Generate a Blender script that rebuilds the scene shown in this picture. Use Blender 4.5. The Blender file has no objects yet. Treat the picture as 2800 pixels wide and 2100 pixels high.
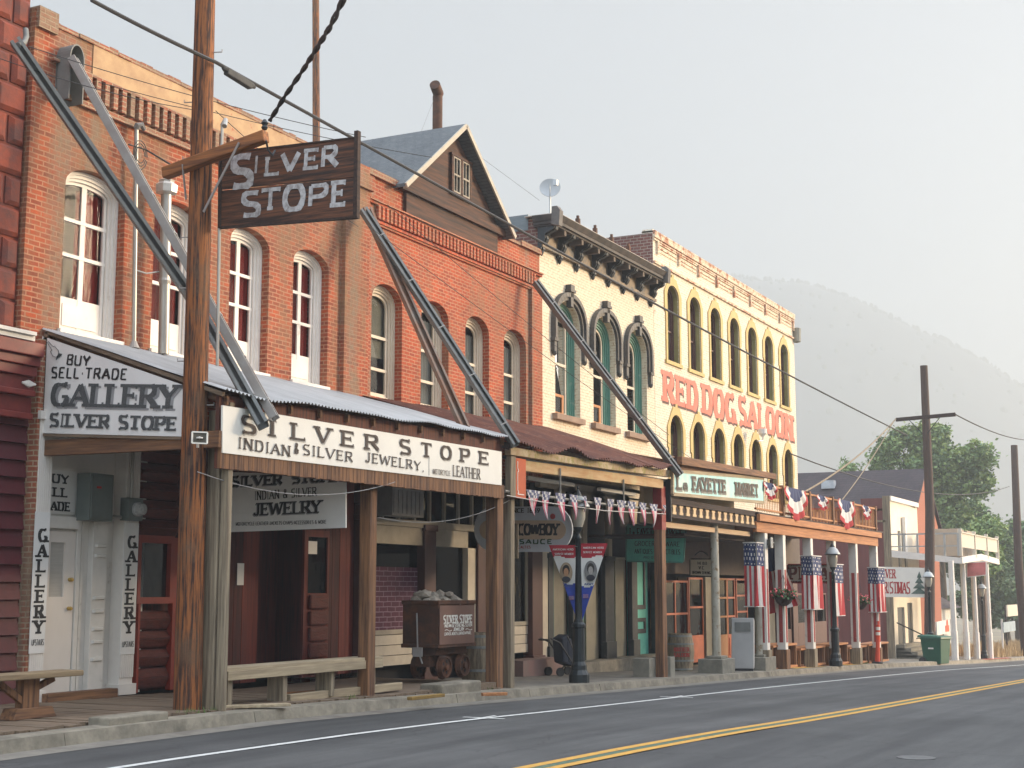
import bpy, bmesh, random
from math import *
from mathutils import Vector, Matrix
from mathutils.geometry import tessellate_polygon
from mathutils import noise as mnoise
R = random.Random(7)
sc = bpy.context.scene
COL = sc.collection
# ---------------------------------------------------------------- camera
EZ = 1.7
YAW, PITCH, FPX = radians(26.85), radians(8.14), 3950.0
cd = bpy.data.cameras.new("camera"); cam = bpy.data.objects.new("camera", cd); COL.objects.link(cam)
cd.sensor_width = 36; cd.lens = 36 * FPX / 2800; cd.clip_start = 0.1; cd.clip_end = 6000
cam.location = (0, 0, EZ)
FW = Vector((cos(PITCH) * cos(YAW), cos(PITCH) * sin(YAW), sin(PITCH)))
cam.rotation_euler = FW.to_track_quat('-Z', 'Y').to_euler()
sc.camera = cam
# ---------------------------------------------------------------- sky, sun, exposure
SUN_EL, SUN_PHI = radians(15), radians(50)     # PHI: clockwise from the street direction +X
w = bpy.data.worlds.new("World"); sc.world = w; w.use_nodes = True
nt = w.node_tree; bg = nt.nodes["Background"]
sky = nt.nodes.new("ShaderNodeTexSky"); sky.sky_type = 'NISHITA'; sky.sun_disc = False
sky.sun_elevation = SUN_EL; sky.sun_rotation = radians(90) + SUN_PHI
sky.air_density = 1.0; sky.dust_density = 7.0; sky.ozone_density = 1.0; sky.altitude = 1800
smoke = nt.nodes.new("ShaderNodeMixRGB"); smoke.inputs[0].default_value = 0.55
wn = nt.nodes.new("ShaderNodeTexNoise"); wn.inputs["Scale"].default_value = 1.6; wn.inputs["Detail"].default_value = 4
wr = nt.nodes.new("ShaderNodeValToRGB"); wr.color_ramp.elements[0].position = .3; wr.color_ramp.elements[1].position = .7
wr.color_ramp.elements[0].color = (2.14, 2.11, 1.99, 1); wr.color_ramp.elements[1].color = (2.42, 2.38, 2.24, 1)   # uneven smoke layer over the sky
nt.links.new(wn.outputs["Fac"], wr.inputs[0]); nt.links.new(wr.outputs[0], smoke.inputs[2])
nt.links.new(sky.outputs[0], smoke.inputs[1])
# a smoke-covered sky is two to three times brighter overhead than near the horizon (overcast sky law); boosted further as fill
gtc = nt.nodes.new("ShaderNodeTexCoord"); gsp = nt.nodes.new("ShaderNodeSeparateXYZ"); nt.links.new(gtc.outputs["Generated"], gsp.inputs[0])
gmr = nt.nodes.new("ShaderNodeMapRange"); gmr.inputs["From Min"].default_value = .42; gmr.inputs["From Max"].default_value = .8
gmr.inputs["To Min"].default_value = 1.0; gmr.inputs["To Max"].default_value = 7.0; nt.links.new(gsp.outputs[2], gmr.inputs["Value"])
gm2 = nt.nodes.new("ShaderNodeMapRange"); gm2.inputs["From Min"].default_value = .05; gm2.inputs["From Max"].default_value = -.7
gm2.inputs["To Min"].default_value = 1.0; gm2.inputs["To Max"].default_value = 2.3; nt.links.new(gsp.outputs[0], gm2.inputs["Value"])   # sky raised behind the camera, added fill for surfaces facing it
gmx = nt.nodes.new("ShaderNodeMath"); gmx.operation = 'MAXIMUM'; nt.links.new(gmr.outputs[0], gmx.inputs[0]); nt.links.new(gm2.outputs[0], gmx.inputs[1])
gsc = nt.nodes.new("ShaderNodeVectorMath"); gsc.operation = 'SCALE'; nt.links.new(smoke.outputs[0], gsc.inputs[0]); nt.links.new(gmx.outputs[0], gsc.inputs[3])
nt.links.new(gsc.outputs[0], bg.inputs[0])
bg.inputs[1].default_value = 0.15
sd = bpy.data.lights.new("sun", 'SUN'); sun = bpy.data.objects.new("sun", sd); COL.objects.link(sun)
sd.energy = 2.45; sd.angle = radians(14); sd.color = (1.0, 0.77, 0.52)
SD = Vector((cos(SUN_EL) * cos(SUN_PHI), -cos(SUN_EL) * sin(SUN_PHI), sin(SUN_EL)))
sun.rotation_euler = SD.to_track_quat('Z', 'Y').to_euler()
sc.view_settings.view_transform = 'Standard'; sc.view_settings.look = 'None'
sc.view_settings.gamma = 1; sc.view_settings.exposure = 0.74
try:
    sc.cycles.volume_bounces = 1; sc.cycles.max_bounces = 8
    sc.cycles.use_denoising = True
except Exception: pass
# ---------------------------------------------------------------- measuring helpers (photo pixel -> point on a real plane)
RT = Vector((sin(YAW), -cos(YAW), 0)); UP = RT.cross(FW)
def ray(px, py): return FW * FPX + RT * (px - 1400) + UP * (1050 - py)
def yv(px, py, y):
    d = ray(px, py); t = y / d.y; return Vector((d.x * t, y, d.z * t + EZ))
def xv(px, py, x):
    d = ray(px, py); t = x / d.x; return Vector((x, d.y * t, d.z * t + EZ))
def zv(px, py, z):
    d = ray(px, py); t = (z - EZ) / d.z; return Vector((d.x * t, d.y * t, z))
def X(px, py=1615, y=15.2): return yv(px, py, y).x
def Z(px, py, y=15.2): return yv(px, py, y).z
YF, YC = 15.2, 12.05
KN = [(-60, 1.72), (11, 1.72), (15, 1.69), (18, 1.76), (31, 2.11), (45, 2.50), (53, 2.74), (73, 3.45), (100, 4.3), (150, 5.3), (300, 6.5), (6000, 6.5)]
def _lin(x):
    for (a, ha), (b, hb) in zip(KN, KN[1:]):
        if x <= b: return ha + (hb - ha) * (x - a) / (b - a)
    return KN[-1][1]
def zr(x): return EZ - sum(_lin(x + k) for k in (-3, -1.5, 0, 1.5, 3)) / 5
def zs(x): return zr(x) + 0.17
# ---------------------------------------------------------------- object helpers
ORG = {}
def thing(name, label, cat, loc=(0, 0, 0), rz=0, group=None):
    o = bpy.data.objects.new(name, None); COL.objects.link(o)
    o.location = loc; o.rotation_euler = (0, 0, rz); o.empty_display_size = 0.2
    o['label'] = label; o['category'] = cat
    if group: o['group'] = group
    ORG[o.name] = Vector(loc)
    return o
def tag(o, label, cat=None, group=None, kind=None):
    if label: o['label'] = label
    if cat: o['category'] = cat
    if group: o['group'] = group
    if kind: o['kind'] = kind
    return o
class MB:
    def __init__(s): s.v = []; s.f = []; s.m = []; s.cm = 0; s.k = 0
    def face(s, pts):
        b = len(s.v); s.v += [tuple(p) for p in pts]; s.f.append(tuple(range(b, b + len(pts)))); s.m.append(s.cm)
    def hexa(s, p):      # 8 points: bottom 4 ccw, top 4 ccw
        b = len(s.v); s.v += [tuple(q) for q in p]
        for f in ((3, 2, 1, 0), (4, 5, 6, 7), (0, 1, 5, 4), (1, 2, 6, 5), (2, 3, 7, 6), (3, 0, 4, 7)):
            s.f.append(tuple(b + i for i in f)); s.m.append(s.cm)
    def box(s, x0, x1, y0, y1, z0, z1):
        s.hexa([(x0, y0, z0), (x1, y0, z0), (x1, y1, z0), (x0, y1, z0), (x0, y0, z1), (x1, y0, z1), (x1, y1, z1), (x0, y1, z1)])
    def bar(s, a, b, wx, wy, up=(0, 0, 1)):     # box beam from a to b
        a, b = Vector(a), Vector(b); d = (b - a).normalized(); u = Vector(up)
        if abs(d.dot(u)) > .99: u = Vector((1, 0, 0))
        sx = d.cross(u).normalized(); sy = sx.cross(d).normalized(); sx *= wx / 2; sy *= wy / 2
        s.hexa([a - sx - sy, a + sx - sy, a + sx + sy, a - sx + sy, b - sx - sy, b + sx - sy, b + sx + sy, b - sx + sy])
    def tube(s, pts, r, n=8, cap=True):
        pts = [Vector(p) for p in pts]; rs = r if isinstance(r, (list, tuple)) else [r] * len(pts)
        b = len(s.v); prev = None
        for i, p in enumerate(pts):
            d = (pts[min(i + 1, len(pts) - 1)] - pts[max(i - 1, 0)]).normalized()
            if prev is None:
                u = Vector((0, 0, 1)) if abs(d.z) < .9 else Vector((1, 0, 0)); prev = d.cross(u).normalized()
            sx = (prev - d * prev.dot(d)).normalized(); prev = sx; sy = d.cross(sx)
            for k in range(n):
                t = 2 * pi * k / n; q = p + (sx * cos(t) + sy * sin(t)) * rs[i]; s.v.append(tuple(q))
        for i in range(len(pts) - 1):
            for k in range(n):
                s.f.append((b + i * n + k, b + i * n + (k + 1) % n, b + (i + 1) * n + (k + 1) % n, b + (i + 1) * n + k)); s.m.append(s.cm)
        if cap:
            s.f.append(tuple(b + k for k in range(n))[::-1]); s.m.append(s.cm)
            s.f.append(tuple(b + (len(pts) - 1) * n + k for k in range(n))); s.m.append(s.cm)
    def lathe(s, c, prof, n=16, ax='z'):
        b = len(s.v); c = Vector(c)
        for r, h in prof:
            for k in range(n):
                t = 2 * pi * (k + .5) / n; p = (r * cos(t), r * sin(t), h)
                if ax == 'y': p = (p[0], p[2], p[1])
                if ax == 'x': p = (p[2], p[0], p[1])
                s.v.append(tuple(c + Vector(p)))
        for i in range(len(prof) - 1):
            for k in range(n):
                s.f.append((b + i * n + k, b + i * n + (k + 1) % n, b + (i + 1) * n + (k + 1) % n, b + (i + 1) * n + k)); s.m.append(s.cm)
        s.f.append(tuple(b + k for k in range(n))[::-1]); s.m.append(s.cm)
        s.f.append(tuple(b + (len(prof) - 1) * n + k for k in range(n))); s.m.append(s.cm)
    def poly(s, pts, ext):      # closed outline (3D points) extruded by ext vector
        e = Vector(ext); pts = [Vector(p) for p in pts]; n = len(pts)
        for off in (Vector((0, 0, 0)), e):
            for tr in tessellate_polygon([pts]): s.face([pts[i] + off for i in tr])
        for i in range(n): s.face([pts[i], pts[(i + 1) % n], pts[(i + 1) % n] + e, pts[i] + e])
    def sheet(s, fn, nu, nv, mf=None):
        b = len(s.v)
        for j in range(nv + 1):
            for i in range(nu + 1): s.v.append(tuple(fn(i / nu, j / nv)))
        for j in range(nv):
            for i in range(nu):
                a = b + j * (nu + 1) + i; s.f.append((a, a + 1, a + nu + 2, a + nu + 1)); s.m.append(mf((i + .5) / nu, (j + .5) / nv) if mf else s.cm)
    def xform(s, M, start=0):
        for i in range(start, len(s.v)): s.v[i] = tuple(M @ Vector(s.v[i]))
    def build(s, name, mats, parent=None, smooth=False, local=False, label=None, bevel=0):
        if not isinstance(mats, (list, tuple)): mats = [mats]
        me = bpy.data.meshes.new(name)
        org = ORG.get(parent.name, Vector((0, 0, 0))) if parent is not None else Vector((0, 0, 0))
        vv = s.v if (local or parent is None) else [(a - org.x, b - org.y, c - org.z) for a, b, c in s.v]
        me.from_pydata(vv, [], s.f)
        for m in mats: me.materials.append(m)
        me.polygons.foreach_set("material_index", s.m)
        bm = bmesh.new(); bm.from_mesh(me)
        bmesh.ops.recalc_face_normals(bm, faces=bm.faces)
        bm.to_mesh(me); bm.free()
        if smooth:
            me.polygons.foreach_set("use_smooth", [True] * len(me.polygons))
            try: me.set_sharp_from_angle(angle=radians(40))
            except Exception: pass
        o = bpy.data.objects.new(name, me); COL.objects.link(o)
        if parent is not None: o.parent = parent
        ORG[o.name] = org
        if bevel:
            bv = o.modifiers.new("bevel", 'BEVEL'); bv.width = bevel; bv.segments = 2; bv.limit_method = 'ANGLE'; bv.angle_limit = radians(50)
        if label: o['label'] = label
        return o
def copy_tree(o, parent=None):
    c = o.copy(); COL.objects.link(c)
    if parent is not None: c.parent = parent
    ORG[c.name] = ORG.get(o.name, Vector((0, 0, 0)))
    for ch in list(o.children): copy_tree(ch, c)
    return c
# ---------------------------------------------------------------- materials
def _n(nt, t, **k):
    n = nt.nodes.new("ShaderNode" + t)
    for a, b in k.items(): setattr(n, a, b)
    return n
def _base(name, rough, metal=0):
    m = bpy.data.materials.new(name); m.use_nodes = True; nt = m.node_tree; b = nt.nodes["Principled BSDF"]
    b.inputs["Roughness"].default_value = rough; b.inputs["Metallic"].default_value = metal
    return m, nt, b
def rgba(c): return (c[0], c[1], c[2], 1)
def _vec(nt, stretch):
    tc = _n(nt, "TexCoord"); oi = _n(nt, "ObjectInfo"); mp = _n(nt, "Mapping")
    ad = _n(nt, "VectorMath", operation='ADD'); ml = _n(nt, "VectorMath", operation='SCALE')
    cb = _n(nt, "CombineXYZ")
    for i in range(3): nt.links.new(oi.outputs["Random"], cb.inputs[i])
    nt.links.new(cb.outputs[0], ml.inputs[0]); ml.inputs[3].default_value = 37.0
    nt.links.new(tc.outputs["Object"], ad.inputs[0]); nt.links.new(ml.outputs[0], ad.inputs[1])
    nt.links.new(ad.outputs[0], mp.inputs[0]); mp.inputs["Scale"].default_value = stretch
    return mp.outputs[0]
def _noise(nt, v, sc_, det=5, rough=.6, dist=0):
    n = _n(nt, "TexNoise"); n.inputs["Scale"].default_value = sc_; n.inputs["Detail"].default_value = det
    n.inputs["Roughness"].default_value = rough; n.inputs["Distortion"].default_value = dist
    nt.links.new(v, n.inputs["Vector"]); return n.outputs["Fac"]
def _ramp(nt, f, a, b, ca=(0, 0, 0), cb=(1, 1, 1)):
    r = _n(nt, "ValToRGB"); e = r.color_ramp.elements; e[0].position = a; e[1].position = b
    e[0].color = rgba(ca); e[1].color = rgba(cb); nt.links.new(f, r.inputs[0]); return r.outputs[0]
def _mix(nt, f, a, b, bt='MIX'):
    n = _n(nt, "MixRGB", blend_type=bt)
    for i, q in enumerate((f, a, b)):
        if isinstance(q, (int, float)): n.inputs[i].default_value = q
        elif isinstance(q, tuple): n.inputs[i].default_value = rgba(q)
        else: nt.links.new(q, n.inputs[i])
    return n.outputs[0]
def _bump(nt, b, f, st, dist=.01):
    n = _n(nt, "Bump"); n.inputs["Strength"].default_value = st; n.inputs["Distance"].default_value = dist
    nt.links.new(f, n.inputs["Height"]); nt.links.new(n.outputs[0], b.inputs["Normal"])
def M(name, c1, c2=None, scale=4, stretch=(1, 1, 1), rough=.8, metal=0, bump=.25, lo=.35, hi=.65, c3=None, s3=1.2, lo3=.5, hi3=.7, dist=.01):
    m, nt, b = _base(name, rough, metal); v = _vec(nt, stretch)
    c2 = c2 or tuple(q * .72 for q in c1)
    f = _noise(nt, v, scale, 7, .65)
    col = _ramp(nt, f, lo, hi, c1, c2)
    if c3:
        v2 = _vec(nt, (1, 1, 1)); g = _noise(nt, v2, s3, 8, .7); g = _ramp(nt, g, lo3, hi3)
        col = _mix(nt, g, col, c3)
    nt.links.new(col, b.inputs["Base Color"])
    if bump: _bump(nt, b, f, bump, dist)
    return m
def brickmat(name, c1, c2, mortar, bw=.215, bh=.075, ms=.012, stain=None, sl=.5, sh=.72, ss=.7, bump=.6, paint=None, pl=.5, ph=.62, streaks=()):
    m, nt, b = _base(name, .88); tc = _n(nt, "TexCoord"); sp = _n(nt, "SeparateXYZ")
    nt.links.new(tc.outputs["Object"], sp.inputs[0])
    a = _n(nt, "Math", operation='ADD'); nt.links.new(sp.outputs[0], a.inputs[0]); nt.links.new(sp.outputs[1], a.inputs[1])
    cb = _n(nt, "CombineXYZ"); nt.links.new(a.outputs[0], cb.inputs[0]); nt.links.new(sp.outputs[2], cb.inputs[1])
    wob = _n(nt, "TexNoise"); wob.inputs["Scale"].default_value = 3.0; wob.inputs["Detail"].default_value = 4; nt.links.new(tc.outputs["Object"], wob.inputs["Vector"])
    wm = _n(nt, "VectorMath", operation='SCALE'); wm.inputs[3].default_value = .030; nt.links.new(wob.outputs["Color"], wm.inputs[0])
    va = _n(nt, "VectorMath", operation='ADD'); nt.links.new(cb.outputs[0], va.inputs[0]); nt.links.new(wm.outputs[0], va.inputs[1])
    br = _n(nt, "TexBrick"); br.inputs["Scale"].default_value = 1; br.inputs["Brick Width"].default_value = bw; br.inputs["Row Height"].default_value = bh
    br.inputs["Mortar Size"].default_value = ms; br.inputs["Mortar Smooth"].default_value = .3; br.inputs["Bias"].default_value = 0
    br.inputs["Color1"].default_value = rgba(c1); br.inputs["Color2"].default_value = rgba(c2); br.inputs["Mortar"].default_value = rgba(mortar)
    nt.links.new(va.outputs[0], br.inputs["Vector"])
    v = tc.outputs["Object"]; col = br.outputs["Color"]
    f1 = _noise(nt, v, 9, 6, .7); col = _mix(nt, .55, col, _ramp(nt, f1, .3, .7, (.62, .62, .62), (1.25, 1.2, 1.2)), 'MULTIPLY')
    f2 = _noise(nt, v, .9, 5, .6); col = _mix(nt, .8, col, _ramp(nt, f2, .3, .7, (.78, .78, .8), (1.15, 1.12, 1.1)), 'MULTIPLY')
    if paint:   # paint film over the brick, peeled where the mask falls
        f4 = _noise(nt, v, 3.1, 9, .75); mk = _ramp(nt, f4, pl, ph)
        pc = _mix(nt, _ramp(nt, _noise(nt, v, 5, 6, .7), .3, .8), paint, tuple(q * .8 for q in paint))
        pc = _mix(nt, _mix(nt, 1.0, br.outputs["Fac"], _ramp(nt, f1, .42, .6), 'MULTIPLY'), pc, (paint[0] * .62, paint[1] * .45, paint[2] * .35))
        col = _mix(nt, mk, pc, col)
    if stain:
        mp = _n(nt, "Mapping"); mp.inputs["Scale"].default_value = (1.5, 1.5, .4); nt.links.new(v, mp.inputs[0])
        f3 = _noise(nt, mp.outputs[0], ss, 9, .72); f3 = _ramp(nt, f3, sl, sh)
        st = _mix(nt, _ramp(nt, f1, .35, .65), stain, tuple(q * .6 for q in stain)); f3b = _mix(nt, 1.0, f3, (.75, .75, .75), 'MULTIPLY')
        col = _mix(nt, f3b, col, st)
    for (x0, w_) in streaks:      # water stains running down the wall at fixed places
        fz_ = _noise(nt, v, 1.3, 6, .7); a1 = _n(nt, "Math", operation='MULTIPLY_ADD'); nt.links.new(fz_, a1.inputs[0]); a1.inputs[1].default_value = .8; a1.inputs[2].default_value = -.4 - x0
        a2 = _n(nt, "Math", operation='ADD'); nt.links.new(a1.outputs[0], a2.inputs[0]); nt.links.new(sp.outputs[0], a2.inputs[1]); a3 = _n(nt, "Math", operation='ABSOLUTE'); nt.links.new(a2.outputs[0], a3.inputs[0])
        mk = _ramp(nt, a3.outputs[0], w_ * .3, w_ * 1.3, (.75, .75, .75), (0, 0, 0)); mk = _mix(nt, 1.0, mk, _ramp(nt, f1, .3, .6), 'MULTIPLY')
        col = _mix(nt, mk, col, (.20, .165, .115))
    nt.links.new(col, b.inputs["Base Color"])
    inv = _n(nt, "Math", operation='SUBTRACT'); inv.inputs[0].default_value = 1; nt.links.new(br.outputs["Fac"], inv.inputs[1])
    ad = _n(nt, "Math", operation='MULTIPLY_ADD'); nt.links.new(f1, ad.inputs[0]); ad.inputs[1].default_value = .9; nt.links.new(inv.outputs[0], ad.inputs[2])
    _bump(nt, b, ad.outputs[0], bump, .012)
    return m
def wood(name, c1, c2, axis='z', rough=.8, scale=3, bump=.35, c3=None, lo=.35, hi=.62, **k):
    st = {'x': (.35, 7, 7), 'y': (7, .35, 7), 'z': (7, 7, .35)}[axis]
    return M(name, c1, c2, scale, st, rough, 0, bump, lo, hi, c3, **k)
def glassmat(name, tint=(.8, .85, .85), refl=.25):
    m = bpy.data.materials.new(name); m.use_nodes = True; nt = m.node_tree; nt.nodes.clear()
    o = _n(nt, "OutputMaterial"); g = _n(nt, "BsdfGlossy"); g.inputs["Roughness"].default_value = .03; t = _n(nt, "BsdfTransparent")
    t.inputs[0].default_value = rgba(tint); fr = _n(nt, "LayerWeight"); fr.inputs[0].default_value = refl
    nz = _n(nt, "TexNoise"); nz.inputs["Scale"].default_value = 2.5; bp_ = _n(nt, "Bump"); bp_.inputs["Strength"].default_value = .25; bp_.inputs["Distance"].default_value = .02; nt.links.new(nz.outputs["Fac"], bp_.inputs["Height"]); nt.links.new(bp_.outputs[0], g.inputs["Normal"])
    mx = _n(nt, "MixShader"); nt.links.new(fr.outputs["Fresnel"], mx.inputs[0]); nt.links.new(t.outputs[0], mx.inputs[1]); nt.links.new(g.outputs[0], mx.inputs[2])
    nt.links.new(mx.outputs[0], o.inputs[0]); return m
def emis(name, c, s):
    m, nt, b = _base(name, .6); b.inputs["Base Color"].default_value = rgba(c); b.inputs["Emission Color"].default_value = rgba(c); b.inputs["Emission Strength"].default_value = s; return m
BRICK = brickmat("red_brick", (.40, .078, .024), (.20, .045, .020), (.40, .20, .115), stain=(.25, .165, .09), sl=.44, sh=.60, ss=.75, streaks=((-3.6, .30), (4.05, .22), (-2.0, .14), (-3.0, .12)))
BRICK_W = brickmat("weathered_brick", (.36, .10, .045), (.26, .08, .045), (.42, .31, .2), stain=(.27, .20, .13), sl=.40, sh=.58, ss=1.3)
BRICK2 = brickmat("red_brick_second", (.42, .075, .022), (.27, .050, .020), (.42, .21, .12), stain=(.26, .15, .08), sl=.50, sh=.68, ss=.8, streaks=((3.35, .16), (-3.6, .12)))
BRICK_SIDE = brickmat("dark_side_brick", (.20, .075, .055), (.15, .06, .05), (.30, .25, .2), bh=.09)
CREAM = brickmat("cream_painted_brick", (.42, .16, .1), (.38, .13, .08), (.5, .38, .25), paint=(.72, .64, .49), pl=.66, ph=.72, bump=.35)
CREAM2 = brickmat("pale_painted_brick", (.42, .16, .1), (.38, .13, .08), (.5, .38, .25), paint=(.75, .68, .54), pl=.60, ph=.66, bump=.4)
CREAM3 = brickmat("peeling_painted_brick", (.42, .15, .09), (.36, .12, .07), (.45, .3, .18), paint=(.74, .62, .46), pl=.5, ph=.56, bump=.5)
PLASTER = M("old_plaster", (.48, .32, .17), (.36, .22, .12), 3, c3=(.38, .12, .06), s3=2, lo3=.6, hi3=.66, bump=.5)
TERRA = M("rust_red_stone", (.25, .045, .018), (.15, .03, .018), 3, c3=(.09, .03, .025), s3=2.2, lo3=.42, hi3=.62, bump=.7, dist=.03)
MAROON = M("maroon_paint", (.10, .016, .02), (.075, .013, .017), 6, (1, 1, 1), .6, bump=.12)
WHITE = M("white_paint", (.74, .70, .64), (.66, .62, .57), 3, rough=.55, bump=.08, c3=(.45, .40, .34), s3=3.5, lo3=.62, hi3=.75)
WHITE_G = M("greyed_white_paint", (.70, .67, .62), (.62, .60, .55), 3, rough=.6, bump=.1, c3=(.3, .26, .22), s3=3, lo3=.6, hi3=.75)
CREAMP = M("cream_paint", (.62, .55, .43), (.54, .47, .37), 4, rough=.6, bump=.1)
BEIGE = M("beige_paint", (.27, .245, .18), (.22, .20, .15), 3, rough=.6, bump=.08)
GREEN = M("faded_green_paint", (.10, .26, .20), (.07, .20, .16), 4, (4, 4, .6), .6, bump=.2, c3=(.26, .33, .27), s3=4, lo3=.62, hi3=.7)
GREEN_DK = M("dark_trim_paint", (.016, .022, .026), (.03, .035, .038), 5, rough=.55, bump=.15, c3=(.09, .085, .08), s3=5, lo3=.6, hi3=.7)
TEAL = M("teal_paint", (.15, .60, .50), (.12, .50, .42), 4, rough=.6, bump=.08)
BROWNP = M("brown_paint", (.085, .028, .022), (.065, .022, .018), 4, rough=.55, bump=.1)
REDP = M("red_paint", (.42, .05, .02), (.32, .04, .02), 4, rough=.55, bump=.1)
DKREDW = wood("dark_red_boards", (.085, .009, .006), (.035, .005, .004), 'z', .75)
DKREDW2 = wood("red_boards", (.18, .022, .011), (.09, .012, .008), 'z', .7)
REDLOG = M("red_stained_log", (.13, .022, .014), (.07, .014, .01), 6, (1, 4, 4), .7, bump=.7, dist=.03)
POLEW = wood("pole_wood", (.27, .092, .022), (.035, .014, .008), 'z', .8, 4.2, .7, c3=(.13, .07, .035), s3=1.6, lo=.44, hi=.56)
ARMW = wood("arm_wood", (.34, .13, .035), (.13, .05, .02), 'y', .75, 3, .4)
FARW = wood("far_pole_wood", (.085, .05, .035), (.05, .032, .025), "z", .85, 3, .3)
GREYW = wood("grey_wood", (.32, .26, .175), (.14, .11, .075), 'z', .85, 3, .4)
GREYWX = wood("grey_wood_long", (.46, .37, .24), (.28, .22, .14), 'x', .85, 3, .35)
GREYWY = wood("grey_wood_cross", (.22, .155, .10), (.12, .085, .055), 'y', .85, 3, .4)
BRNW = wood("brown_wood", (.27, .13, .055), (.085, .042, .024), 'z', .8, 3, .4)
BRNWX = wood("brown_wood_long", (.26, .125, .055), (.10, .048, .025), 'x', .8, 3, .4)
BRNWY = wood("brown_wood_cross", (.22, .105, .045), (.09, .043, .023), 'y', .8, 3, .4)
ORW = wood("orange_wood", (.50, .23, .09), (.34, .15, .06), 'z', .75, 3, .2)
ORWX = wood("orange_wood_long", (.50, .22, .085), (.32, .13, .05), 'x', .75, 3, .25)
DARKW = wood("dark_wood", (.055, .03, .02), (.022, .013, .01), 'x', .85)
SIGNW = wood("burnt_wood", (.15, .055, .022), (.022, .010, .006), 'y', .75, 3.6, .5, lo=.38, hi=.6)
GABLEW = wood("gable_wood", (.10, .036, .015), (.022, .010, .007), 'x', .8, 2.4, .5)
SHINGLE = brickmat("slate_shingles", (.105, .12, .125), (.13, .145, .15), (.06, .07, .075), .22, .055, .006)
SHINGLE_B = brickmat("brown_shingles", (.065, .05, .055), (.05, .04, .045), (.035, .03, .03), .3, .14, .01)
GALV = M("galvanised_metal", (.40, .41, .41), (.52, .53, .52), 3, (1, 1, 1), .45, .55, .1, c3=(.30, .27, .24), s3=1.5, lo3=.55, hi3=.75)
GALVD = M("grey_channel_metal", (.14, .145, .14), (.19, .195, .185), 3, rough=.65, metal=0, bump=.1, c3=(.15, .10, .07), s3=1.6, lo3=.58, hi3=.72)
GALVR = M("rusty_channel_metal", (.17, .15, .13), (.20, .09, .045), 2.2, rough=.65, metal=.2, bump=.2)
GALVL = M("bright_channel_metal", (.34, .33, .31), (.27, .24, .22), 2.5, rough=.6, metal=0, bump=.08)
RUSTR = M("rusted_roof_metal", (.17, .062, .035), (.10, .042, .03), 1.6, rough=.85, bump=.3, c3=(.26, .13, .08), s3=5, lo3=.55, hi3=.7)
RUST = M("rusted_iron", (.10, .042, .022), (.055, .028, .018), 4, rough=.8, metal=.2, bump=.4, c3=(.16, .06, .025), s3=3)
IRON = M("black_iron", (.018, .024, .027), (.026, .032, .035), 6, rough=.45, metal=.3, bump=.08)
PIPE = M("pipe_metal", (.42, .40, .36), (.33, .31, .28), 3, (3, 3, .6), .4, .6, .08)
CONC = M("concrete", (.30, .265, .20), (.21, .185, .14), 5, rough=.9, bump=.5, c3=(.12, .105, .08), s3=2.2, lo3=.42, hi3=.7)
CONC2 = M("grey_concrete", (.25, .235, .19), (.17, .16, .13), 4, rough=.9, bump=.3)
BLACK = M("black_letter_paint", (.014, .014, .015), (.022, .022, .022), 8, rough=.6, bump=0)
GREYL = M("grey_shadow_paint", (.25, .25, .25), (.3, .3, .3), 8, rough=.7, bump=0)
DGREYL = M("worn_black_paint", (.045, .05, .05), (.10, .105, .105), 8, (8, 8, 8), .7, bump=0)
CHALK = M("faded_white_paint", (.50, .50, .50), (.22, .2, .19), 14, (1, 1, 1), .8, bump=0, lo=.42, hi=.68)
SIGNWH = M("white_sign_board", (.80, .78, .70), (.74, .72, .65), 2, rough=.5, bump=.05)
SIGNGR = M("aged_sign_board", (.76, .75, .72), (.70, .69, .66), 2, rough=.55, bump=.05)
REDL = M("red_letter_paint", (.62, .13, .08), (.52, .11, .07), 5, rough=.6, bump=0)
REDL2 = M("deep_red_paint", (.45, .03, .025), (.36, .03, .025), 5, rough=.6, bump=0)
MUST = M("mustard_paint", (.54, .40, .15), (.44, .32, .12), 4, rough=.7, bump=.15, c3=(.60, .48, .3), s3=4, lo3=.62, hi3=.7)
OLIVE = M("olive_paint", (.26, .23, .085), (.2, .18, .07), 4, rough=.7, bump=.1)
FRED = M("flag_red", (.42, .03, .035), (.36, .025, .03), 6, rough=.85, bump=.05)
FWHITE = M("flag_white", (.62, .60, .57), (.55, .53, .5), 6, rough=.85, bump=.05)
FBLUE = M("flag_blue", (.022, .035, .10), (.03, .045, .12), 6, rough=.85, bump=.05)
FPINK = M("faded_flag_red", (.52, .14, .18), (.46, .12, .16), 6, rough=.85, bump=.05)
FNAVY = M("faded_flag_blue", (.09, .10, .17), (.13, .13, .2), 6, rough=.85, bump=.05)
CURT = M("red_curtain", (.40, .022, .012), (.20, .012, .009), 3, (9, 9, .4), .9, bump=.2)
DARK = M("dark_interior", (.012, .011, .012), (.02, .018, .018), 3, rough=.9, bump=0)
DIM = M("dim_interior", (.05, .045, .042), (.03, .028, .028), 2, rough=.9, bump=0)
SHADE = M("window_blind", (.40, .38, .34), (.46, .44, .40), 2, (1, 1, 20), .8, bump=.05)
CURTW = M("pale_curtain", (.28, .25, .22), (.36, .33, .29), 3, (9, 9, .4), .9, bump=.2)
GLASS = glassmat("window_glass", refl=.10)
GLASS_D = glassmat("dark_window_glass", (.55, .58, .6), .22)
ROCK = M("ore_rock", (.32, .28, .22), (.16, .13, .11), 5, rough=.9, bump=.6)
GOLD = M("brass", (.55, .38, .12), (.5, .34, .1), 5, rough=.35, metal=.8, bump=0)
PANELG = M("grey_green_enamel", (.13, .15, .135), (.11, .13, .12), 4, rough=.5, bump=.05)
PURPLE = brickmat("purple_brick_print", (.12, .04, .07), (.10, .035, .06), (.28, .2, .25), .3, .1, .01, bump=0)
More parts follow.
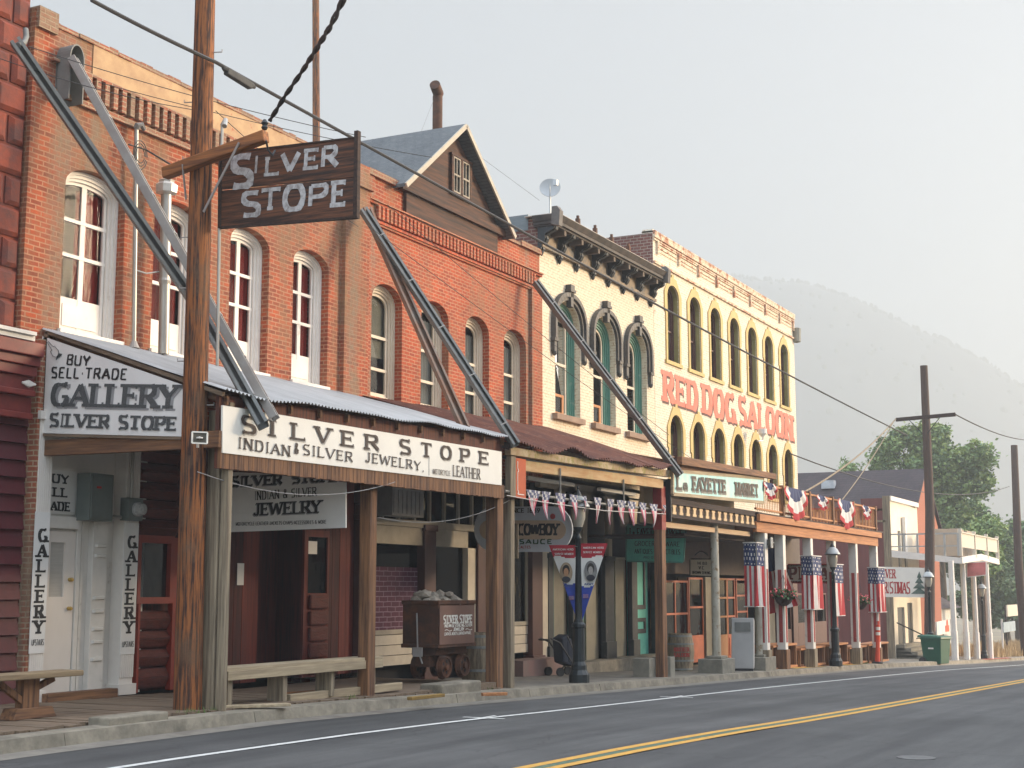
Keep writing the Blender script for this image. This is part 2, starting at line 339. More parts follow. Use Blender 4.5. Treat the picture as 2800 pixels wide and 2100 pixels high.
RUBBER = M("black_plastic", (.015, .015, .017), (.02, .02, .022), 5, rough=.5, bump=.05)
WIREM = M("cable_black", (.02, .02, .022), (.03, .03, .03), 5, rough=.6, bump=0)
# ---------------------------------------------------------------- lettering drawn from strokes
def _arc(cx, cy, rx, ry, a0, a1, n=8): return [(cx + rx * cos(radians(a0 + (a1 - a0) * i / n)), cy + ry * sin(radians(a0 + (a1 - a0) * i / n))) for i in range(n + 1)]
GL = {
 'A': (.8, [[(.02, 0), (.4, 1)], [(.4, 1), (.78, 0)], [(.17, .36), (.63, .36)]]),
 'B': (.7, [[(.1, 0), (.1, 1)], [(.1, 1)] + _arc(.38, .76, .24, .24, 90, -90) + [(.1, .52)], [(.1, .52)] + _arc(.42, .26, .24, .26, 90, -90) + [(.1, 0)]]),
 'C': (.75, [_arc(.42, .5, .35, .5, 48, 312, 14)]),
 'D': (.78, [[(.1, 0), (.1, 1)], [(.1, 1), (.3, 1)] + _arc(.34, .5, .36, .5, 90, -90, 10) + [(.1, 0)]]),
 'E': (.66, [[(.1, 0), (.1, 1)], [(.1, 1), (.6, 1)], [(.1, .52), (.48, .52)], [(.1, 0), (.62, 0)]]),
 'F': (.62, [[(.1, 0), (.1, 1)], [(.1, 1), (.6, 1)], [(.1, .52), (.46, .52)]]),
 'G': (.8, [_arc(.42, .5, .35, .5, 50, 340, 14), [(.5, .42), (.78, .42)], [(.74, .42), (.74, .04)]]),
 'H': (.8, [[(.1, 0), (.1, 1)], [(.7, 0), (.7, 1)], [(.1, .5), (.7, .5)]]),
 'I': (.3, [[(.15, 0), (.15, 1)]]),
 'J': (.55, [[(.42, 1), (.42, .28)] + _arc(.25, .28, .17, .28, 0, -170, 6)]),
 'K': (.76, [[(.1, 0), (.1, 1)], [(.68, 1), (.14, .42)], [(.3, .56), (.7, 0)]]),
 'L': (.62, [[(.1, 0), (.1, 1)], [(.1, 0), (.6, 0)]]),
 'M': (.95, [[(.1, 0), (.1, 1)], [(.1, 1), (.47, .1)], [(.47, .1), (.85, 1)], [(.85, 1), (.85, 0)]]),
 'N': (.82, [[(.1, 0), (.1, 1)], [(.1, 1), (.72, 0)], [(.72, 0), (.72, 1)]]),
 'O': (.82, [_arc(.41, .5, .34, .5, 90, 450, 18)]),
 'P': (.68, [[(.1, 0), (.1, 1)], [(.1, 1)] + _arc(.38, .73, .25, .27, 90, -90) + [(.1, .46)]]),
 'Q': (.82, [_arc(.41, .5, .34, .5, 90, 450, 18), [(.45, .25), (.78, -.05)]]),
 'R': (.76, [[(.1, 0), (.1, 1)], [(.1, 1)] + _arc(.38, .75, .25, .25, 90, -90) + [(.1, .5)], [(.36, .5), (.72, 0)]]),
 'S': (.66, [_arc(.33, .75, .26, .25, 35, 250, 9) + _arc(.33, .25, .27, .25, 75, -145, 9)]),
 'T': (.72, [[(.36, 0), (.36, 1)], [(.02, 1), (.70, 1)]]),
 'U': (.8, [[(.1, 1), (.1, .3)] + _arc(.4, .3, .3, .3, 180, 360, 8) + [(.7, 1)]]),
 'V': (.8, [[(.02, 1), (.4, 0)], [(.4, 0), (.78, 1)]]),
 'W': (1.1, [[(.02, 1), (.28, 0)], [(.28, 0), (.55, .9)], [(.55, .9), (.82, 0)], [(.82, 0), (1.08, 1)]]),
 'X': (.75, [[(.04, 0), (.7, 1)], [(.04, 1), (.7, 0)]]),
 'Y': (.76, [[(.02, 1), (.38, .48)], [(.74, 1), (.38, .48)], [(.38, .5), (.38, 0)]]),
 'Z': (.68, [[(.06, 1), (.62, 1)], [(.62, 1), (.06, 0)], [(.06, 0), (.64, 0)]]),
 'a': (.56, [_arc(.27, .22, .19, .22, 90, 450, 12), [(.46, .5), (.46, 0)], _arc(.27, .42, .19, .16, 10, 150, 6)]),
 '&': (.8, [[(.74, 0), (.22, .72)] + _arc(.36, .8, .15, .19, 200, -20, 8) + [(.14, .36)] + _arc(.34, .22, .24, .22, 160, 340, 8) + [(.72, .42)]]),
 '.': (.25, [[(.1, 0), (.1, .1)]]), ',': (.25, [[(.13, .08), (.06, -.12)]]), '-': (.4, [[(.06, .45), (.34, .45)]]), '*': (.3, [[(.15, .38), (.15, .56)]]),
 "'": (.2, [[(.1, .8), (.1, 1)]]), ' ': (.42, []),
 '1': (.4, [[(.2, 0), (.2, 1)]]), '8': (.66, [_arc(.33, .75, .22, .25, 90, 450, 12), _arc(.33, .26, .27, .26, 90, 450, 12)]),
 '6': (.66, [_arc(.33, .28, .25, .28, 90, 450, 12), [(.5, 1), (.1, .4)]]), '0': (.66, [_arc(.33, .5, .25, .5, 90, 450, 14)]),
 '9': (.66, [_arc(.33, .72, .25, .28, 90, 450, 12), [(.56, .6), (.25, 0)]]),
}
def glyph(mb, ch, o, u, v, wd, ht, tv, th, serif, nrm, rough=0):
    gw, st = GL.get(ch, GL[' '])
    sx = wd / gw if gw else 1
    def P(x, y):
        mb.k += 1
        return o + u * (x * sx) + v * (y * ht) + nrm * (.0015 + .00012 * (mb.k % 40))
    def quad(a, b, c, d):
        z = P(0, 0) - (o + u * 0)
        off = nrm * (.0015 + .00012 * ((mb.k * 7) % 40))
        mb.face([o + u * (p[0] * sx) + v * (p[1] * ht) + off for p in (a, b, c, d)])
    TV, TH = tv / sx, th / ht   # horizontal thickness of vertical strokes, vertical thickness of horizontal strokes (glyph units)
    for s in st:
        s = [(px, min(max(py, TH / 2), 1 - TH / 2) if ch not in ',.*-' else py) for px, py in s]
        L = len(s); offs = []
        for i, (x, y) in enumerate(s):
            x0, y0 = s[max(i - 1, 0)]; x1, y1 = s[min(i + 1, L - 1)]
            if L > 8 and i in (0, L - 1) and abs(s[0][0] - s[-1][0]) + abs(s[0][1] - s[-1][1]) < 1e-3: x0, y0, x1, y1 = s[-2][0], s[-2][1], s[1][0], s[1][1]
            dx, dy = (x1 - x0) * sx, (y1 - y0) * ht; l = hypot(dx, dy) or 1; dx /= l; dy /= l
            if not serif: t = (tv + th) / 2; t = tv * abs(dy) + th * abs(dx)
            else:
                t = tv * abs(dy) + th * abs(dx)
                if ch in 'AVWXYMNK' and L == 2 and abs(dx) > .12 and dx * dy > 0: t *= .62
            offs.append((-dy * t / 2 / sx, dx * t / 2 / ht))
        for i in range(L - 1):
            (x, y), (a, b) = s[i], s[i + 1]; p, q = offs[i], offs[i + 1]
            quad((x - p[0], y - p[1]), (a - q[0], b - q[1]), (a + q[0], b + q[1]), (x + p[0], y + p[1]))
        if serif and ch not in 'O&,.*-Q':
            for e, n in ((s[0], s[1]), (s[-1], s[-2])):
                dx, dy = (n[0] - e[0]) * sx, (n[1] - e[1]) * ht
                if abs(dy) >= abs(dx) * .9 and (e[1] < .1 or e[1] > .9):
                    if ch == 'T' and e[1] > .9: continue
                    if ch in 'VW' and e[1] < .1 or ch in 'M' and .3 < e[0] < .6 or ch == 'A' and e[1] > .9: continue
                    W = TV * (.5 + serif); y0 = 0 if e[1] < .5 else 1 - TH
                    quad((e[0] - W, y0), (e[0] + W, y0), (e[0] + W, y0 + TH), (e[0] - W, y0 + TH))
                elif abs(dx) > abs(dy) and ch in 'EFLTZ' and e[0] > .3 or ch == 'T' and abs(dx) > abs(dy):
                    hh = .2; x0 = min(max(e[0] - TV * .25, 0), 1)
                    y0 = 0 if e[1] < .3 else (1 - hh if e[1] > .7 else e[1] - .13)
                    quad((x0, y0), (x0 + TV * .42, y0), (x0 + TV * .42, y0 + hh + (.06 if .3 < e[1] < .7 else 0)), (x0, y0 + hh + (.06 if .3 < e[1] < .7 else 0)))
                elif ch in 'SCGJ':
                    x0, y0 = e; s2 = 1 if y0 > .5 else -1
                    if ch == 'G' and y0 < .5: continue
                    quad((x0 - TV * .3, y0), (x0 + TV * .3, y0), (x0 + TV * .3, y0 + .17 * s2), (x0 - TV * .3, y0 + .17 * s2))
def text(mb, s, a, b, ht, nrm, tv=.2, th=.08, serif=.6, gap=.14, up=(0, 0, 1), lens=None):
    """letters from point a to point b (baseline), height ht"""
    a, b = Vector(a), Vector(b); nrm = Vector(nrm).normalized(); L = (b - a).length; u = (b - a).normalized(); v = Vector(up)
    v = (v - u * v.dot(u)).normalized() if lens is None else v
    tot = sum(GL.get(c, GL[' '])[0] for c in s) + gap * (len(s) - 1)
    k = L / tot; x = 0
    for c in s:
        gw = GL.get(c, GL[' '])[0]
        tw = min(tv * ht, gw * k * .34)
        h = ht * (1.0)
        glyph(mb, c, a + u * x, u, v, gw * k, h, tw, min(th * ht, tw * .9), serif, nrm)
        x += (gw + gap) * k
# ---------------------------------------------------------------- walls with openings
def arch(x0, x1, z0, zs_, zc, p=2.0, n=12):
    """outline: sill z0, springing zs_, crown zc"""
    c, r = (x0 + x1) / 2, (x1 - x0) / 2; pts = [(x0, z0), (x1, z0)]
    for i in range(n + 1):
        t = pi * i / n; uu = cos(t)
        pts.append((c + r * uu, zs_ + (zc - zs_) * (1 - abs(uu) ** p) ** (1 / p)))
    return pts
def rect(x0, x1, z0, z1): return [(x0, z0), (x1, z0), (x1, z1), (x0, z1)]
def wall(mb, outline, holes, y, thick, mat_reveal=None):
    def V(p, yy): return Vector((p[0], yy, p[1]))
    loops = [[V(p, 0) for p in outline]] + [[V(p, 0) for p in h] for h in holes]
    l2 = [[Vector((p[0], p[1], 0)) for p in outline]] + [[Vector((p[0], p[1], 0)) for p in h] for h in holes]
    flat = [p for l in loops for p in l]
    for tr in tessellate_polygon(l2): mb.face([(flat[i].x, y, flat[i].z) for i in tr])
    n = len(outline)
    for i in range(n):
        a, b = outline[i], outline[(i + 1) % n]
        mb.face([V(a, y), V(b, y), V(b, y + thick), V(a, y + thick)])
    cm = mb.cm
    if mat_reveal is not None: mb.cm = mat_reveal
    for h in holes:
        n = len(h)
        for i in range(n):
            a, b = h[i], h[(i + 1) % n]
            mb.face([V(a, y), V(b, y), V(b, y + thick), V(a, y + thick)])
    mb.cm = cm
def ringf(mb, o1, o2, y0, y1):
    """flat ring between outlines o1 (outer) and o2 (inner), front at y0, inner reveal back to y1"""
    n = len(o1)
    for i in range(n):
        a, b, c, d = o1[i], o1[(i + 1) % n], o2[(i + 1) % n], o2[i]
        mb.face([(a[0], y0, a[1]), (b[0], y0, b[1]), (c[0], y0, c[1]), (d[0], y0, d[1])])
        mb.face([(d[0], y0, d[1]), (c[0], y0, c[1]), (c[0], y1, c[1]), (d[0], y1, d[1])])
        mb.face([(a[0], y0, a[1]), (b[0], y0, b[1]), (b[0], y1, b[1]), (a[0], y1, a[1])])
def plate(mb, o, y):
    l = [[Vector((p[0], p[1], 0)) for p in o]]
    for tr in tessellate_polygon(l): mb.face([(o[i][0], y, o[i][1]) for i in tr])
def window(parent, x0, x1, z0, zs_, zc, y, fw, fmat, p=2.0, rails=(), mull=(), glass=None, panel=None, curtain=None, label=None, sw=.045, bot=None, smat=None, curt_span=None, blind=None, steps=1):
    """one window: frame mesh > pane, curtain"""
    mb = MB(); bot = fw if bot is None else bot
    o1 = arch(x0, x1, z0, zs_, zc, p)
    for s in range(steps):
        w_ = fw / steps; o2 = arch(x0 + w_ * (s + 1), x1 - w_ * (s + 1), z0 + bot * (s + 1) / steps, zs_, zc - w_ * (s + 1), p)
        ringf(mb, o1, o2, y + .03 * s, y + .03 * (s + 1)); o1 = o2
    yi = y + .03 * steps + .02
    xi0, xi1, zi0, zi1 = x0 + fw, x1 - fw, z0 + bot, zc - fw
    o3 = arch(xi0 + sw, xi1 - sw, zi0 + sw, zs_, zi1 - sw, p)
    if smat is not None: mb.cm = 1
    ringf(mb, o1, o3, yi - .015, yi + .03)
    for r in rails: mb.box(xi0, xi1, yi - .02, yi + .025, r - sw / 2, r + sw / 2)
    for q in mull:
        xm = xi0 + (xi1 - xi0) * q; uu = abs(2 * q - 1); mb.box(xm - sw * (.9 if panel else .35), xm + sw * (.9 if panel else .35), yi - .012, yi + .02, zi0, zs_ + (zi1 - zs_) * (1 - uu ** p) ** (1 / p))
    if panel: mb.box(xi0 + sw * .6, xi1 - sw * .6, yi - .005, yi + .02, zi0, panel); mb.box(xi0 + .13, xi1 - .13, yi - .02, yi, zi0 + .09, panel - .1)
    f = mb.build("window", [fmat, smat or fmat], parent, label=label)
    g = MB(); plate(g, o3, yi + .012); g.build("pane", glass or GLASS, f)
    if curtain:
        a, b = curt_span or (0, 1); c = MB(); w_ = xi1 - xi0
        zt = zs_ + .05
        for (s0, s1) in ((a, b),) if curt_span else ((0, .42), (.58, 1)):
            c.sheet(lambda u, v: (xi0 + w_ * (s0 + (s1 - s0) * u), yi + .10 + .025 * sin(u * (s1 - s0) * w_ * 55), (panel or zi0) + (zt - (panel or zi0)) * v), 24, 1)
        c.build("curtain", curtain, f, smooth=True)
    if blind:
        c = MB(); c.box(xi0, xi1, yi + .06, yi + .07, zi0 + (zi1 - zi0) * (1 - blind[0]), zi1 - .02); c.build("blind", blind[1], f)
    return f
def solidbox_behind(parent, x0, x1, z0, z1, y0, y1, mat, name="rear_wall"):
    """side, back and roof of a building as a shell behind its front wall"""
    mb = MB(); mb.box(x0, x1, y1 - .2, y1, z0, z1)
    return mb.build(name, mat, parent)
# ================================================================ SETTING
ASPH, nt, b = _base("asphalt", .82)
v = _vec(nt, (1, 1, 1)); tcv = _n(nt, "TexCoord").outputs["Object"]
f1 = _noise(nt, tcv, 90, 3, .8); f2 = _noise(nt, tcv, .35, 6, .65)
mp = _n(nt, "Mapping"); mp.inputs["Scale"].default_value = (.09, 1.3, 1); nt.links.new(tcv, mp.inputs[0]); f3 = _noise(nt, mp.outputs[0], 1.0, 6, .65)
col = _ramp(nt, f1, .3, .75, (.036, .0358, .035), (.070, .0695, .068))
col = _mix(nt, .9, col, _ramp(nt, f2, .35, .7, (.72, .72, .72), (1.3, 1.3, 1.3)), 'MULTIPLY')
col = _mix(nt, .9, col, _ramp(nt, f3, .38, .66, (.78, .78, .79), (1.7, 1.7, 1.65)), 'MULTIPLY')
vo = _n(nt, "TexVoronoi", feature='DISTANCE_TO_EDGE'); vo.inputs["Scale"].default_value = .28; nz = _n(nt, "TexNoise"); nz.inputs["Scale"].default_value = 1.5; nz.inputs["Detail"].default_value = 6
nt.links.new(tcv, nz.inputs["Vector"]); vv = _n(nt, "VectorMath", operation='ADD'); nt.links.new(tcv, vv.inputs[0]); nt.links.new(nz.outputs["Color"], vv.inputs[1]); nt.links.new(vv.outputs[0], vo.inputs["Vector"])
crk = _ramp(nt, vo.outputs["Distance"], .0, .006, (.35, .35, .35), (1, 1, 1)); col = _mix(nt, .55, col, crk, 'MULTIPLY')
nt.links.new(col, b.inputs["Base Color"]); _bump(nt, b, f1, .5, .006)
def roadsheet(name, y0, y1, dz, mat, xs, wob=0, kind='structure'):
    mb = MB()
    for a, c in zip(xs, xs[1:]):
        mb.face([(a, y0, zr(a) + dz), (c, y0, zr(c) + dz), (c, y1, zr(c) + dz), (a, y1, zr(a) + dz)])
    o = mb.build(name, mat); o['kind'] = kind; return o
XS = [-60 + i * 4 for i in range(80)]
roadsheet("road", -1.2, 11.95, 0, ASPH, XS)
GRND = M("dry_earth", (.20, .17, .12), (.14, .12, .085), .6, rough=.95, bump=.4, c3=(.34, .27, .15), s3=.12)
g = MB(); xs = [-400, -60] + [i * 20 for i in range(-2, 16)] + [400, 3000]
for a, c in zip(xs, xs[1:]): g.face([(a, -600, zr(a) - .35), (c, -600, zr(c) - .35), (c, 2500, zr(c) - .35), (a, 2500, zr(a) - .35)])
g.build("ground", GRND)['kind'] = 'structure'
LWH = M("road_line_white", (.62, .62, .58), (.42, .42, .40), 14, rough=.8, bump=0, lo=.45, hi=.75, c3=(.10, .10, .10), s3=9, lo3=.60, hi3=.70)
LYE = M("road_line_yellow", (.62, .33, .05), (.48, .26, .05), 10, rough=.8, bump=0, c3=(.12, .09, .05), s3=11, lo3=.60, hi3=.72)
LGR = M("road_line_green_residue", (.09, .16, .10), (.07, .10, .075), 16, rough=.85, bump=0, lo=.42, hi=.6)
# white line follows measured positions
wp = [(4, 10.3), (9, 10.1), (14, 9.85), (18, 9.6), (31, 9.75), (45, 9.6), (62, 9.4), (80, 9.6), (120, 9.6), (200, 9.6)]
def lerp_pts(p, x):
    for (a, ya), (c, yc) in zip(p, p[1:]):
        if x <= c: return ya + (yc - ya) * max(0, (x - a)) / (c - a)
    return p[-1][1]
def smooth_y(p, x): return sum(lerp_pts(p, x + k) for k in (-4, -2, 0, 2, 4)) / 5
def line(mb, fy, w_, x0, x1, dz, st=1.0):
    x = x0
    while x < x1:
        c = min(x + st, x1)
        mb.face([(x, fy(x) - w_ / 2, zr(x) + dz), (c, fy(c) - w_ / 2, zr(c) + dz), (c, fy(c) + w_ / 2, zr(c) + dz), (x, fy(x) + w_ / 2, zr(x) + dz)]); x = c
wy = lambda x: smooth_y(wp, x)
mb = MB(); line(mb, wy, .11, 4, 200, .004)
for px, py in ((240, 2094), (1350, 1947), (1840, 1893)):
    q = zv(px, py, zr(18) - (.3 if px > 1800 else 0)); x = {240: 9.3, 1350: 18.3, 1840: 26.0}[px]
    mb.box(x - .4, x + .4, wy(x) + .03, wy(x) + .08, zr(x) + .0045, zr(x) + .0065); mb.box(x - .03, x + .03, wy(x) - .3, wy(x) + .35, zr(x) + .0045, zr(x) + .0066)
mb.build("white_edge_line", LWH)['kind'] = 'structure'
ypts = [(-10, 8.1), (8, 6.72), (12.5, 6.35), (17.7, 5.90), (25.3, 5.73), (42, 5.6), (80, 5.7), (200, 5.7)]
yy = lambda x: smooth_y(ypts, x)
mb = MB(); line(mb, lambda x: yy(x) - .13, .13, 4, 200, .004); line(mb, lambda x: yy(x) + .13, .13, 4, 200, .004); mb.build("yellow_centre_line", LYE)['kind'] = 'structure'
mb = MB(); line(mb, yy, .11, 4, 60, .0035); mb.build("green_line_residue", LGR)['kind'] = 'structure'
# manhole / patch on road
q = zv(2505, 2070, zr(15)); mb = MB(); mb.lathe((q.x, q.y, zr(q.x)), [(.20, .0), (.20, .005), (.18, .006), (.01, .006)], 20); mb.build("manhole_cover", M("manhole_iron", (.13, .13, .12), (.08, .08, .08), 12, rough=.7, bump=.3))['kind'] = 'structure'
# kerb with joints and worn edge
mb = MB(); x = -20
GUT = M("gutter_concrete", (.22, .20, .165), (.17, .155, .13), 3, rough=.9, bump=.3, c3=(.12, .10, .08), s3=1.2)
while x < 150:
    L = 3.0 + R.uniform(-.5, .6); c = x + L - .012; dy = R.uniform(-.012, .012); n = 6
    for i in range(n):
        a_, b_ = x + (c - x) * i / n, x + (c - x) * (i + 1) / n
        mb.hexa([(a_, 11.72 + dy, zr(a_) - .2), (b_, 11.72 + dy, zr(b_) - .2), (b_, 12.06, zr(b_) - .2), (a_, 12.06, zr(a_) - .2),
                 (a_, 11.80 + dy, zr(a_) + .155), (b_, 11.80 + dy, zr(b_) + .155), (b_, 12.06, zr(b_) + .17), (a_, 12.06, zr(a_) + .17)])
    x += L
mb.build("kerb", CONC)['kind'] = 'structure'
mb = MB()
for a, c in zip(XS, XS[1:]): mb.face([(a, 11.42, zr(a) + .004), (c, 11.42, zr(c) + .004), (c, 11.78, zr(c) + .018), (a, 11.78, zr(a) + .018)])
mb.build("gutter", GUT)['kind'] = 'structure'
SIDEW = M("sidewalk_asphalt", (.15, .135, .11), (.105, .098, .085), 8, rough=.9, bump=.3, c3=(.23, .20, .15), s3=1.1, lo3=.45, hi3=.7)
roadsheet("sidewalk", 12.06, 16.5, .165, SIDEW, [23.5 + i * 1.5 for i in range(80)])
# boardwalk of cross planks in front of the two brick buildings
mb = MB(); x = 9.0
while x < 23.5:
    w_ = .135 + R.uniform(-.01, .012); z = zs(x) + .02 + R.uniform(-.006, .006)
    y0 = 12.1 + R.uniform(-.03, .05) + (R.choice((0, .12)) if 13 < x < 14.5 else 0)
    mb.box(x, x + w_, y0, 15.18, z - .045, z); x += w_ + .012
mb.box(9, 23.5, 12.12, 15.1, zr(10) - .1, zr(10) + .10)
mb.build("boardwalk", GREYWY)['kind'] = 'structure'
# other side of the street, outside the picture
roadsheet("far_sidewalk", -5.0, -1.2, .12, SIDEW, XS)
# distant hill
def ridge(px): 
    P = [(700, 640), (1400, 700), (2075, 790), (2200, 800), (2330, 838), (2420, 880), (2500, 920), (2600, 960), (2700, 1010), (2800, 1075), (2950, 1160), (3100, 1280), (3300, 1440), (3420, 1560)]
    for (a, ya), (c, yc) in zip(P, P[1:]):
        if px <= c: return ya + (yc - ya) * (px - a) / (c - a)
    return P[-1][1]
HILLM = M("hill_scrub", (.10, .105, .095), (.07, .078, .072), .03, rough=.95, bump=0, c3=(.06, .07, .065), s3=.012, lo3=.4, hi3=.65)
mb = MB(); NU, NV = 150, 40
def hillf(u, v):
    px = 700 + u * 2720; d0, d1 = 800, 1750
    r = ray(px, ridge(px)); r = r / sqrt(r.x ** 2 + r.y ** 2); zt = EZ + r.z * d1
    s = v * 1.25; D = d0 + (d1 - d0) * s
    h = (1 - cos(pi * min(s, 1.25) / 1.0)) / 2 if s <= 1 else 1 - (s - 1) * 1.2
    base = zr(400) - 3
    z = base + (zt - base) * h
    z += (mnoise.noise(Vector((D * .014, px * .02, 0))) * 3 + mnoise.noise(Vector((D * .05, px * .06, 5))) * 1.2) * min(1, h * 2)
    return (r.x * D, r.y * D, z)
mb.sheet(hillf, NU, NV); mb.build("hill", HILLM, smooth=True)['kind'] = 'structure'
mb = MB()
for i in range(900):
    u, v = .42 + R.random() * .56, (.15 + R.random() ** .7 * .67) if R.random() < .4 else R.uniform(.70, .80); p = Vector(hillf(u, v)); s = R.uniform(1.2, 3.4)
    n = 6; base = len(mb.v)
    mb.tube([p - Vector((0, 0, 1)), p + Vector((R.uniform(-.5, .5), R.uniform(-.5, .5), s * .9)), p + Vector((0, 0, s * 1.5))], [s * .9, s * R.uniform(.6, .9), s * .2], 6)
o = mb.build("hill_shrubs", M("juniper_green", (.085, .10, .06), (.10, .11, .07), .5, rough=.95, bump=0)); tag(o, "hazy dark scrub dotted over the distant smoky hillside", "shrubs", kind="stuff")

# ================================================================ BUILDINGS
def shell(parent, x0, x1, z0, z1, y1, mat, sidemat=None, roofmat=None, depth0=15.5):
    """side walls, back wall and flat roof behind a street wall"""
    s = MB(); s.box(x0, x0 + .3, depth0, y1, z0, z1); s.box(x1 - .3, x1, depth0, y1, z0, z1); s.box(x0 + .3, x1 - .3, y1 - .3, y1, z0, z1)
    s.build("side_wall", sidemat or mat, parent)
    r = MB(); r.box(x0 + .3, x1 - .3, depth0, y1 - .3, z1 - .9, z1 - .75); r.build("roof", roofmat or DARKW, parent)
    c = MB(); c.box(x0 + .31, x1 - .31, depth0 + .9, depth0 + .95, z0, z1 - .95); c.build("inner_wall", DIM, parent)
def jag(x0, x1, zf, step=.35, amp=.06):
    pts = []; x = x1
    while x > x0:
        z = zf(x) + R.uniform(-amp, amp); pts.append((x, z)); x2 = max(x - R.uniform(.5, 1.5) * step, x0); pts.append((x2 , z + R.uniform(-.015, .015))); x = x2 - .001
    pts.append((x0, zf(x0))); return pts
# ---- A: red stone building at the left edge
A = thing("stone_building", "rust red rusticated stone building with maroon lapped siding, cut off by the left edge", "building", (13, 15, 0))
mb = MB(); XR = 14.72
mb.box(8, XR, 15.32, 26, 5.25, 14.5)
mb.build("wall", TERRA, A)
mb = MB(); z = 5.3; row = 0
while z < 14.4:
    x = XR - (0 if row % 2 == 0 else 0) ; first = True
    while x > 12.2:
        L = (.62 if row % 2 else .34) if first else .62
        first = False; a, c, e = x - L + .03, x - .02, R.uniform(0, .02)
        mb.hexa([(a, 15.3, z + .02), (c, 15.3, z + .02), (c, 15.33, z + .02), (a, 15.33, z + .02), (a, 15.3, z + .42), (c, 15.3, z + .42), (c, 15.33, z + .42), (a, 15.33, z + .42)])
        y1 = 15.268 - e
        mb.hexa([(a + .07, y1, z + .08), (c - .07, y1, z + .08), (c, 15.3, z + .02), (a, 15.3, z + .02), (a + .07, y1, z + .37), (c - .07, y1, z + .37), (c, 15.3, z + .42), (a, 15.3, z + .42)])
        x -= L
    z += .445; row += 1
mb.build("quoins", TERRA, A)
mb = MB(); z = -.1
while z < 4.05: mb.hexa([(10, 15.16, z), (14.93, 15.16, z), (14.93, 15.3, z), (10, 15.3, z), (10, 15.22, z + .235), (14.93, 15.22, z + .235), (14.93, 15.3, z + .235), (10, 15.3, z + .235)]); z += .24
mb.build("siding", MAROON, A)
mb = MB()
for i, (a, e, z0, z1) in enumerate(((14.86, 14.86, 4.93, 5.12), (14.87, 14.93, 4.80, 4.93), (14.86, 14.98, 4.66, 4.80), (14.88, 15.05, 4.46, 4.66), (14.85, 14.98, 4.38, 4.46), (14.88, 15.08, 4.15, 4.38), (14.86, 15.02, 4.06, 4.15))):
    mb.box(10, a, e, 15.3, z0, z1)
mb.build("cornice", M("oxblood_paint", (.20, .028, .02), (.14, .02, .018), 5, rough=.5, bump=.15), A, bevel=.012)
mb = MB(); mb.box(9, 14.66, 14.85, 15.3, 5.13, 5.20); mb.box(9, 14.64, 14.80, 15.3, 5.2, 5.25); mb.build("moulding", WHITE_G, A)
mb = MB()
for dx, r in ((-.11, .02), (-.075, .03), (-.035, .045), (0, .055), (.035, .045), (.075, .03), (.11, .02)): mb.lathe((14.76 + dx, 15.045, 4.56), [(r, -.012), (r * .8, -.03), (r * .3, -.035)], 10, 'y')
mb.build("rosette", WHITE, A)
# ---- B1: first brick building
B1 = thing("brick_building", "weathered red brick building above the gallery awning, tall white french windows", "building", (19, 15.2, 0))
W1 = [(15.46, 16.74), (17.42, 18.62), (19.36, 20.47), (21.20, 22.34)]
top = jag(14.72, 23.25, lambda x: 9.96 if x > 15.6 else (10.08 if x < 15.1 else 9.97), .7, .05)
mb = MB(); holes = [arch(a, c, 5.46, 7.68, 7.97, 2.0) for a, c in W1]
wall(mb, [(14.72, 4.5), (23.25, 4.5)] + top, holes, 15.2, .32)
mb.build("wall", BRICK, B1)
mb = MB(); mb.box(15.9, 22.7, 15.185, 15.2, 9.43, 9.95); mb.build("parapet_plaster", PLASTER, B1)
# crumbled coping
mb = MB(); x = 14.73
while x < 23.2:
    L = R.uniform(.18, .4); mb.box(x, min(x + L, 23.2), 15.16 + R.uniform(0, .03), 15.5, 9.93, 9.97 + R.uniform(0, .05)); x += L
mb.box(14.74, 15.12, 15.14, 15.52, 9.8, 10.12); mb.build("coping", BRICK_W, B1)
mb = MB(); x = 15.55
mb.box(15.04, 22.8, 15.12, 15.2, 9.39, 9.435); mb.box(15.04, 22.8, 15.15, 15.2, 8.93, 8.985); mb.box(15.04, 22.8, 15.13, 15.2, 8.885, 8.932)
while x < 22.7: mb.box(x, x + .095, 15.12, 15.2, 9.03, 9.39); x += .19
mb.build("dentil_course", BRICK_W, B1)
mb = MB()    # corner pier
mb.box(22.75, 23.6, 15.10, 15.52, 4.5, 9.55); mb.box(22.68, 23.66, 15.04, 15.52, 9.55, 9.85); mb.box(22.8, 23.55, 15.08, 15.52, 9.85, 10.02)
mb.build("pier", BRICK, B1); mb = MB(); mb.box(15.04, 15.27, 15.12, 15.3, -.1, 5.25); mb.build("corner_pier", BRICK_W, B1)
for i, (a, c) in enumerate(W1):
    window(B1, a + .002, c - .002, 5.47, 7.68, 7.965, 15.36 if i else 15.34, .15, WHITE, rails=(7.18, 6.62) if i else (7.2, 6.66), mull=(.5,), panel=6.02, curtain=CURT, curt_span=((.45, .98) if i == 0 else (.30, .98)), sw=.055, bot=.03, steps=3)
for a, c in W1: mb = MB(); mb.box(a - .03, c + .03, 15.14, 15.6, 5.40, 5.468); mb.build("window_sill", WHITE, B1)
shell(B1, 15.04, 23.25, -.2, 9.9, 28, BRICK_SIDE)
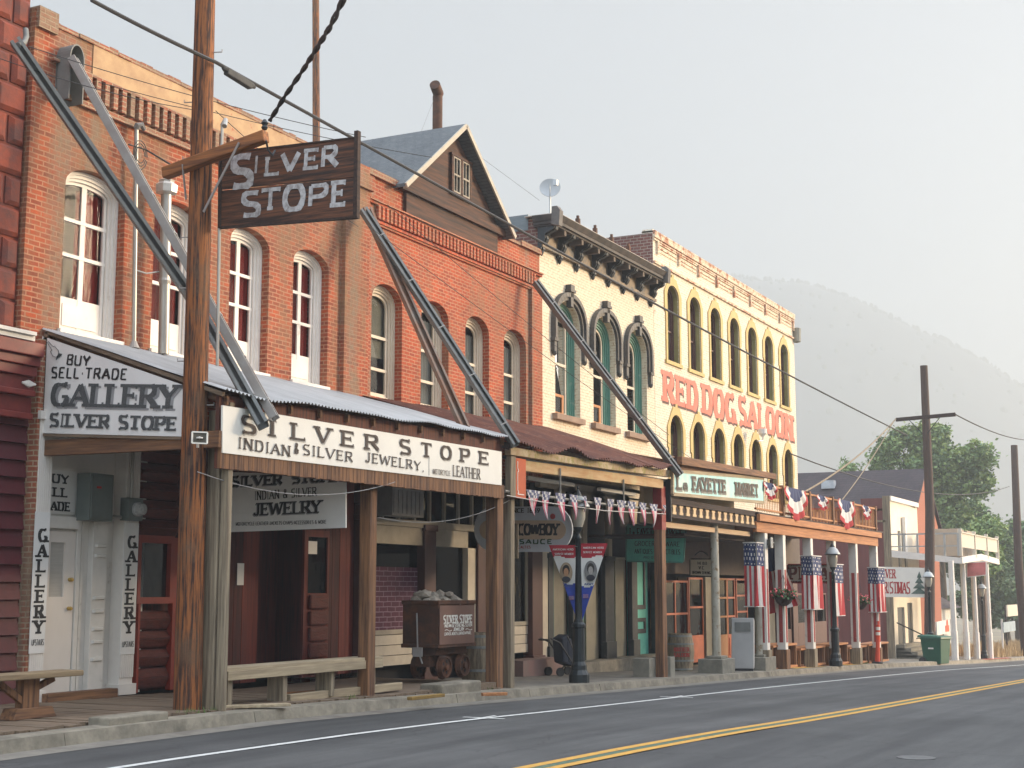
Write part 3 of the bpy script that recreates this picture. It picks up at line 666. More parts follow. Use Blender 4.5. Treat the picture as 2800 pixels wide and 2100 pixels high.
# ---- B1 ground floor
zb = zs(16) + .02
mb = MB(); mb.box(15.27, 17.62, 15.34, 15.5, zb, 4.5); mb.build("entrance_surround", WHITE_G, B1)
pl = MB()
for a, c in ((X(86, 1700, 15.1), X(125, 1700, 15.1)), (X(333, 1700, 15.1), X(370, 1700, 15.1))):
    n = 7
    pl.box(a, c, 15.12, 15.34, zb, 4.1)
    for i in range(n): t = a + (c - a) * (i + .5) / n; pl.box(t - .018, t + .018, 15.10, 15.12, zb + .25, 4.1)
    pl.box(a - .04, c + .04, 15.07, 15.34, zb, zb + .16); pl.box(a - .04, c + .04, 15.06, 15.34, 4.1, 4.22)
pl.build("pilaster", WHITE, B1, bevel=.006)
mb = MB(); mb.box(X(135, 1840, 14.95), X(325, 1840, 14.95), 14.95, 15.12, zb - .02, zb + .12); mb.build('threshold', BRNWX, B1, bevel=.01)
# panelled jamb
mb = MB(); a, c = X(215, 1700), X(250, 1700)
mb.box(a - .02, a + .06, 15.27, 15.34, zb, 3.35); mb.box(a + .09, a + .14, 15.29, 15.34, zb, 3.3)
a, c = X(252, 1700), X(292, 1700); mb.box(a, c, 15.24, 15.34, zb, 3.3)
for py in (1492, 1520, 1635, 1672, 1720, 1755, 1803):
    z = Z(270, py); mb.hexa([(a + .03, 15.24, z - .03), (c - .03, 15.24, z - .03), (c - .03, 15.24, z + .03), (a + .03, 15.24, z + .03), (a + .06, 15.205, z - .02), (c - .06, 15.205, z - .02), (c - .06, 15.205, z + .02), (a + .06, 15.205, z + .02)])
mb.box(X(127, 1430), X(222, 1430), 15.22, 15.34, Z(170, 1445), Z(170, 1412)); mb.build("casing", WHITE_G, B1, bevel=.006)
a, c = X(120, 1700), X(210, 1700); d = MB(); zt = Z(170, 1452); g0, g1 = X(132, 1600), X(187, 1600)
wall(d, rect(a, c, zb + .06, zt), [rect(a + .16, g1, Z(160, 1632), Z(160, 1482))], 15.29, .05)
door = d.build("door", M("white_door_paint", (.74, .69, .63), (.7, .65, .59), 2, rough=.5, bump=.04), B1)
d = MB(); d.box(a + .16, g1, 15.32, 15.33, Z(160, 1632), Z(160, 1482)); d.build("blind", SHADE, door)
d = MB(); kx = X(204, 1600)
for py in (1585, 1664): d.lathe((kx - .02, 15.29, Z(204, py)), [(.028, 0), (.03, -.02), (.015, -.03), (.032, -.05), (.02, -.075)], 10, 'y')
d.build("door_knob", GOLD, door)
# red stone / log shop front
x0 = X(376, 1700); x1 = X(487, 1700); x2 = X(600, 1700)
mb = MB(); z = zb + .04
while z < 4.4:
    h = .30 + R.uniform(-.03, .03); zz0, zz1 = Z(420, 1640), Z(420, 1480)
    if not (z > zz0 - .25 and z < zz1):
        for (a, c) in ((x0 + .03, x1),):
            mb.hexa([(a, 15.3, z), (c, 15.3, z), (c, 15.45, z), (a, 15.45, z), (a, 15.22, z + h * .5), (c, 15.22, z + h * .5), (c, 15.45, z + h * .5), (a, 15.45, z + h * .5)])
            mb.hexa([(a, 15.22, z + h * .5), (c, 15.22, z + h * .5), (c, 15.45, z + h * .5), (a, 15.45, z + h * .5), (a, 15.3, z + h - .02), (c, 15.3, z + h - .02), (c, 15.45, z + h - .02), (a, 15.45, z + h - .02)])
    z += h
mb.build("log_siding", REDLOG, B1, bevel=.03)
mb = MB(); mb.box(x0, x2 + .1, 15.42, 15.5, zb, 4.5); mb.build("siding", DKREDW, B1)
f = MB(); a, c, z0, z1 = X(380, 1560), X(472, 1560), Z(420, 1640), Z(420, 1485)
wall(f, rect(a - .02, c + .03, z0 - .06, z1 + .12), [rect(a + .05, c - .05, z0 + .04, z1)], 15.2, .1)
f.box(x0 - .01, x0 + .04, 15.18, 15.3, zb, z0 - .06); f.box(c + .03, c + .13, 15.2, 15.3, zb, z1 + .1)
sf = f.build("window", M("bright_red_paint", (.26, .03, .015), (.2, .025, .015), 4, rough=.5, bump=.05), B1)
g = MB(); g.box(a + .05, c - .05, 15.28, 15.285, z0 + .04, z1); g.build("pane", GLASS_D, sf)
g = MB(); g.box(a, c, 15.36, 15.38, z0, z1 + .05); g.build("backing", DARK, sf)
# dark red boarded front (x2..23.2)
mb = MB(); x = x2 - .6; bx = []
zt = 4.5
while x < X(985, 1700) - .05:
    w_ = R.uniform(.2, .3); px_ = x
    rec = .55 if X(700, 1700) < x < X(818, 1700) - .1 else 0
    mb.cm = 1 if (X(652, 1700) < x < X(705, 1700) or X(930, 1700) < x < X(960, 1700)) else 0
    mb.box(x, x + w_ - .01, 15.24 + rec + R.uniform(0, .02), 15.4 + rec, zb, zt); x += w_
mb.build("board_siding", [DKREDW, DKREDW2], B1)
ra_, rb_ = X(700, 1700) - .1, X(818, 1700) + .35
mb = MB(); mb.box(ra_ - .05, rb_, 15.96, 16.0, zb, zt); mb.box(ra_ - .06, ra_, 15.3, 15.96, zb, zt); mb.box(rb_, rb_ + .06, 15.3, 15.96, zb, zt); mb.build("recess", DKREDW, B1)
mb = MB(); a, c = X(651, 1570, 15.2), X(669, 1570, 15.2); mb.box(a, c, 15.215, 15.22, Z(660, 1600), Z(660, 1540)); mb.build("paper_notice", SIGNGR, B1)
f = MB(); a, c, z0, z1 = X(840, 1600), X(893, 1600), Z(860, 1622), Z(860, 1468)
wall(f, rect(a - .12, c + .06, zb, z1 + .12), [rect(a, c, z0, z1)], 15.19, .05)
sf = f.build("window", DKREDW2, B1); g = MB(); g.box(a, c, 15.22, 15.225, z0, z1); g.build("pane", GLASS_D, sf)
g = MB(); g.box(a, c, 15.231, 15.235, z0, z1); g.build("backing", DARK, sf)
f = MB(); z = zb + .05
while z < z0 - .15: f.box(a + .02, c - .02, 15.12, 15.19, z, z + .26); z += .29
f.build("stone_panel", REDLOG, B1, bevel=.03)
f = MB(); f.box(X(845, 1500), X(869, 1500), 15.215, 15.2185, Z(860, 1515), Z(860, 1480)); f.build("window_notice", SIGNGR, sf)
f = MB(); xs_ = X(975, 1600); f.box(xs_, xs_ + .22, 15.08, 15.4, zb, 3.35); f.box(xs_ - .05, xs_ + .27, 15.04, 15.4, 3.05, 3.15); f.box(xs_ - .05, xs_ + .27, 15.02, 15.4, 3.35, 3.6); f.box(xs_ - .04, xs_ + .26, 15.04, 15.4, zb, zb + .35); f.build("column", BROWNP, B1, bevel=.01)
mb = MB(); mb.box(15.27, 23.5, 15.36, 15.55, 4.2, 4.55); mb.build("fascia", DARKW, B1)
# ---- B2: second brick building
B2 = thing("brick_building", "bright red brick building with four arched cream windows, above the rusty awning", "building", (27.5, 15.2, 0))
W2 = [(23.86, 25.03), (25.80, 26.98), (27.73, 28.87), (29.60, 30.78)]
top = jag(23.6, 31.52, lambda x: 9.98, 1.6, .01)
mb = MB(); wall(mb, [(23.6, 4.3), (31.52, 4.3)] + top, [arch(a, c, 5.5, 7.42, 7.83, 2.2) for a, c in W2], 15.2, .32); mb.build("wall", BRICK2, B2)
mb = MB(); mb.box(23.6, 31.55, 15.13, 15.2, 9.37, 9.42); mb.box(23.6, 31.55, 15.09, 15.2, 9.42, 9.455); mb.box(23.6, 31.5, 15.13, 15.2, 9.0, 9.05); mb.box(23.6, 31.5, 15.16, 15.2, 8.955, 9.0)
x = 23.95
while x < 31.2: mb.box(x, x + .09, 15.12, 15.2, 9.09, 9.37); x += .155
mb.build("dentil_course", BRICK2, B2)
mb = MB(); mb.box(30.95, 31.52, 15.12, 15.2, 4.3, 8.98); mb.build("pier", BRICK2, B2)
mb = MB()
for a, c in ((23.6, 24.9), (30.4, 31.52)): mb.box(a, c, 15.12, 15.52, 9.93, 10.06)
mb.box(24.9, 30.4, 15.15, 15.52, 9.93, 10.0); mb.build("coping", BRICK_W, B2)
for i, (a, c) in enumerate(W2):
    window(B2, a + .002, c - .002, 5.5, 7.42, 7.825, 15.37, .15, CREAMP, 2.2, rails=(6.78, 6.12), mull=() , curtain=(None, CURTW, CURTW, CURTW)[i], curt_span=(.5, 1), blind=((.62, M("brown_blind", (.10, .085, .06), (.14, .12, .09), 3, bump=.05)) if i == 0 else None), sw=.06, bot=.08, steps=3)
shell(B2, 23.6, 31.52, -.6, 9.9, 28, BRICK_SIDE)
# ---- gabled roof house behind B2
G = thing("gabled_house", "dark wooden gable with grey slate roof rising behind the second brick building", "building", (27.7, 15, 9.7))
apx, la, ra = X(1272, 345, 14.9), X(1120, 500, 14.9), X(1397, 630, 14.9); zap, zl = Z(1272, 347, 14.9), Z(1112, 500, 14.9) + .03
yg = 15.02
mb = MB(); mb.poly([(la + .12, yg + .12, zl - .05), (ra - .12, yg + .12, zl - .05), (ra - .12, yg + .12, zl + .02), (apx, yg + .12, zap - .12), (la + .12, yg + .12, zl + .02)], (0, .1, 0)); mb.box(la + .25, ra - .25, yg + .1, 24.9, 9.4, 10.06)
mb.build("gable_wall", GABLEW, G)
mb = MB(); mb.box(la - .02, ra + .02, yg + .02, yg + .14, 9.9, 10.08); mb.build("gable_beam", GABLEW, G)
th = .07
mb = MB()
for s, e in ((-1, la - .18), (1, ra + .18)):
    zz = zl - .12; mb.hexa([(apx, yg - .12, zap), (e, yg - .12, zz), (e, 25, zz), (apx, 25, zap), (apx, yg - .12, zap + th), (e, yg - .12, zz + th), (e, 25, zz + th), (apx, 25, zap + th)])
mb.build("roof", SHINGLE, G)
mb = MB()
for e in (la - .18, ra + .18): mb.bar((apx, yg - .15, zap + .02), (e, yg - .15, zl - .10), .04, .10)
mb.build("bargeboard", M("cream_trim", (.46, .41, .32), (.36, .32, .26), 5, rough=.7, bump=.1), G)
mb = MB(); wz0, wz1 = 10.4, 11.2
gw = apx - .18
for a in (gw, gw + .42):
    f = MB(); wall(f, rect(a, a + .32, wz0, wz1), [rect(a + .03, a + .29, wz0 + .03, (wz0 + wz1) / 2 - .02), rect(a + .03, a + .29, (wz0 + wz1) / 2 + .02, wz1 - .03)], yg + .06, .05); f.box(a + .148, a + .168, yg + .065, yg + .1, wz0, wz1)
    fo = f.build("window", M("dim_window_paint", (.38, .33, .26), None, 4), G); g = MB(); g.box(a + .03, a + .29, yg + .09, yg + .1, wz0 + .05, wz1 - .05); g.build("pane", GLASS_D, fo)
mb.box(gw - .1, gw + .86, yg + .05, yg + .12, wz0 - .07, wz0 - .01); mb.box(gw - .1, gw + .86, yg + .05, yg + .12, wz1 + .01, wz1 + .07); mb.box(gw - .09, gw - .005, yg + .05, yg + .12, wz0, wz1); mb.box(gw + .745, gw + .83, yg + .05, yg + .12, wz0, wz1); mb.box(gw + .325, gw + .415, yg + .05, yg + .12, wz0, wz1)
mb.build("window_trim", GABLEW, G)
cp = yv(1196, 350, 19.5); mb = MB(); mb.tube([(cp.x, cp.y, 11.5), (cp.x, cp.y, yv(1196, 262, cp.y).z)], .14, 14); mb.tube([(cp.x + .05, cp.y, yv(1196, 256, cp.y).z), (cp.x - .34, cp.y - .1, yv(1196, 244, cp.y).z + .02)], .15, 14); mb.build("stovepipe", RUST, G, smooth=True)
# ---- B3: cream building with bracketed cornice
B3 = thing("brick_building", "cream painted brick building with dark bracketed cornice and three green hooded arched windows", "building", (35.4, 15.2, 0))
W3 = [(32.42, 33.95), (34.80, 36.32), (37.15, 38.66)]
ZT3 = 10.88
mb = MB(); wall(mb, [(31.53, 4.4), (39.28, 4.4), (39.28, ZT3), (31.53, ZT3)], [arch(a, c, 6.08, 8.35, 9.03, 2.1) for a, c in W3], 15.2, .34); mb.build("wall", CREAM, B3)
for i, (a, c) in enumerate(W3):
    window(B3, a + .002, c - .002, 6.09, 8.35, 9.025, 15.36, .24, GREEN, 2.1, rails=(7.45,) if i < 2 else (7.45, 6.75), panel=None, curtain=CURTW, curt_span=(0, .45), sw=.07, bot=.05, steps=4, smat=CREAMP)
mb = MB()
SILLM = M("sandstone_sill", (.30, .21, .15), (.22, .15, .11), 4, rough=.9)
for i, (a, c) in enumerate(W3): mb = MB(); mb.box(a - .17, c + .02, 15.06, 15.2, 5.93, 6.075); mb.build("window_sill", SILLM, B3)
for i, (a, c) in enumerate(W3[:2]):
    mb = MB(); wall(mb, rect(a + .05, a + .72, 6.10, 6.62), [rect(a + .12, a + .62, 6.16, 6.55)], 15.30, .05); f = mb.build("storm_sash", ORW, B3); g = MB(); g.box(a + .12, a + .62, 15.33, 15.335, 6.16, 6.55); g.build("pane", GLASS_D, f)
for a, c in W3:   # cast hood moulds
    mb = MB(); m = (a + c) / 2
    def hood(o, z0): return [p for p in arch(a - o, c + o, z0, 8.42, 9.03 + o, 2.1, 16)][2:]
    for (o0, o1, yy0) in ((.03, .12, 15.12), (.12, .24, 15.06)):
        h1, h0 = hood(o1, 0), hood(o0, 0)
        h1 = [(h1[0][0], 7.95)] + h1 + [(h1[-1][0], 7.95)]; h0 = [(h0[0][0], 7.95)] + h0 + [(h0[-1][0], 7.95)]
        for k in range(len(h1) - 1):
            p, q, r_, s_ = h1[k], h1[k + 1], h0[k + 1], h0[k]
            mb.hexa([(p[0], yy0, p[1]), (q[0], yy0, q[1]), (q[0], 15.2, q[1]), (p[0], 15.2, p[1]), (s_[0], yy0, s_[1]), (r_[0], yy0, r_[1]), (r_[0], 15.2, r_[1]), (s_[0], 15.2, s_[1])])
    for xx in (a - .16, c + .16):
        mb.box(xx - .11, xx + .11, 15.07, 15.2, 7.88, 7.97); mb.box(xx - .08, xx + .08, 15.1, 15.2, 7.62, 7.88); mb.lathe((xx, 15.14, 7.56), [(.02, -.05), (.06, 0), (.07, .06)], 8)
    mb.box(m - .08, m + .08, 15.06, 15.2, 8.9, 9.28); mb.box(m - .16, m + .16, 15.02, 15.2, 9.28, 9.36); mb.box(m - .12, m + .12, 15.04, 15.2, 9.36, 9.48)
    mb.build("window_hood", M("hood_paint", (.09, .08, .07), (.035, .04, .045), 3, rough=.6, bump=.15), B3, bevel=.008)
# cornice
CX0, CX1, CY, CT = 31.4, 38.85, 14.6, 10.9
mb = MB()
mb.box(31.45, 39.2, 15.07, 15.2, 10.12, 10.2); mb.box(31.45, 39.2, 15.13, 15.2, 10.22, 10.62); mb.build("frieze", M("ochre_dark_frieze", (.16, .105, .05), (.035, .035, .035), 3, rough=.6, bump=.2, lo=.45, hi=.6), B3)
mb = MB(); zc0 = CT - .28
mb.box(CX0, CX1, CY + .12, 15.3, zc0, zc0 + .05); mb.box(CX0 - .03, CX1 + .03, CY + .06, 15.3, zc0 + .05, zc0 + .13); mb.hexa([(CX0 - .05, CY + .05, zc0 + .13), (CX1 + .05, CY + .05, zc0 + .13), (CX1 + .05, 15.3, zc0 + .13), (CX0 - .05, 15.3, zc0 + .13), (CX0 - .08, CY - .04, zc0 + .26), (CX1 + .08, CY - .04, zc0 + .26), (CX1 + .08, 15.3, zc0 + .28), (CX0 - .08, 15.3, zc0 + .28)])
mb.build("cornice", M("weathered_cornice", (.085, .068, .056), (.038, .034, .032), 3, rough=.75, bump=.15), B3)
n = 8
for i in range(n):
    x = 31.55 + i * (38.95 - 31.55) / (n - 1); mb = MB()
    pr = [(15.2, 10.06), (15.14, 10.02), (15.10, 10.08), (15.11, 10.18), (15.04, 10.24), (14.99, 10.33), (15.01, 10.41), (14.95, 10.47), (14.84, 10.50), (14.76, 10.55), (14.74, zc0), (15.2, zc0)]
    mb.poly([(x - .12, p, q) for p, q in pr], (.24, 0, 0)); mb.poly([(x - .06, p - .025, q - .01) for p, q in pr], (.12, 0, 0))
    mb.lathe((x, 15.15, 10.0), [(.01, -.09), (.045, -.04), (.06, .03)], 8); mb.build("bracket", GREEN_DK, B3, bevel=.006)
MODM = M("tan_modillion", (.13, .10, .075), None, 4)
for i in range(n - 1):
    x = 31.55 + (i + .5) * (38.95 - 31.55) / (n - 1); mb = MB(); mb.box(x - .06, x + .06, 14.74, 15.1, zc0 - .13, zc0); mb.build("modillion", MODM, B3)
CBM = M("grey_cornice_block", (.16, .145, .13), (.08, .075, .07), 4, rough=.8, bump=.3)
for x in (CX0 - .02, CX1 + .02): mb = MB(); mb.poly([(x - .1, CY - .05, zc0 - .05), (x - .1, CY - .08, CT + .05), (x - .1, CY, CT + .16), (x - .1, CY + .14, CT + .16), (x - .1, CY + .16, zc0)], (.2, 0, 0)); mb.build("cornice_block", CBM, B3)
mb = MB(); mb.box(CX0, CX1, CY + .02, 15.55, CT + .005, CT + .03); mb.build("cornice_flashing", M("pale_flashing", (.5, .45, .38), (.38, .34, .3), 3, rough=.6), B3)
for px, py in ((1580, 573), (1627, 601), (1672, 627), (1718, 652)): q = yv(px, py + 12, 14.75); mb = MB(); mb.box(q.x - .05, q.x + .05, 14.7, 14.8, CT + .03, CT + .22); mb.box(q.x - .03, q.x + .03, 14.72, 14.78, CT + .22, CT + .3); mb.build("roof_anchor", RUST, B3)
s = MB(); s.box(31.515, 31.83, 15.21, 28, 4.6, 10.85); s.box(38.98, 39.28, 15.54, 28, 4, 10.85); s.box(31.83, 38.98, 27.7, 28, -1, 10.85); s.box(31.53, 31.83, 15.54, 28, -1, 4); s.build("side_wall", BRICK_SIDE, B3)
s = MB(); s.box(31.5, 31.86, 15.5, 28, 10.6, 11.0); s.build("parapet_flashing", M("blue_grey_flashing", (.16, .19, .20), (.2, .23, .24), 3, (1, 1, 6), .6, bump=.1), B3)
s = MB(); s.box(31.83, 38.98, 15.54, 27.7, 10.3, 10.4); s.build("roof", DARKW, B3)
s = MB(); s.box(31.84, 38.97, 16.6, 16.65, -1, 10.28); s.build("inner_wall", DIM, B3)
# ---- B4: saloon
B4 = thing("saloon_building", "three storey pale brick saloon with mustard trimmed arched windows and red painted lettering", "building", (47, 15.2, 0))
BCUR = M('brown_curtain', (.24, .11, .065), (.12, .06, .04), 3, (9, 9, .4), .9, bump=.2)
U4 = [(40.36 + i * 1.985, 41.38 + i * 1.985) for i in range(7)]; L4 = [(40.45 + i * 1.995, 41.55 + i * 1.995) for i in range(7)]
top = jag(39.3, 54.25, lambda x: 12.3 if 39.8 < x < 53.9 else 12.36, 3, .012)
holes = [arch(a, c, 8.56, 10.55, 10.93, 2.0) for a, c in U4] + [arch(a, c, 5.0, 6.45, 6.96, 2.0) for a, c in L4]
mb = MB(); wall(mb, [(39.3, 4.0), (54.25, 4.0)] + top, holes, 15.2, .34); mb.build("wall", CREAM2, B4)
mb = MB(); mb.box(39.3, 54.25, 15.13, 15.2, 12.12, 12.28); mb.box(39.3, 54.25, 15.15, 15.2, 12.04, 12.09)
for k in range(9):
    x = 39.55 + k * 1.81; mb.box(x, x + .11, 15.13, 15.2, 11.66, 12.06)
    for j in range(3): mb.box(x + .2, min(x + 1.74, 54.2), 15.165 + .008 * j, 15.2, 11.98 - j * .12, 12.03 - j * .12)
mb.box(39.3, 54.25, 15.14, 15.2, 11.34, 11.40); mb.box(39.3, 54.25, 15.12, 15.56, 12.27, 12.32)
mb.build("corbel_course", CREAM3, B4)
for (LL, z0, zs_, zc) in ((U4, 8.56, 10.55, 10.93), (L4, 5.0, 6.45, 6.96)):
    TRIMS = []
    for a, c in LL:
        t = MB(); TRIMS.append(t); o = .23; m = (a + c) / 2
        out = [(a - .13, z0), (c + .13, z0), (c + .13, zs_ - .55), (c + .22, zs_ - .5), (c + .22, zs_ + .12), (m + .28, zc + .22), (m + .09, zc + .24), (m + .09, zc + .33), (m - .09, zc + .33), (m - .09, zc + .24), (m - .28, zc + .22), (a - .22, zs_ + .12), (a - .22, zs_ - .5), (a - .13, zs_ - .55)]
        wall(t, out, [arch(a, c, z0 + .002, zs_, zc, 2.0)], 15.165, .034)
        t.box(a - .20, c + .20, 15.14, 15.2, z0 - .11, z0)
    for k, (a, c) in enumerate(LL):
        t = MB(); ho = arch(a + .003, c - .003, z0 + .003, zs_, zc - .003, 2.0)
        n_ = len(ho)
        for q in range(n_):
            p1, p2 = ho[q], ho[(q + 1) % n_]; t.face([(p1[0], 15.22, p1[1]), (p2[0], 15.22, p2[1]), (p2[0], 15.38, p2[1]), (p1[0], 15.38, p1[1])])
        w_ = window(B4, a + .006, c - .006, z0 + .006, zs_, zc - .006, 15.36, .07, BROWNP, 2.0, rails=((zs_ + z0) / 2,), curtain=None, sw=.05, bot=.06, steps=1, glass=GLASS_D)
        t.build("reveal", OLIVE, w_); TRIMS[k].build("window_trim", MUST, w_)
        t = MB(); t.box(a + .05, c - .05, 15.5, 15.51, z0, zs_); t.build("curtain", BCUR, w_)
s = MB(); s.box(39.285, 39.6, 15.21, 28, 4.6, 12.25); s.box(53.95, 54.25, 15.54, 28, -1.5, 12.25); s.box(39.6, 53.95, 27.7, 28, -1.5, 12.2); s.build("side_wall", BRICK_SIDE, B4)
s = MB(); s.box(39.6, 53.95, 15.54, 27.7, 11.4, 11.5); s.build("roof", DARKW, B4)
s = MB(); s.box(39.61, 53.94, 16.6, 16.65, -1.5, 11.3); s.build("inner_wall", DIM, B4)
t = MB(); sh_ = MB()
for w_, p0, p1, z0, hh in (("RED", 1813, 1906, 7.28, .93), ("DOG", 1920, 2008, 7.30, .95), ("SALOON", 2020, 2166, 7.33, .98)):
    py = 1060 + (p0 - 1813) * .25; a, b = X(p0, py), X(p1, py + 25)
    for q, o, y in ((t, 0, 15.192), (sh_, .07, 15.199)):
        text(q, w_, (a + o, y, z0 - o), (b + o, y, z0 - o), hh, (0, -1, 0), tv=.37, th=.15, serif=.42, gap=.17)
t.build("lettering", REDL, B4); sh_.build("letter_shadow", M("letter_shadow_brown", (.12, .06, .05), (.1, .05, .045), 5, bump=0), B4)
mb = MB(); q = yv(2178, 920, 15.2); mb.lathe((54.3, 15.1, q.z), [(.02, -.32), (.16, -.28), (.17, .25), (.02, .3)], 10); mb.build("wall_lamp", M("grey_drum", (.3, .29, .24), (.25, .24, .2), 3), B4)
# ================================================================ AWNINGS AND PORCHES
def corr(mb, xa, xb, fback, ffront, yb, yf, pitch=.085, amp=.016, nv=3, wave=0, jit=0):
    n = int((xb - xa) / pitch * 6)
    def fn(u, v):
        x = xa + (xb - xa) * u
        z = fback(x) * (1 - v) + ffront(x) * v + amp * sin(2 * pi * x / pitch)
        if wave: z += wave * mnoise.noise(Vector((x * .9, v * 2, 3))) * (.4 + v)
        y = yb + (yf - yb) * v
        if jit and v > .99: y += jit * mnoise.noise(Vector((int(x / .66) * 3.7, 0, 0))); z -= 0
        return (x, y, z)
    mb.sheet(fn, n, nv)
T1 = thing("shop_awning", "silver corrugated metal awning on wooden posts in front of the first brick building", "awning", (19.3, 13.5, 0))
fz = lambda x: 4.30 + (x - 15) * .022; bz = lambda x: 5.42
mb = MB(); corr(mb, 15.12, 23.45, bz, fz, 15.19, 11.88, wave=.05)
mb.build("metal_roof", M("silver_corrugated", (.36, .36, .35), (.47, .47, .46), 2, (1, .3, 1), .65, .0, .08, c3=(.38, .34, .30), s3=1.5, lo3=.6, hi3=.8), T1, smooth=True)
mb = MB()
for i in range(12):
    x = 15.3 + i * .73; mb = MB(); mb.hexa([(x, 12.0, fz(x) - .16), (x + .05, 12.0, fz(x) - .16), (x + .05, 15.18, 5.22), (x, 15.18, 5.22), (x, 12.0, fz(x) - .03), (x + .05, 12.0, fz(x) - .03), (x + .05, 15.18, 5.36), (x, 15.18, 5.36)]); mb.build("rafter", BRNWY, T1)
mb = MB(); mb.hexa([(15.22, 12.06, 3.30), (23.42, 12.06, 3.36), (23.42, 12.12, 3.36), (15.22, 12.12, 3.30), (15.22, 12.06, fz(15.2) - .02), (23.42, 12.06, fz(23.4) - .03), (23.42, 12.12, fz(23.4) - .03), (15.22, 12.12, fz(15.2) - .02)])
mb.build("fascia", wood("red_brown_fascia", (.16, .045, .02), (.06, .022, .015), 'z', .75), T1)
mb = MB(); x = 15.2
while x < 23.4: L = .1; mb.box(x, x + L - .006, 12.0, 12.05, 3.30 + R.uniform(-.008, .008) + (x - 15.2) * .007, 3.60); x += L
mb.build("valance", BRNW, T1)
mb = MB(); mb.bar((15.22, 12.0, 3.68), (15.25, 15.16, 3.70), .14, .22); mb.build("end_beam", BRNWY, T1)
mb = MB(); mb.bar(xv(509, 1199, 15.14) + Vector((.02, 0, 0)), xv(101, 1189, 15.14) + Vector((.02, 0, 0)), .05, .035); mb.bar((15.17, 15.14, 3.8), (15.17, 15.14, 5.36), .07, .06); mb.bar((15.165, 11.95, 4.27), (15.165, 15.15, 5.37), .05, .055); mb.build("end_trim", GREYWY, T1)
for nm, (x, y, w_, d_, zt, m) in enumerate(((X(576, 1800, 12.26) + .02, 12.26, .17, .2, 4.1, GREYW), (19.30, 12.3, .2, .2, 3.4, BRNW), (X(1352, 1700, 12.22), 12.22, .24, .24, 3.4, BRNW), (X(1389, 1700, 12.2), 12.2, .16, .2, 3.4, GREYW), (15.45, 12.08, .1, .12, 4.2, GREYW))):
    mb = MB(); zz = zr(x) + .12
    mb.box(x - w_ / 2, x + w_ / 2, y - d_ / 2, y + d_ / 2, zz, zt); mb.build("post", m, T1, bevel=.012)
# signs on this awning
def board(name, label, corners, thick, mat, trim=None, cat="sign", trimw=.03):
    """corners: bottom-left, bottom-right, top-right, top-left (3D); board thickness goes away from the viewer side"""
    c = [Vector(p) for p in corners]; ctr = sum(c, Vector()) / 4; n = (c[1] - c[0]).cross(c[3] - c[0]).normalized()
    t = thing(name, label, cat, tuple(ctr)); mb = MB(); mb.poly(c, -n * thick); mb.build("board", mat, t)
    if trim:
        mb = MB()
        for i in range(4): mb.bar(c[i] - n * thick * .5, c[(i + 1) % 4] - n * thick * .5, thick + .03, trimw, up=n)
        mb.build("frame", trim, t)
    u = (c[1] - c[0]).normalized(); return t, c, n
def lay(c, u, v):    # point on a board, u v in 0..1
    return (c[0] * (1 - u) + c[1] * u) * (1 - v) + (c[3] * (1 - u) + c[2] * u) * v
def put(mb, c, n, s, u0, u1, v0, v1, **k):
    a, b = lay(c, u0, v0), lay(c, u1, v0); top = lay(c, u0, v1); text(mb, s, a, b, (top - a).length, n, up=(c[3] - c[0]).normalized(), **k)
S1, c, n = board("shop_sign", "long white sign reading SILVER STOPE INDIAN & SILVER JEWELRY along the silver awning", [(15.22, 11.985, 3.50), (23.26, 11.985, 3.59), (23.26, 11.985, 4.20), (15.20, 11.985, 4.13)], .03, SIGNWH)
def u1(px, py): q = yv(px, py, 11.985); return (q.x - 15.2) / 8.06
def v1(px, py): q = yv(px, py, 11.985); u = (q.x - 15.2) / 8.06; a = 3.5 + .09 * u; b = 4.13 + .07 * u; return (q.z - a) / (b - a)
mb = MB(); sh = MB()
lets = [("S", 655, 698), ("I", 726, 756), ("L", 793, 832), ("V", 862, 900), ("E", 930, 966), ("R", 995, 1035), ("S", 1090, 1122), ("T", 1150, 1178), ("O", 1203, 1233), ("P", 1257, 1283), ("E", 1308, 1335)]
for ch, a, b in lets:
    xm = (a + b) / 2; zb_ = 1182 + (xm - 675) * (1269 - 1182) / 650; zt_ = 1133 + (xm - 675) * (1233 - 1133) / 650
    for q, off, vv in ((mb, 0, 0), (sh, .004, -.03)):
        put(q, c, n, ch, u1(a, zb_) + off, u1(b, zb_) + off, v1(a, zb_) + vv, v1(a, zt_) + vv, tv=.30, th=.12, serif=.75)
for s_, a, b, y0, y1 in (("INDIAN", 647, 790, 1226, 1198), ("&", 802, 813, 1240, 1222), ("SILVER", 825, 962, 1243, 1214), ("JEWELRY,", 996, 1158, 1263, 1242)):
    yb0, yb1 = y0, y0 + (b - a) * .16
    a3 = lay(c, u1(a, yb0), v1(a, yb0)); b3 = lay(c, u1(b, yb1), v1(b, yb1))
    text(mb, s_, a3, b3, .155, n, tv=.2, th=.1, serif=.6, gap=.2)
for s_, a, b, y0, h in (("MOTORCYCLE", 1182, 1230, 1296, .09), ("LEATHER", 1237, 1312, 1302, .19)):
    a3 = lay(c, u1(a, y0), v1(a, y0)); b3 = lay(c, u1(b, y0 + (b - a) * .13), v1(b, y0 + (b - a) * .13)); text(mb, s_, a3, b3, h, n, tv=.14, th=.07, serif=.0 if h < .1 else .4, gap=.12)
mb.xform(Matrix.Translation((0, -.009, 0))); mb.build("lettering", M("brown_letter_paint", (.055, .04, .03), (.10, .075, .06), 9, bump=0), S1); sh.build("letter_shadow", M("pale_letter_shadow", (.50, .48, .44), None, 9, bump=0), S1)
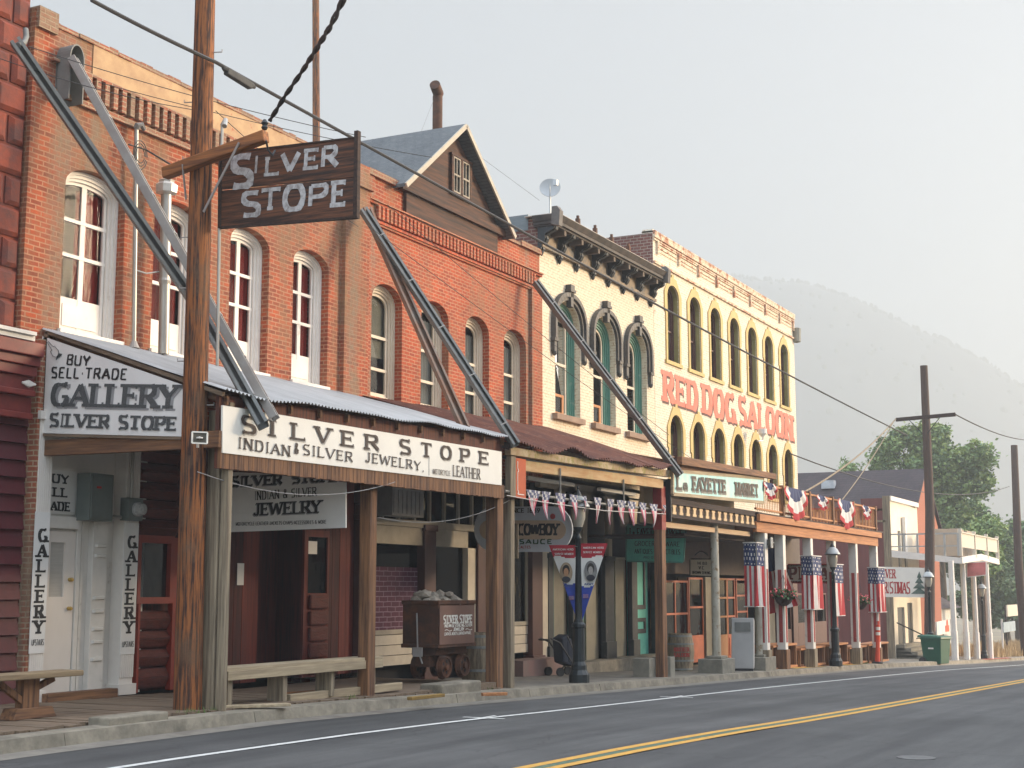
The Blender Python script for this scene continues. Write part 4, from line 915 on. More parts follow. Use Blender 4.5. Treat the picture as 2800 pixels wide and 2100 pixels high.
mb = MB(); a3, b3 = lay(c, u1(1172, 1300), .03), lay(c, u1(1172, 1300), .52); mb.bar(a3 + n * .003, b3 + n * .003, .01, .004); mb.build("panel_joint", GREYL, S1)
# gallery sign on the awning end (faces down the street)
GX = 15.14
S2, c, n = board("gallery_sign", "sloping white end sign reading BUY SELL TRADE GALLERY SILVER STOPE", [xv(101, 1184, GX), xv(509, 1194, GX), xv(509, 1056, GX), xv(106, 916, GX)], .03, SIGNGR)
def gp(px, py): return xv(px, py, GX - .003)
def gtext(mb, s, x0, x1, yb0, yb1, h, **k):
    a, b = gp(x0, yb0), gp(x1, yb1); a2 = gp(x0, yb0 - h); text(mb, s, a, b, (a2 - a).length, (-1, 0, 0), **k)
mb = MB(); sh = MB(); g2 = MB()
gtext(mb, "BUY", 181, 244, 998, 1003, 30, tv=.2, th=.14, serif=0, gap=.16)
gtext(mb, "SELL*TRADE", 139, 346, 1034, 1040, 31, tv=.2, th=.14, serif=0, gap=.16)
gtext(g2, "GALLERY", 139, 483, 1110, 1118, 62, tv=.26, th=.13, serif=.6, gap=.10)
gtext(sh, "GALLERY", 146, 490, 1116, 1124, 62, tv=.24, th=.09, serif=.6, gap=.10)
gtext(g2, "SILVER STOPE", 136, 482, 1167, 1179, 37, tv=.30, th=.16, serif=.6, gap=.12)
h0 = gp(133, 938); pts = [(131, 938), (133, 934), (147, 948), (150, 946), (160, 958), (163, 968), (155, 977), (146, 974), (139, 962), (143, 957)]
for (a, b) in zip(pts, pts[1:] + pts[:1]): g2.bar(gp(*a), gp(*b), .004, .008, up=(1, 0, 0))
for k in range(4): g2.bar(gp(155 + k * 4, 984 - k * 3 + 0), gp(162 + k * 2.5, 966 + k * 0.5), .004, .018, up=(1, 0, 0))
mb.build("lettering", BLACK, S2); g2.xform(Matrix.Translation((-.008, 0, 0))); g2.build("worn_lettering", DGREYL, S2); sh.build("letter_shadow", GREYL, S2)
# pilaster signs
for k, (pa, pb, y0, y1, ug) in enumerate(((86, 127, 1398, 1787, 1), (333, 372, 1428, 1790, 1))):
    xa, xb = X(pa, 1600, 15.1), X(pb, 1600, 15.1); z0, z1 = Z(pa, y1, 15.1), Z(pa, y0, 15.1)
    S, c, n = board("pilaster_sign", ("white vertical GALLERY UPSTAIRS sign on the pilaster left of the white door", "white vertical GALLERY UPSTAIRS sign on the pilaster below the electric meter")[k], [(xa, 15.085, z0), (xb, 15.085, z0), (xb, 15.085, z1), (xa, 15.085, z1)], .012, SIGNGR)
    mb = MB(); H = z1 - z0; lh = H * .094; zz = z1 - H * (.215 if k == 0 else .195)
    for i, ch in enumerate("GALLERY"):
        w_ = xb - xa; a = Vector((xa + w_ * .26, 15.083, zz - i * H * .108)); text(mb, ch, a, a + Vector((w_ * .55, 0, 0)), lh, (0, -1, 0), tv=.3, th=.15, serif=.6)
    a = Vector((xa + (xb - xa) * .12, 15.083, z0 + H * .055)); text(mb, "UPSTAIRS", a, a + Vector(((xb - xa) * .8, 0, 0)), .085, (0, -1, 0), tv=.1, th=.07, serif=0)
    mb.build("lettering", BLACK, S)
# small BUY SELL TRADE board over the door
xa, xb = X(127, 1340, 15.3), X(212, 1340, 15.3); z0, z1 = Z(170, 1402, 15.3), Z(170, 1282, 15.3)
xa -= .35
S, c, n = board("buy_sell_sign", "white BUY SELL TRADE board over the white gallery door", [(xa, 15.31, z0), (xb, 15.31, z0), (xb, 15.31, z1), (xa, 15.31, z1)], .015, SIGNGR, WHITE_G, trimw=.02)
mb = MB()
for s_, px0, px1, py in (("BUY", 118, 187, 1318), ("SELL", 98, 184, 1354), ("TRADE", 100, 191, 1393)):
    a, b = yv(px0, py, 15.30), yv(px1, py - 1, 15.30); b.z = a.z; text(mb, s_, a, b, .135, (0, -1, 0), tv=.3, th=.15, serif=.6)
mb.build("lettering", BLACK, S)
# sign hanging under awning across the walk
SX = 18.75
cc = [xv(626, 1455, SX), xv(945, 1443, SX), xv(945, 1300, SX), xv(626, 1291, SX)]
S, c, n = board("hanging_shop_sign", "white hanging sign reading SILVER STOPE INDIAN & SILVER JEWELRY in the shade under the awning", cc, .03, SIGNGR)
def hp(px, py): return xv(px, py, SX - .004)
def htext(mb, s, x0, x1, yb0, yb1, h, **k):
    a, b = hp(x0, yb0), hp(x1, yb1); a2 = hp(x0, yb0 - h); text(mb, s, a, b, (a2 - a).length, (-1, 0, 0), **k)
mb = MB(); sh = MB()
for q, o in ((mb, 0), (sh, 3)):
    htext(q, "SILVER", 634 - o, 773 - o, 1331 + o, 1325 + o, 28, tv=.32, th=.13, serif=.6, gap=.1); htext(q, "STOPE", 800 - o, 925 - o, 1322 + o, 1316 + o, 28, tv=.32, th=.13, serif=.6, gap=.1)
    htext(q, "JEWELRY", 694 - o, 878 - o, 1410 + o, 1402 + o, 34, tv=.26, th=.1, serif=.6, gap=.1)
htext(mb, "INDIAN & SILVER", 697, 867, 1368, 1356, 24, tv=.13, th=.08, serif=.3, gap=.14)
htext(mb, "MOTORCYCLE LEATHER JACKETS-CHAPS-ACCESSORIES & MORE", 646, 893, 1438, 1432, 10, tv=.13, th=.09, serif=0, gap=.14)
mb.xform(Matrix.Translation((-.008, 0, 0))); mb.build("lettering", BLACK, S); sh.build("letter_shadow", GREYL, S)
# ---------------- B2 awning (rusty) + storefront
T2 = thing("shop_awning", "rusted corrugated awning with peeling beams in front of the second brick building", "awning", (27.7, 13.5, 0))
mb = MB(); corr(mb, 23.42, 32.0, lambda x: 5.46 + (x - 23.4) * .025, lambda x: 4.36 + (x - 23.5) * .015, 15.19, 11.82, pitch=.12, amp=.022, wave=.13, jit=.25)
mb.build("metal_roof", RUSTR, T2, smooth=True)
mb = MB(); mb.bar((23.45, 11.9, 4.30), (23.45, 15.18, 5.36), .06, .12); mb.build("end_board", DARKW, T2)
PEEL = M("peeling_painted_beam", (.46, .38, .25), (.33, .22, .12), 3, rough=.85, bump=.4, c3=(.26, .22, .07), s3=7, lo3=.5, hi3=.6)
mb = MB(); mb.hexa([(23.6, 11.97, 4.17), (28.0, 11.97, 4.24), (28.0, 12.1, 4.24), (23.6, 12.1, 4.17), (23.6, 11.97, 4.32), (28.0, 11.97, 4.38), (28.0, 12.1, 4.38), (23.6, 12.1, 4.32)])
mb.hexa([(28.01, 11.99, 4.24), (31.95, 11.99, 4.34), (31.95, 12.1, 4.34), (28.01, 12.1, 4.24), (28.01, 11.99, 4.40), (31.95, 11.99, 4.50), (31.95, 12.1, 4.50), (28.01, 12.1, 4.40)]); mb.build("gutter_board", PEEL, T2, bevel=.01)
mb = MB(); mb.hexa([(24.1, 12.08, 3.93), (31.7, 12.08, 4.06), (31.7, 12.2, 4.06), (24.1, 12.2, 3.93), (24.1, 12.08, 4.13), (31.7, 12.08, 4.27), (31.7, 12.2, 4.27), (24.1, 12.2, 4.13)]); mb.build("lower_beam", M("orange_peeling_beam", (.50, .36, .20), (.40, .23, .10), 2, (.6, 5, 5), .85, bump=.35, c3=(.46, .42, .22), s3=2), T2, bevel=.01)
mb = MB(); mb.bar((23.6, 12.12, 4.14), (31.9, 12.12, 4.26), .05, .06); mb.build("conduit", IRON, T2)
mb = MB()
for (x0_, x1_) in ((25.4, 27.6), (29.0, 31.0)): mb = MB(); mb.box(x0_, x1_, 12.5, 12.6, 3.86, 3.93); mb.build("strip_light", WHITE_G, T2)
mb = MB(); mb.box(23.66, 23.86, 12.0, 12.12, 3.40, 4.16); mb.build("end_panel", GREYW, T2)
mb = MB(); mb.box(23.87, 24.28, 12.0, 12.1, 3.40, 4.14); mb.build("painted_panel", M("orange_red_panel", (.50, .11, .04), (.42, .09, .035), 2), T2)
mb = MB(); xs_ = [(23.93, 4.08), (23.93, 3.95), (23.97, 3.91), (23.93, 3.87), (23.93, 3.55), (23.97, 3.51), (23.93, 3.47), (24.2, 3.47)]
for a, b in zip(xs_, xs_[1:]): mb.bar((a[0], 11.995, a[1]), (b[0], 11.995, b[1]), .006, .014)
mb.build("panel_line", SIGNWH, T2)
mb = MB(); mb.tube([(23.5, 12.05, 3.50), (27.5, 12.05, 3.50), (31.6, 12.05, 3.545)], .028, 8)
for px in (1532, 1705): x = X(px, 1330, 12.05); mb.tube([(x, 12.05, 3.5), (x, 12.05, 4.1)], .022, 6)
mb.build("pipe_rail", M("dull_steel", (.22, .22, .20), (.18, .18, .17), 5, metal=.4, rough=.5), T2)
mb = MB(); x = 31.72; mb.box(x - .13, x + .13, 12.1, 12.3, zr(x) + .1, 4.1); mb.build("post", BRNW, T2, bevel=.012)
mb = MB(); zz = 3.1; mb.box(x - .135, x + .135, 12.09, 12.31, zz, 4.11); mb.build("painted_sleeve", M("dark_red_gloss", (.20, .015, .015), (.26, .02, .015), 3, rough=.45), T2)
mb = MB(); mb.box(31.95, 32.0, 12.0, 12.4, 3.3, 4.3); mb.build("end_frame", IRON, T2)
# pennants strung below the pipe: one string, 12 flags
P = thing("pennant_string", "string of twelve faded stars and stripes pennants under the rusty awning rail", "bunting", (27.6, 12, 3.4))
mb = MB(); mb.tube([(23.5, 12.0, 3.42), (25, 11.99, 3.38), (28, 11.99, 3.36), (31.6, 12.0, 3.46)], .008, 5); mb.build("cord", FWHITE, P)
pp = [(1440, 1478, 1408), (1483, 1505, 1420), (1520, 1546, 1424), (1557, 1578, 1420), (1592, 1604, 1400), (1622, 1646, 1430), (1660, 1680, 1434), (1688, 1712, 1432), (1718, 1738, 1437), (1748, 1766, 1437), (1775, 1798, 1440), (1810, 1822, 1408)]
for i, (a, b, yb) in enumerate(pp):
    py = 1334 + (a - 1440) * .115 + 4; x0_, x1_ = X(a, py, 12), X(b, py, 12); zt = Z(a, py, 12); z0_ = Z(a, yb, 12); xm = (x0_ + x1_) / 2 + R.uniform(-.03, .06)
    mb = MB()
    def fn(u, v, x0_=x0_, x1_=x1_, xm=xm, zt=zt, z0_=z0_, i=i): return (x0_ * (1 - v) * (1 - u) + x1_ * (1 - v) * u + xm * v, 12.0 + .05 * sin(v * 3 + i) * v + .015 * sin(u * 9 + i), zt + (z0_ - zt) * v)
    mb.sheet(fn, 9, 10, lambda u, v: (0 if (int(u * 9) + int(v * 20)) % 3 else 1) if v < .35 else (2 if int(u * 5) % 2 == 0 else 1)); mb.build("pennant", [FNAVY, FWHITE, FPINK], P)
# B2 storefront
SHOPC_SHADE = M('shaded_shop_cream', (.40, .35, .27), (.33, .29, .22), 4, rough=.6)  # cream paint darkened to deepen the shade under the awning
zb = zs(27)
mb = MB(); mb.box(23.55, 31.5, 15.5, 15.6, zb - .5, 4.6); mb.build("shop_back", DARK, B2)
def shopwin(parent, px0, px1, pyt, pyb, pybase, y, fmat, basemat, inner=DIM, fw=.09, ref=1600, transom=None):
    a, c = X(px0, ref, y), X(px1, ref, y); m = (px0 + px1) / 2; zt, z0_, zb_ = Z(m, pyt, y), Z(m, pyb, y), Z(m, pybase, y)
    f = MB(); wall(f, rect(a, c, z0_ - fw, zt + fw), [rect(a + fw, c - fw, z0_, zt)], y, .08); o = f.build("shop_window", fmat, parent)
    g = MB(); g.box(a + fw, c - fw, y + .04, y + .045, z0_, zt); g.build("pane", GLASS_D, o)
    if inner: g = MB(); g.box(a, c, y + .25, y + .27, z0_ - fw, zt + fw); g.build("backing", inner, o)
    if basemat:
        g = MB(); n_ = 3; h = (z0_ - fw - zb_) / n_
        for i in range(n_): g.box(a - .02, c + .02, y + .01 + .01 * (i == 1), y + .12, zb_ + i * h, zb_ + (i + 1) * h - .015)
        g.build("stall_riser", basemat, o)
    return o, a, c, z0_, zt
o, a, c, z0_, zt = shopwin(B2, 985, 1152, 1450, 1722, 1820, 15.25, SHOPC_SHADE, CREAMP)
g = MB(); g.box(a + .1, c - .1, 15.276, 15.278, z0_, z0_ + (zt - z0_) * .63); g.build("window_film", PURPLE, o)
g = MB(); g.box(a + (c - a) * .80, a + (c - a) * .93, 15.278, 15.282, Z(1128, 1612), Z(1128, 1578)); g.build("window_notice", SIGNGR, o)
o, a, c, z0_, zt = shopwin(B2, 1182, 1282, 1455, 1640, 1790, 15.25, SHOPC_SHADE, CREAMP)
for (p0, p1) in ((1150, 1181), (1297, 1318)):
    mb = MB(); a, c = X(p0, 1600), X(p1, 1600); mb.box(a, c, 15.10, 15.3, zb, 3.05); mb.box(a - .04, c + .04, 15.06, 15.3, zb, zb + .4); mb.box(a - .03, c + .03, 15.07, 15.3, 2.92, 3.05); mb.build("column", BROWNP, B2, bevel=.01)
mb = MB(); a, c = X(1275, 1600), X(1297, 1600); mb.box(a, c, 15.16, 15.3, zb, 3.0); mb.build("pilaster", CREAMP, B2)
o, a, c, z0_, zt = shopwin(B2, 1385, 1444, 1500, 1700, 1785, 15.22, SHOPC_SHADE, CREAMP, ref=1600)
mb = MB(); a, c = X(1446, 1600), X(1474, 1600); mb.box(a, c, 15.10, 15.3, zb - .2, 3.1); mb.box(a - .05, c + .05, 15.05, 15.3, zb - .2, zb + .32); mb.build("column", BROWNP, B2, bevel=.01)
mb = MB(); mb.box(X(1476, 1600), X(1489, 1600) + .1, 15.12, 15.3, zb - .2, 3.2); mb.build("pilaster", CREAMP, B2)
mb = MB(); mb.box(23.6, 31.5, 15.12, 15.3, 2.98, 3.12); mb.box(23.6, 31.5, 15.16, 15.3, 2.62, 2.98); mb.build("lintel", SHOPC_SHADE, B2)
mb = MB(); x = 23.7; mb.box(23.6, 31.5, 15.16, 15.26, 4.0, 4.08)
while x < 31.4: mb.box(x, x + .07, 15.18, 15.26, 3.12, 4.0); x += .62
mb.build("transom_frame", SHOPC_SHADE, B2)
g = MB(); g.box(23.7, 31.4, 15.24, 15.245, 3.12, 4.0); g.build("transom_glass", GLASS_D, B2)
mb = MB(); mb.box(24.0, 25.2, 14.75, 15.16, 3.15, 3.7)
for i in range(7): mb.box(24.04 + i * .165, 24.16 + i * .165, 14.735, 14.75, 3.2, 3.65)
mb.build("air_conditioner", GREYL, B2)
# concrete step in front
mb = MB(); mb.box(X(1398, 1790, 14.9), X(1508, 1790, 14.9), 14.6, 15.2, zr(29) - .1, zr(29) + .5); mb.build("entrance_step", M("pink_step", (.26, .15, .13), (.22, .17, .14), 2, bump=.2), B2)
# ---------------- B3 awning + market sign + storefront
T3 = thing("market_awning", "plank awning with thick wooden front beam over the market entrance", "awning", (35.6, 13.5, 0))
mb = MB(); mb.hexa([(32.35, 11.85, 4.66), (40.1, 11.85, 4.84), (40.1, 11.98, 4.84), (32.35, 11.98, 4.66), (32.35, 11.85, 4.86), (40.1, 11.85, 5.0), (40.1, 11.98, 5.0), (32.35, 11.98, 4.86)]); mb.build("front_beam", BRNWX, T3, bevel=.012)
mb = MB(); mb.hexa([(32.0, 12.0, 4.48), (39.3, 12.0, 4.76), (39.3, 12.1, 4.76), (32.0, 12.1, 4.48), (32.0, 12.0, 4.65), (39.3, 12.0, 4.85), (39.3, 12.1, 4.85), (32.0, 12.1, 4.65)]); mb.build("second_beam", BRNWX, T3)
mb = MB(); mb.hexa([(32.05, 12.0, 4.70), (39.2, 12.0, 4.86), (39.2, 15.18, 5.35), (32.05, 15.18, 5.35), (32.05, 12.0, 4.74), (39.2, 12.0, 4.92), (39.2, 15.18, 5.42), (32.05, 15.18, 5.42)]); mb.build("roof", BRNWX, T3)
mb = MB(); mb.box(32.0, 39.2, 12.02, 12.12, 3.72, 3.86); x = 32.2
mb.box(32.0, 39.2, 12.02, 12.12, 3.40, 3.48)
mb.box(32.0, 39.2, 12.08, 12.1, 3.48, 3.72); mb.build("spindle_rail", DARKW, T3); mb = MB()
while x < 38.4: mb.box(x, x + .25, 12.05, 12.08, 3.49, 3.55); mb.box(x + .04, x + .21, 12.05, 12.08, 3.55, 3.66); mb.box(x, x + .25, 12.05, 12.08, 3.66, 3.71); x += .47
mb.build("sunlit_gap_blocks", M("sunlit_gap_tone", (.70, .52, .30), (.6, .42, .24), 4, bump=0), T3)  # pale colour of these blocks stands in for sunlight between the dark rails
mb = MB(); mb.box(32.0, 38.6, 12.2, 12.4, 3.18, 3.30); mb.build("lit_beam", M("sunlit_beam_tone", (.62, .46, .28), (.55, .36, .22), 2, (.5, 4, 4)), T3)  # pale yellow colour stands in for sun on the beam
mb = MB(); mb.box(32.0, 38.8, 12.7, 12.8, 3.3, 4.3); mb.build("sunlit_wall_panel", M("sunlit_wall_tone", (.60, .46, .28), (.5, .36, .2), 1), T3)  # added panel, its warm colour standing in for a sunlit wall
mb = MB(); mb.box(34.2, 39.2, 12.5, 15.1, 3.06, 3.12); mb.build("ceiling", DARKW, T3)
for k, px in enumerate((1956, 2073)):
    b_ = zv(px, 1785 if k == 0 else 1790, .2); x = X(px, 1600, 12.25); zz = zr(x) + .17
    mb = MB(); mb.tube([(x, 12.25, zz + .38), (x, 12.25, 3.72)], [.115, .10], 12); mb.build("post", M("lichened_round_post", (.46, .44, .37), (.34, .31, .24), 4, (2, 2, .7), .85, bump=.3, c3=(.20, .13, .06), s3=6, lo3=.55, hi3=.66), T3, smooth=True)
    mb = MB(); mb.box(x - .45, x + .55, 11.95, 12.6, zz - .12, zz + .36); mb.box(x - .25, x + .28, 12.05, 12.45, zz + .36, zz + .43); mb.build("post_base", CONC2, T3, bevel=.015)
xq = 32.9; mb = MB(); mb.box(31.2, 31.62, 12.3, 12.7, zr(31) + .1, zr(31) + .58); mb.box(31.9, 32.2, 12.05, 12.5, zr(32) + .1, zr(32) + .62); mb.build("concrete_block", CONC2, T2, bevel=.012)
S, c, n = board("market_sign", "pale turquoise sign reading La FAYETTE MARKET between the rusty awning and the saloon balcony", [(31.95, 11.93, 3.94), (39.10, 11.93, 4.13), (39.12, 11.93, 4.80), (31.97, 11.93, 4.49)], .05, M("turquoise_board", (.40, .68, .65), (.34, .60, .58), 1.2, rough=.6, bump=.05, c3=(.62, .66, .54), s3=.8), GREYWX, trimw=.06)
def ms(px, py): q = yv(px, py, 11.93); return q + Vector((0, -.004, 0))
mb = MB(); sh = MB()
for s_, a, b, y0, y1, h in (("L", 1849, 1863, 1338, 1339, .34), ("a", 1866, 1880, 1338, 1339, .25), ("FAYETTE", 1892, 1984, 1341, 1349, .35), ("MARKET", 2010, 2072, 1352, 1357, .33)):
    for q, o in ((mb, 0), (sh, .045)):
        A_, B_ = ms(a, y0), ms(b, y1); A_ += Vector((o * 1.3, .001 if o else 0, -o)); B_ += Vector((o * 1.3, .001 if o else 0, -o))
        text(q, s_, A_, B_, h, (0, -1, 0), tv=.30, th=.16, serif=.6 if s_ not in 'a' else 0, gap=.1)
mb.xform(Matrix.Translation((0, -.009, 0))); mb.build("lettering", M("brown_black_letters", (.07, .055, .045), (.13, .11, .09), 12, bump=0), S); sh.build("letter_shadow", M("faded_letter_shadow", (.28, .27, .24), None, 9, bump=0), S)
zb = zs(34) + .25
mb = MB(); mb.box(31.55, 39.3, 15.6, 15.7, zb - .8, 4.6); mb.build("shop_back", DARK, B3)
mb = MB(); mb.box(31.55, 39.28, 15.2, 15.35, 4.2, 4.5); mb.build("fascia", CREAMP, B3)
mb = MB()
for (px0, px1) in ((1525, 1600), (1600, 1668), (1668, 1735), (1735, 1790)):
    a, c = X(px0, 1400), X(px1, 1400); z1_ = Z((px0 + px1) / 2, 1318); z0_ = 2.55
    wall(mb, rect(a, c, z0_, 4.25), [arch(a + .12, c - .12, z0_ + .01, 3.1, z1_ - .1, 2.0)], 15.2, .1)
mb.build("arcade", M("tan_arch_paint", (.52, .44, .32), (.44, .37, .26), 3, rough=.6), B3)
def strip(px0, px1, mat, name, y0=15.2, zt=2.6, py=1600, base=None, z0=None):
    mb = MB(); a, c = X(px0, py), X(px1, py); z = zb if z0 is None else z0
    mb.box(a, c, y0, y0 + .14, z, zt)
    if base: mb.box(a - .04, c + .04, y0 - .05, y0 + .1, z, z + .45); mb.box(a - .03, c + .03, y0 - .04, y0 + .1, zt - .12, zt)
    return mb.build(name, mat, B3, bevel=.008)
for (p0, p1, m, nme, y0, bs) in ((1490, 1504, GREEN_DK, "column", 15.1, 1), (1504, 1520, GREEN, "door_frame", 15.25, 0), (1521, 1556, BEIGE, "shutter_panel", 15.28, 0), (1557, 1573, GREEN_DK, "column", 15.1, 1), (1574, 1606, GREEN, "door_frame", 15.3, 0), (1610, 1643, BEIGE, "shutter_panel", 15.28, 0), (1644, 1668, GREEN_DK, "column", 15.08, 1), (1669, 1689, GREEN, "door_frame", 15.3, 0), (1690, 1718, BEIGE, "shutter_panel", 15.28, 0), (1719, 1734, GREEN_DK, "column", 15.1, 1), (1782, 1797, GREEN_DK, "column", 15.1, 1), (1798, 1806, CREAMP, "pilaster", 15.15, 0)):
    strip(p0, p1, m, nme, y0, base=bs)
d = strip(1735, 1780, TEAL, "door", 15.3)
a, c = X(1735, 1600), X(1780, 1600); mb = MB(); m_ = (a + c) / 2; w_ = (c - a) * .26
zA, zB, zC, zD = Z(1757, 1430), Z(1757, 1660), Z(1757, 1690), Z(1757, 1722)
for o_, i_ in ((arch(m_ - w_, m_ + w_, 0, 0, 1), None),): pass
def moulding(mb, out, inn, y):
    wall(mb, out, [inn], y, .03)
moulding(mb, rect(m_ - w_ - .06, m_ + w_ + .06, zB - .06, zA), rect(m_ - w_ + .06, m_ + w_ - .06, zB + .06, zA - .03), 15.27)
moulding(mb, rect(m_ - w_ - .06, m_ + w_ + .06, zD - .1, zC), rect(m_ - w_ + .06, m_ + w_ - .06, zD + .02, zC - .1), 15.27)
mb.build("door_moulding", GREEN_DK, d)
mb = MB(); mb.box(31.6, 39.3, 14.7, 15.25, zr(35) - .3, zb + .02); mb.build("plinth", CONC, B3)
# teal hanging sign
SX2 = 35.9
cc = [xv(1714, 1533, SX2), xv(1866, 1536, SX2), xv(1874, 1439, SX2), xv(1714, 1436, SX2)]
S, c, n = board("market_hanging_sign", "teal hanging sign for the market groceries, partly behind the red topped post", cc, .04, TEAL, M("teal_edge", (.12, .36, .32), None, 3), trimw=.025)
mb = MB()
put(mb, c, n, "La FAYETTE MARKET".upper().replace("LA", "La"), .05, .95, .66, .92, tv=.26, th=.12, serif=.5, gap=.1)
put(mb, c, n, "GROCERIES-WARE", .14, .93, .42, .56, tv=.12, th=.08, serif=0); put(mb, c, n, "ANTIQUES-COLLECTIBLES", .14, .95, .2, .34, tv=.12, th=.08, serif=0); put(mb, c, n, "AND OTHER", .3, .62, .07, .14, tv=.12, th=.08, serif=0)
mb.build("lettering", BLACK, S)
# cowboy sauce sign: board with rounded end
SX3 = 27.4
def p3(px, py): return xv(px, py, SX3)
S = thing("sauce_shop_sign", "grey hanging COWBOY SAUCE sign with rounded ends behind the lamp post", "sign", tuple(p3(1460, 1450)))
def capsule(x0, x1, yc, r, sq=1.0, n_=10):
    pts = []
    for i in range(n_ + 1): t = -pi / 2 + pi * i / n_; pts.append(p3(x1 - r * sq + r * sq * cos(t), yc - r * sin(t)))
    for i in range(n_ + 1): t = pi / 2 + pi * i / n_; pts.append(p3(x0 + r * sq + r * sq * cos(t), yc - r * sin(t)))
    return pts
mb = MB(); mb.poly(capsule(1296, 1565, 1447, 62, .85), (.05, 0, 0)); mb.build("board", M("blue_grey_board", (.52, .57, .62), (.58, .63, .67), 3, bump=.05), S)
mb = MB(); mb.poly([p + Vector((-.02, 0, 0)) for p in capsule(1312, 1548, 1449, 26, .9)], (.018, 0, 0)); mb.build("name_plate", M("tan_name_plate", (.62, .48, .33), (.55, .42, .29), 3), S)
def st(mb, s, a, b, y, h, **k):
    A_, B_ = p3(a, y) + Vector((-.024, 0, 0)), p3(b, y) + Vector((-.024, 0, 0)); T_ = p3(a, y - h); text(mb, s, A_, B_, (T_ - p3(a, y)).length, (-1, 0, 0), **k)
mb = MB(); st(mb, "COWBOY", 1418, 1528, 1464, 32, tv=.38, th=.3, serif=.5, gap=.05); st(mb, "SINCE 1869", 1388, 1478, 1402, 12, tv=.22, th=.14, serif=.5); mb.build("lettering", BLACK, S)
mb = MB(); st(mb, "SAUCE", 1422, 1510, 1488, 14, tv=.28, th=.2, serif=.5, gap=.25); mb.build("green_lettering", M("dark_green_paint", (.03, .09, .05), None, 4), S)
mb = MB(); st(mb, "SPECIALTIES", 1404, 1452, 1500, 8, tv=.2, th=.15, serif=0); mb.lathe(p3(1512, 1412) + Vector((-.01, 0, 0)), [(.06, -.006), (.06, .004)], 10, 'x'); mb.build("red_lettering", REDL2, S)
# weathered vertical board beside posts
S, c, n = board("vertical_board_sign", "narrow weathered pale board hanging beside the paired posts", [xv(1399, 1526, 25.5), xv(1416, 1527, 25.5), xv(1416, 1432, 25.5), xv(1399, 1430, 25.5)], .03, GREYW)
# ---------------- B4 balcony
T4 = thing("saloon_balcony", "orange wood balcony with slatted railing on red and white posts along the saloon", "balcony", (46.5, 13.6, 0))
BX0, BX1 = 38.6, 53.25
mb = MB(); mb.box(BX0, BX1 + .2, 11.9, 12.0, 3.60, 3.79); mb.build("upper_beam", ORWX, T4, bevel=.01)
mb = MB(); mb.box(BX0, BX1, 12.0, 12.12, 3.30, 3.59); mb.build("lower_beam", ORWX, T4, bevel=.01)
mb = MB(); mb.box(BX0, BX1, 12.12, 15.2, 3.62, 3.70); mb.build("deck", BRNWX, T4)
mb = MB(); mb.box(BX0, BX1, 11.95, 15.2, 3.80, 3.84)
mb.box(BX1 - .1, BX1 + .9, 11.97, 12.06, 3.80, 3.86); mb.build("deck_edge", DARKW, T4)
mb = MB(); mb.box(BX0, BX1, 12.0, 12.08, 4.62, 4.68); mb.box(BX0, BX1, 12.0, 12.06, 3.92, 3.97); x = BX0 + .05
while x < BX1: mb.box(x, x + .04, 12.03, 12.038, 3.88, 4.63); x += .16
mb.box(BX1 - .08, BX1, 12.08, 15.2, 4.62, 4.68); y = 12.15
while y < 15.2: mb.box(BX1 - .06, BX1 - .02, y, y + .045, 3.88, 4.63); y += .12
mb.build("railing", ORW, T4)
for px in (2142, 2215, 2278, 2334, 2394): 
    x = X(px, 1400, 12.0); mb = MB(); mb.box(x - .07, x + .07, 11.97, 12.1, 3.8, 4.74); mb.build("railing_post", BRNW, T4)
PX4 = [2054, 2137, 2213, 2277, 2337, 2393]
for i, px in enumerate(PX4):
    x = X(px, 1650, 12.15 if i else 12.5); zz = zr(x) + .17
    mb = MB(); mb.box(x - .13, x + .13, 12.02, 12.28, zz, 3.31); o = mb.build("post", WHITE_G, T4, bevel=.01)
    mb = MB(); mb.box(x - .06, x + .06, 12.008, 12.019, zz + .75, 2.3); mb.box(x - .142, x - .131, 12.09, 12.20, zz + .75, 2.3); mb.build("red_panel", M("faded_red_panel", (.36, .05, .045), (.26, .045, .04), 4, c3=(.4, .3, .26), s3=6, lo3=.62, hi3=.7), o)
    mb = MB(); mb.box(x - .17, x + .17, 11.98, 12.32, zz - .05, zz + .55); mb.build("post_base", BRNW if i % 2 else GREYW, o)
# buntings
def bunting(px, pyt, wpx, hpx, label):
    q = yv(px, pyt, 11.93); d_ = (q - Vector((0, 0, EZ))).dot(FW); w_ = wpx * d_ / FPX / .22; h = hpx * d_ / FPX
    t = thing("bunting", label, "bunting", tuple(q), 0, "red white and blue buntings on the balcony railing")
    mb = MB()
    def fn(u, v):
        a = pi * u; r = v; rr = .5 + .0
        x = -cos(a) * w_ / 2 * (.35 + .65 * r) ; z = -sin(a) * h * r
        fold = .05 * sin(u * 34) * v
        return (x * (1 if r > 0 else 1), -.02 + fold - .05 * v, z + .02 * sin(u * 34 + 1) * v)
    mb.sheet(fn, 44, 14, lambda u, v: 2 if v < .42 else (0 if v > .80 else 1)); mb.build("cloth", [FRED, FWHITE, FBLUE], t, local=True)
bunting(2101, 1320, 24, 46, "small bunting at the sign end of the balcony railing")
bunting(2172, 1336, 46, 86, "large bunting nearest the market sign on the balcony")
bunting(2244, 1355, 22, 40, "small bunting between the two large ones on the balcony")
bunting(2310, 1368, 38, 78, "large bunting second from the market sign on the balcony")
bunting(2365, 1383, 18, 38, "small bunting at the far end of the balcony railing")
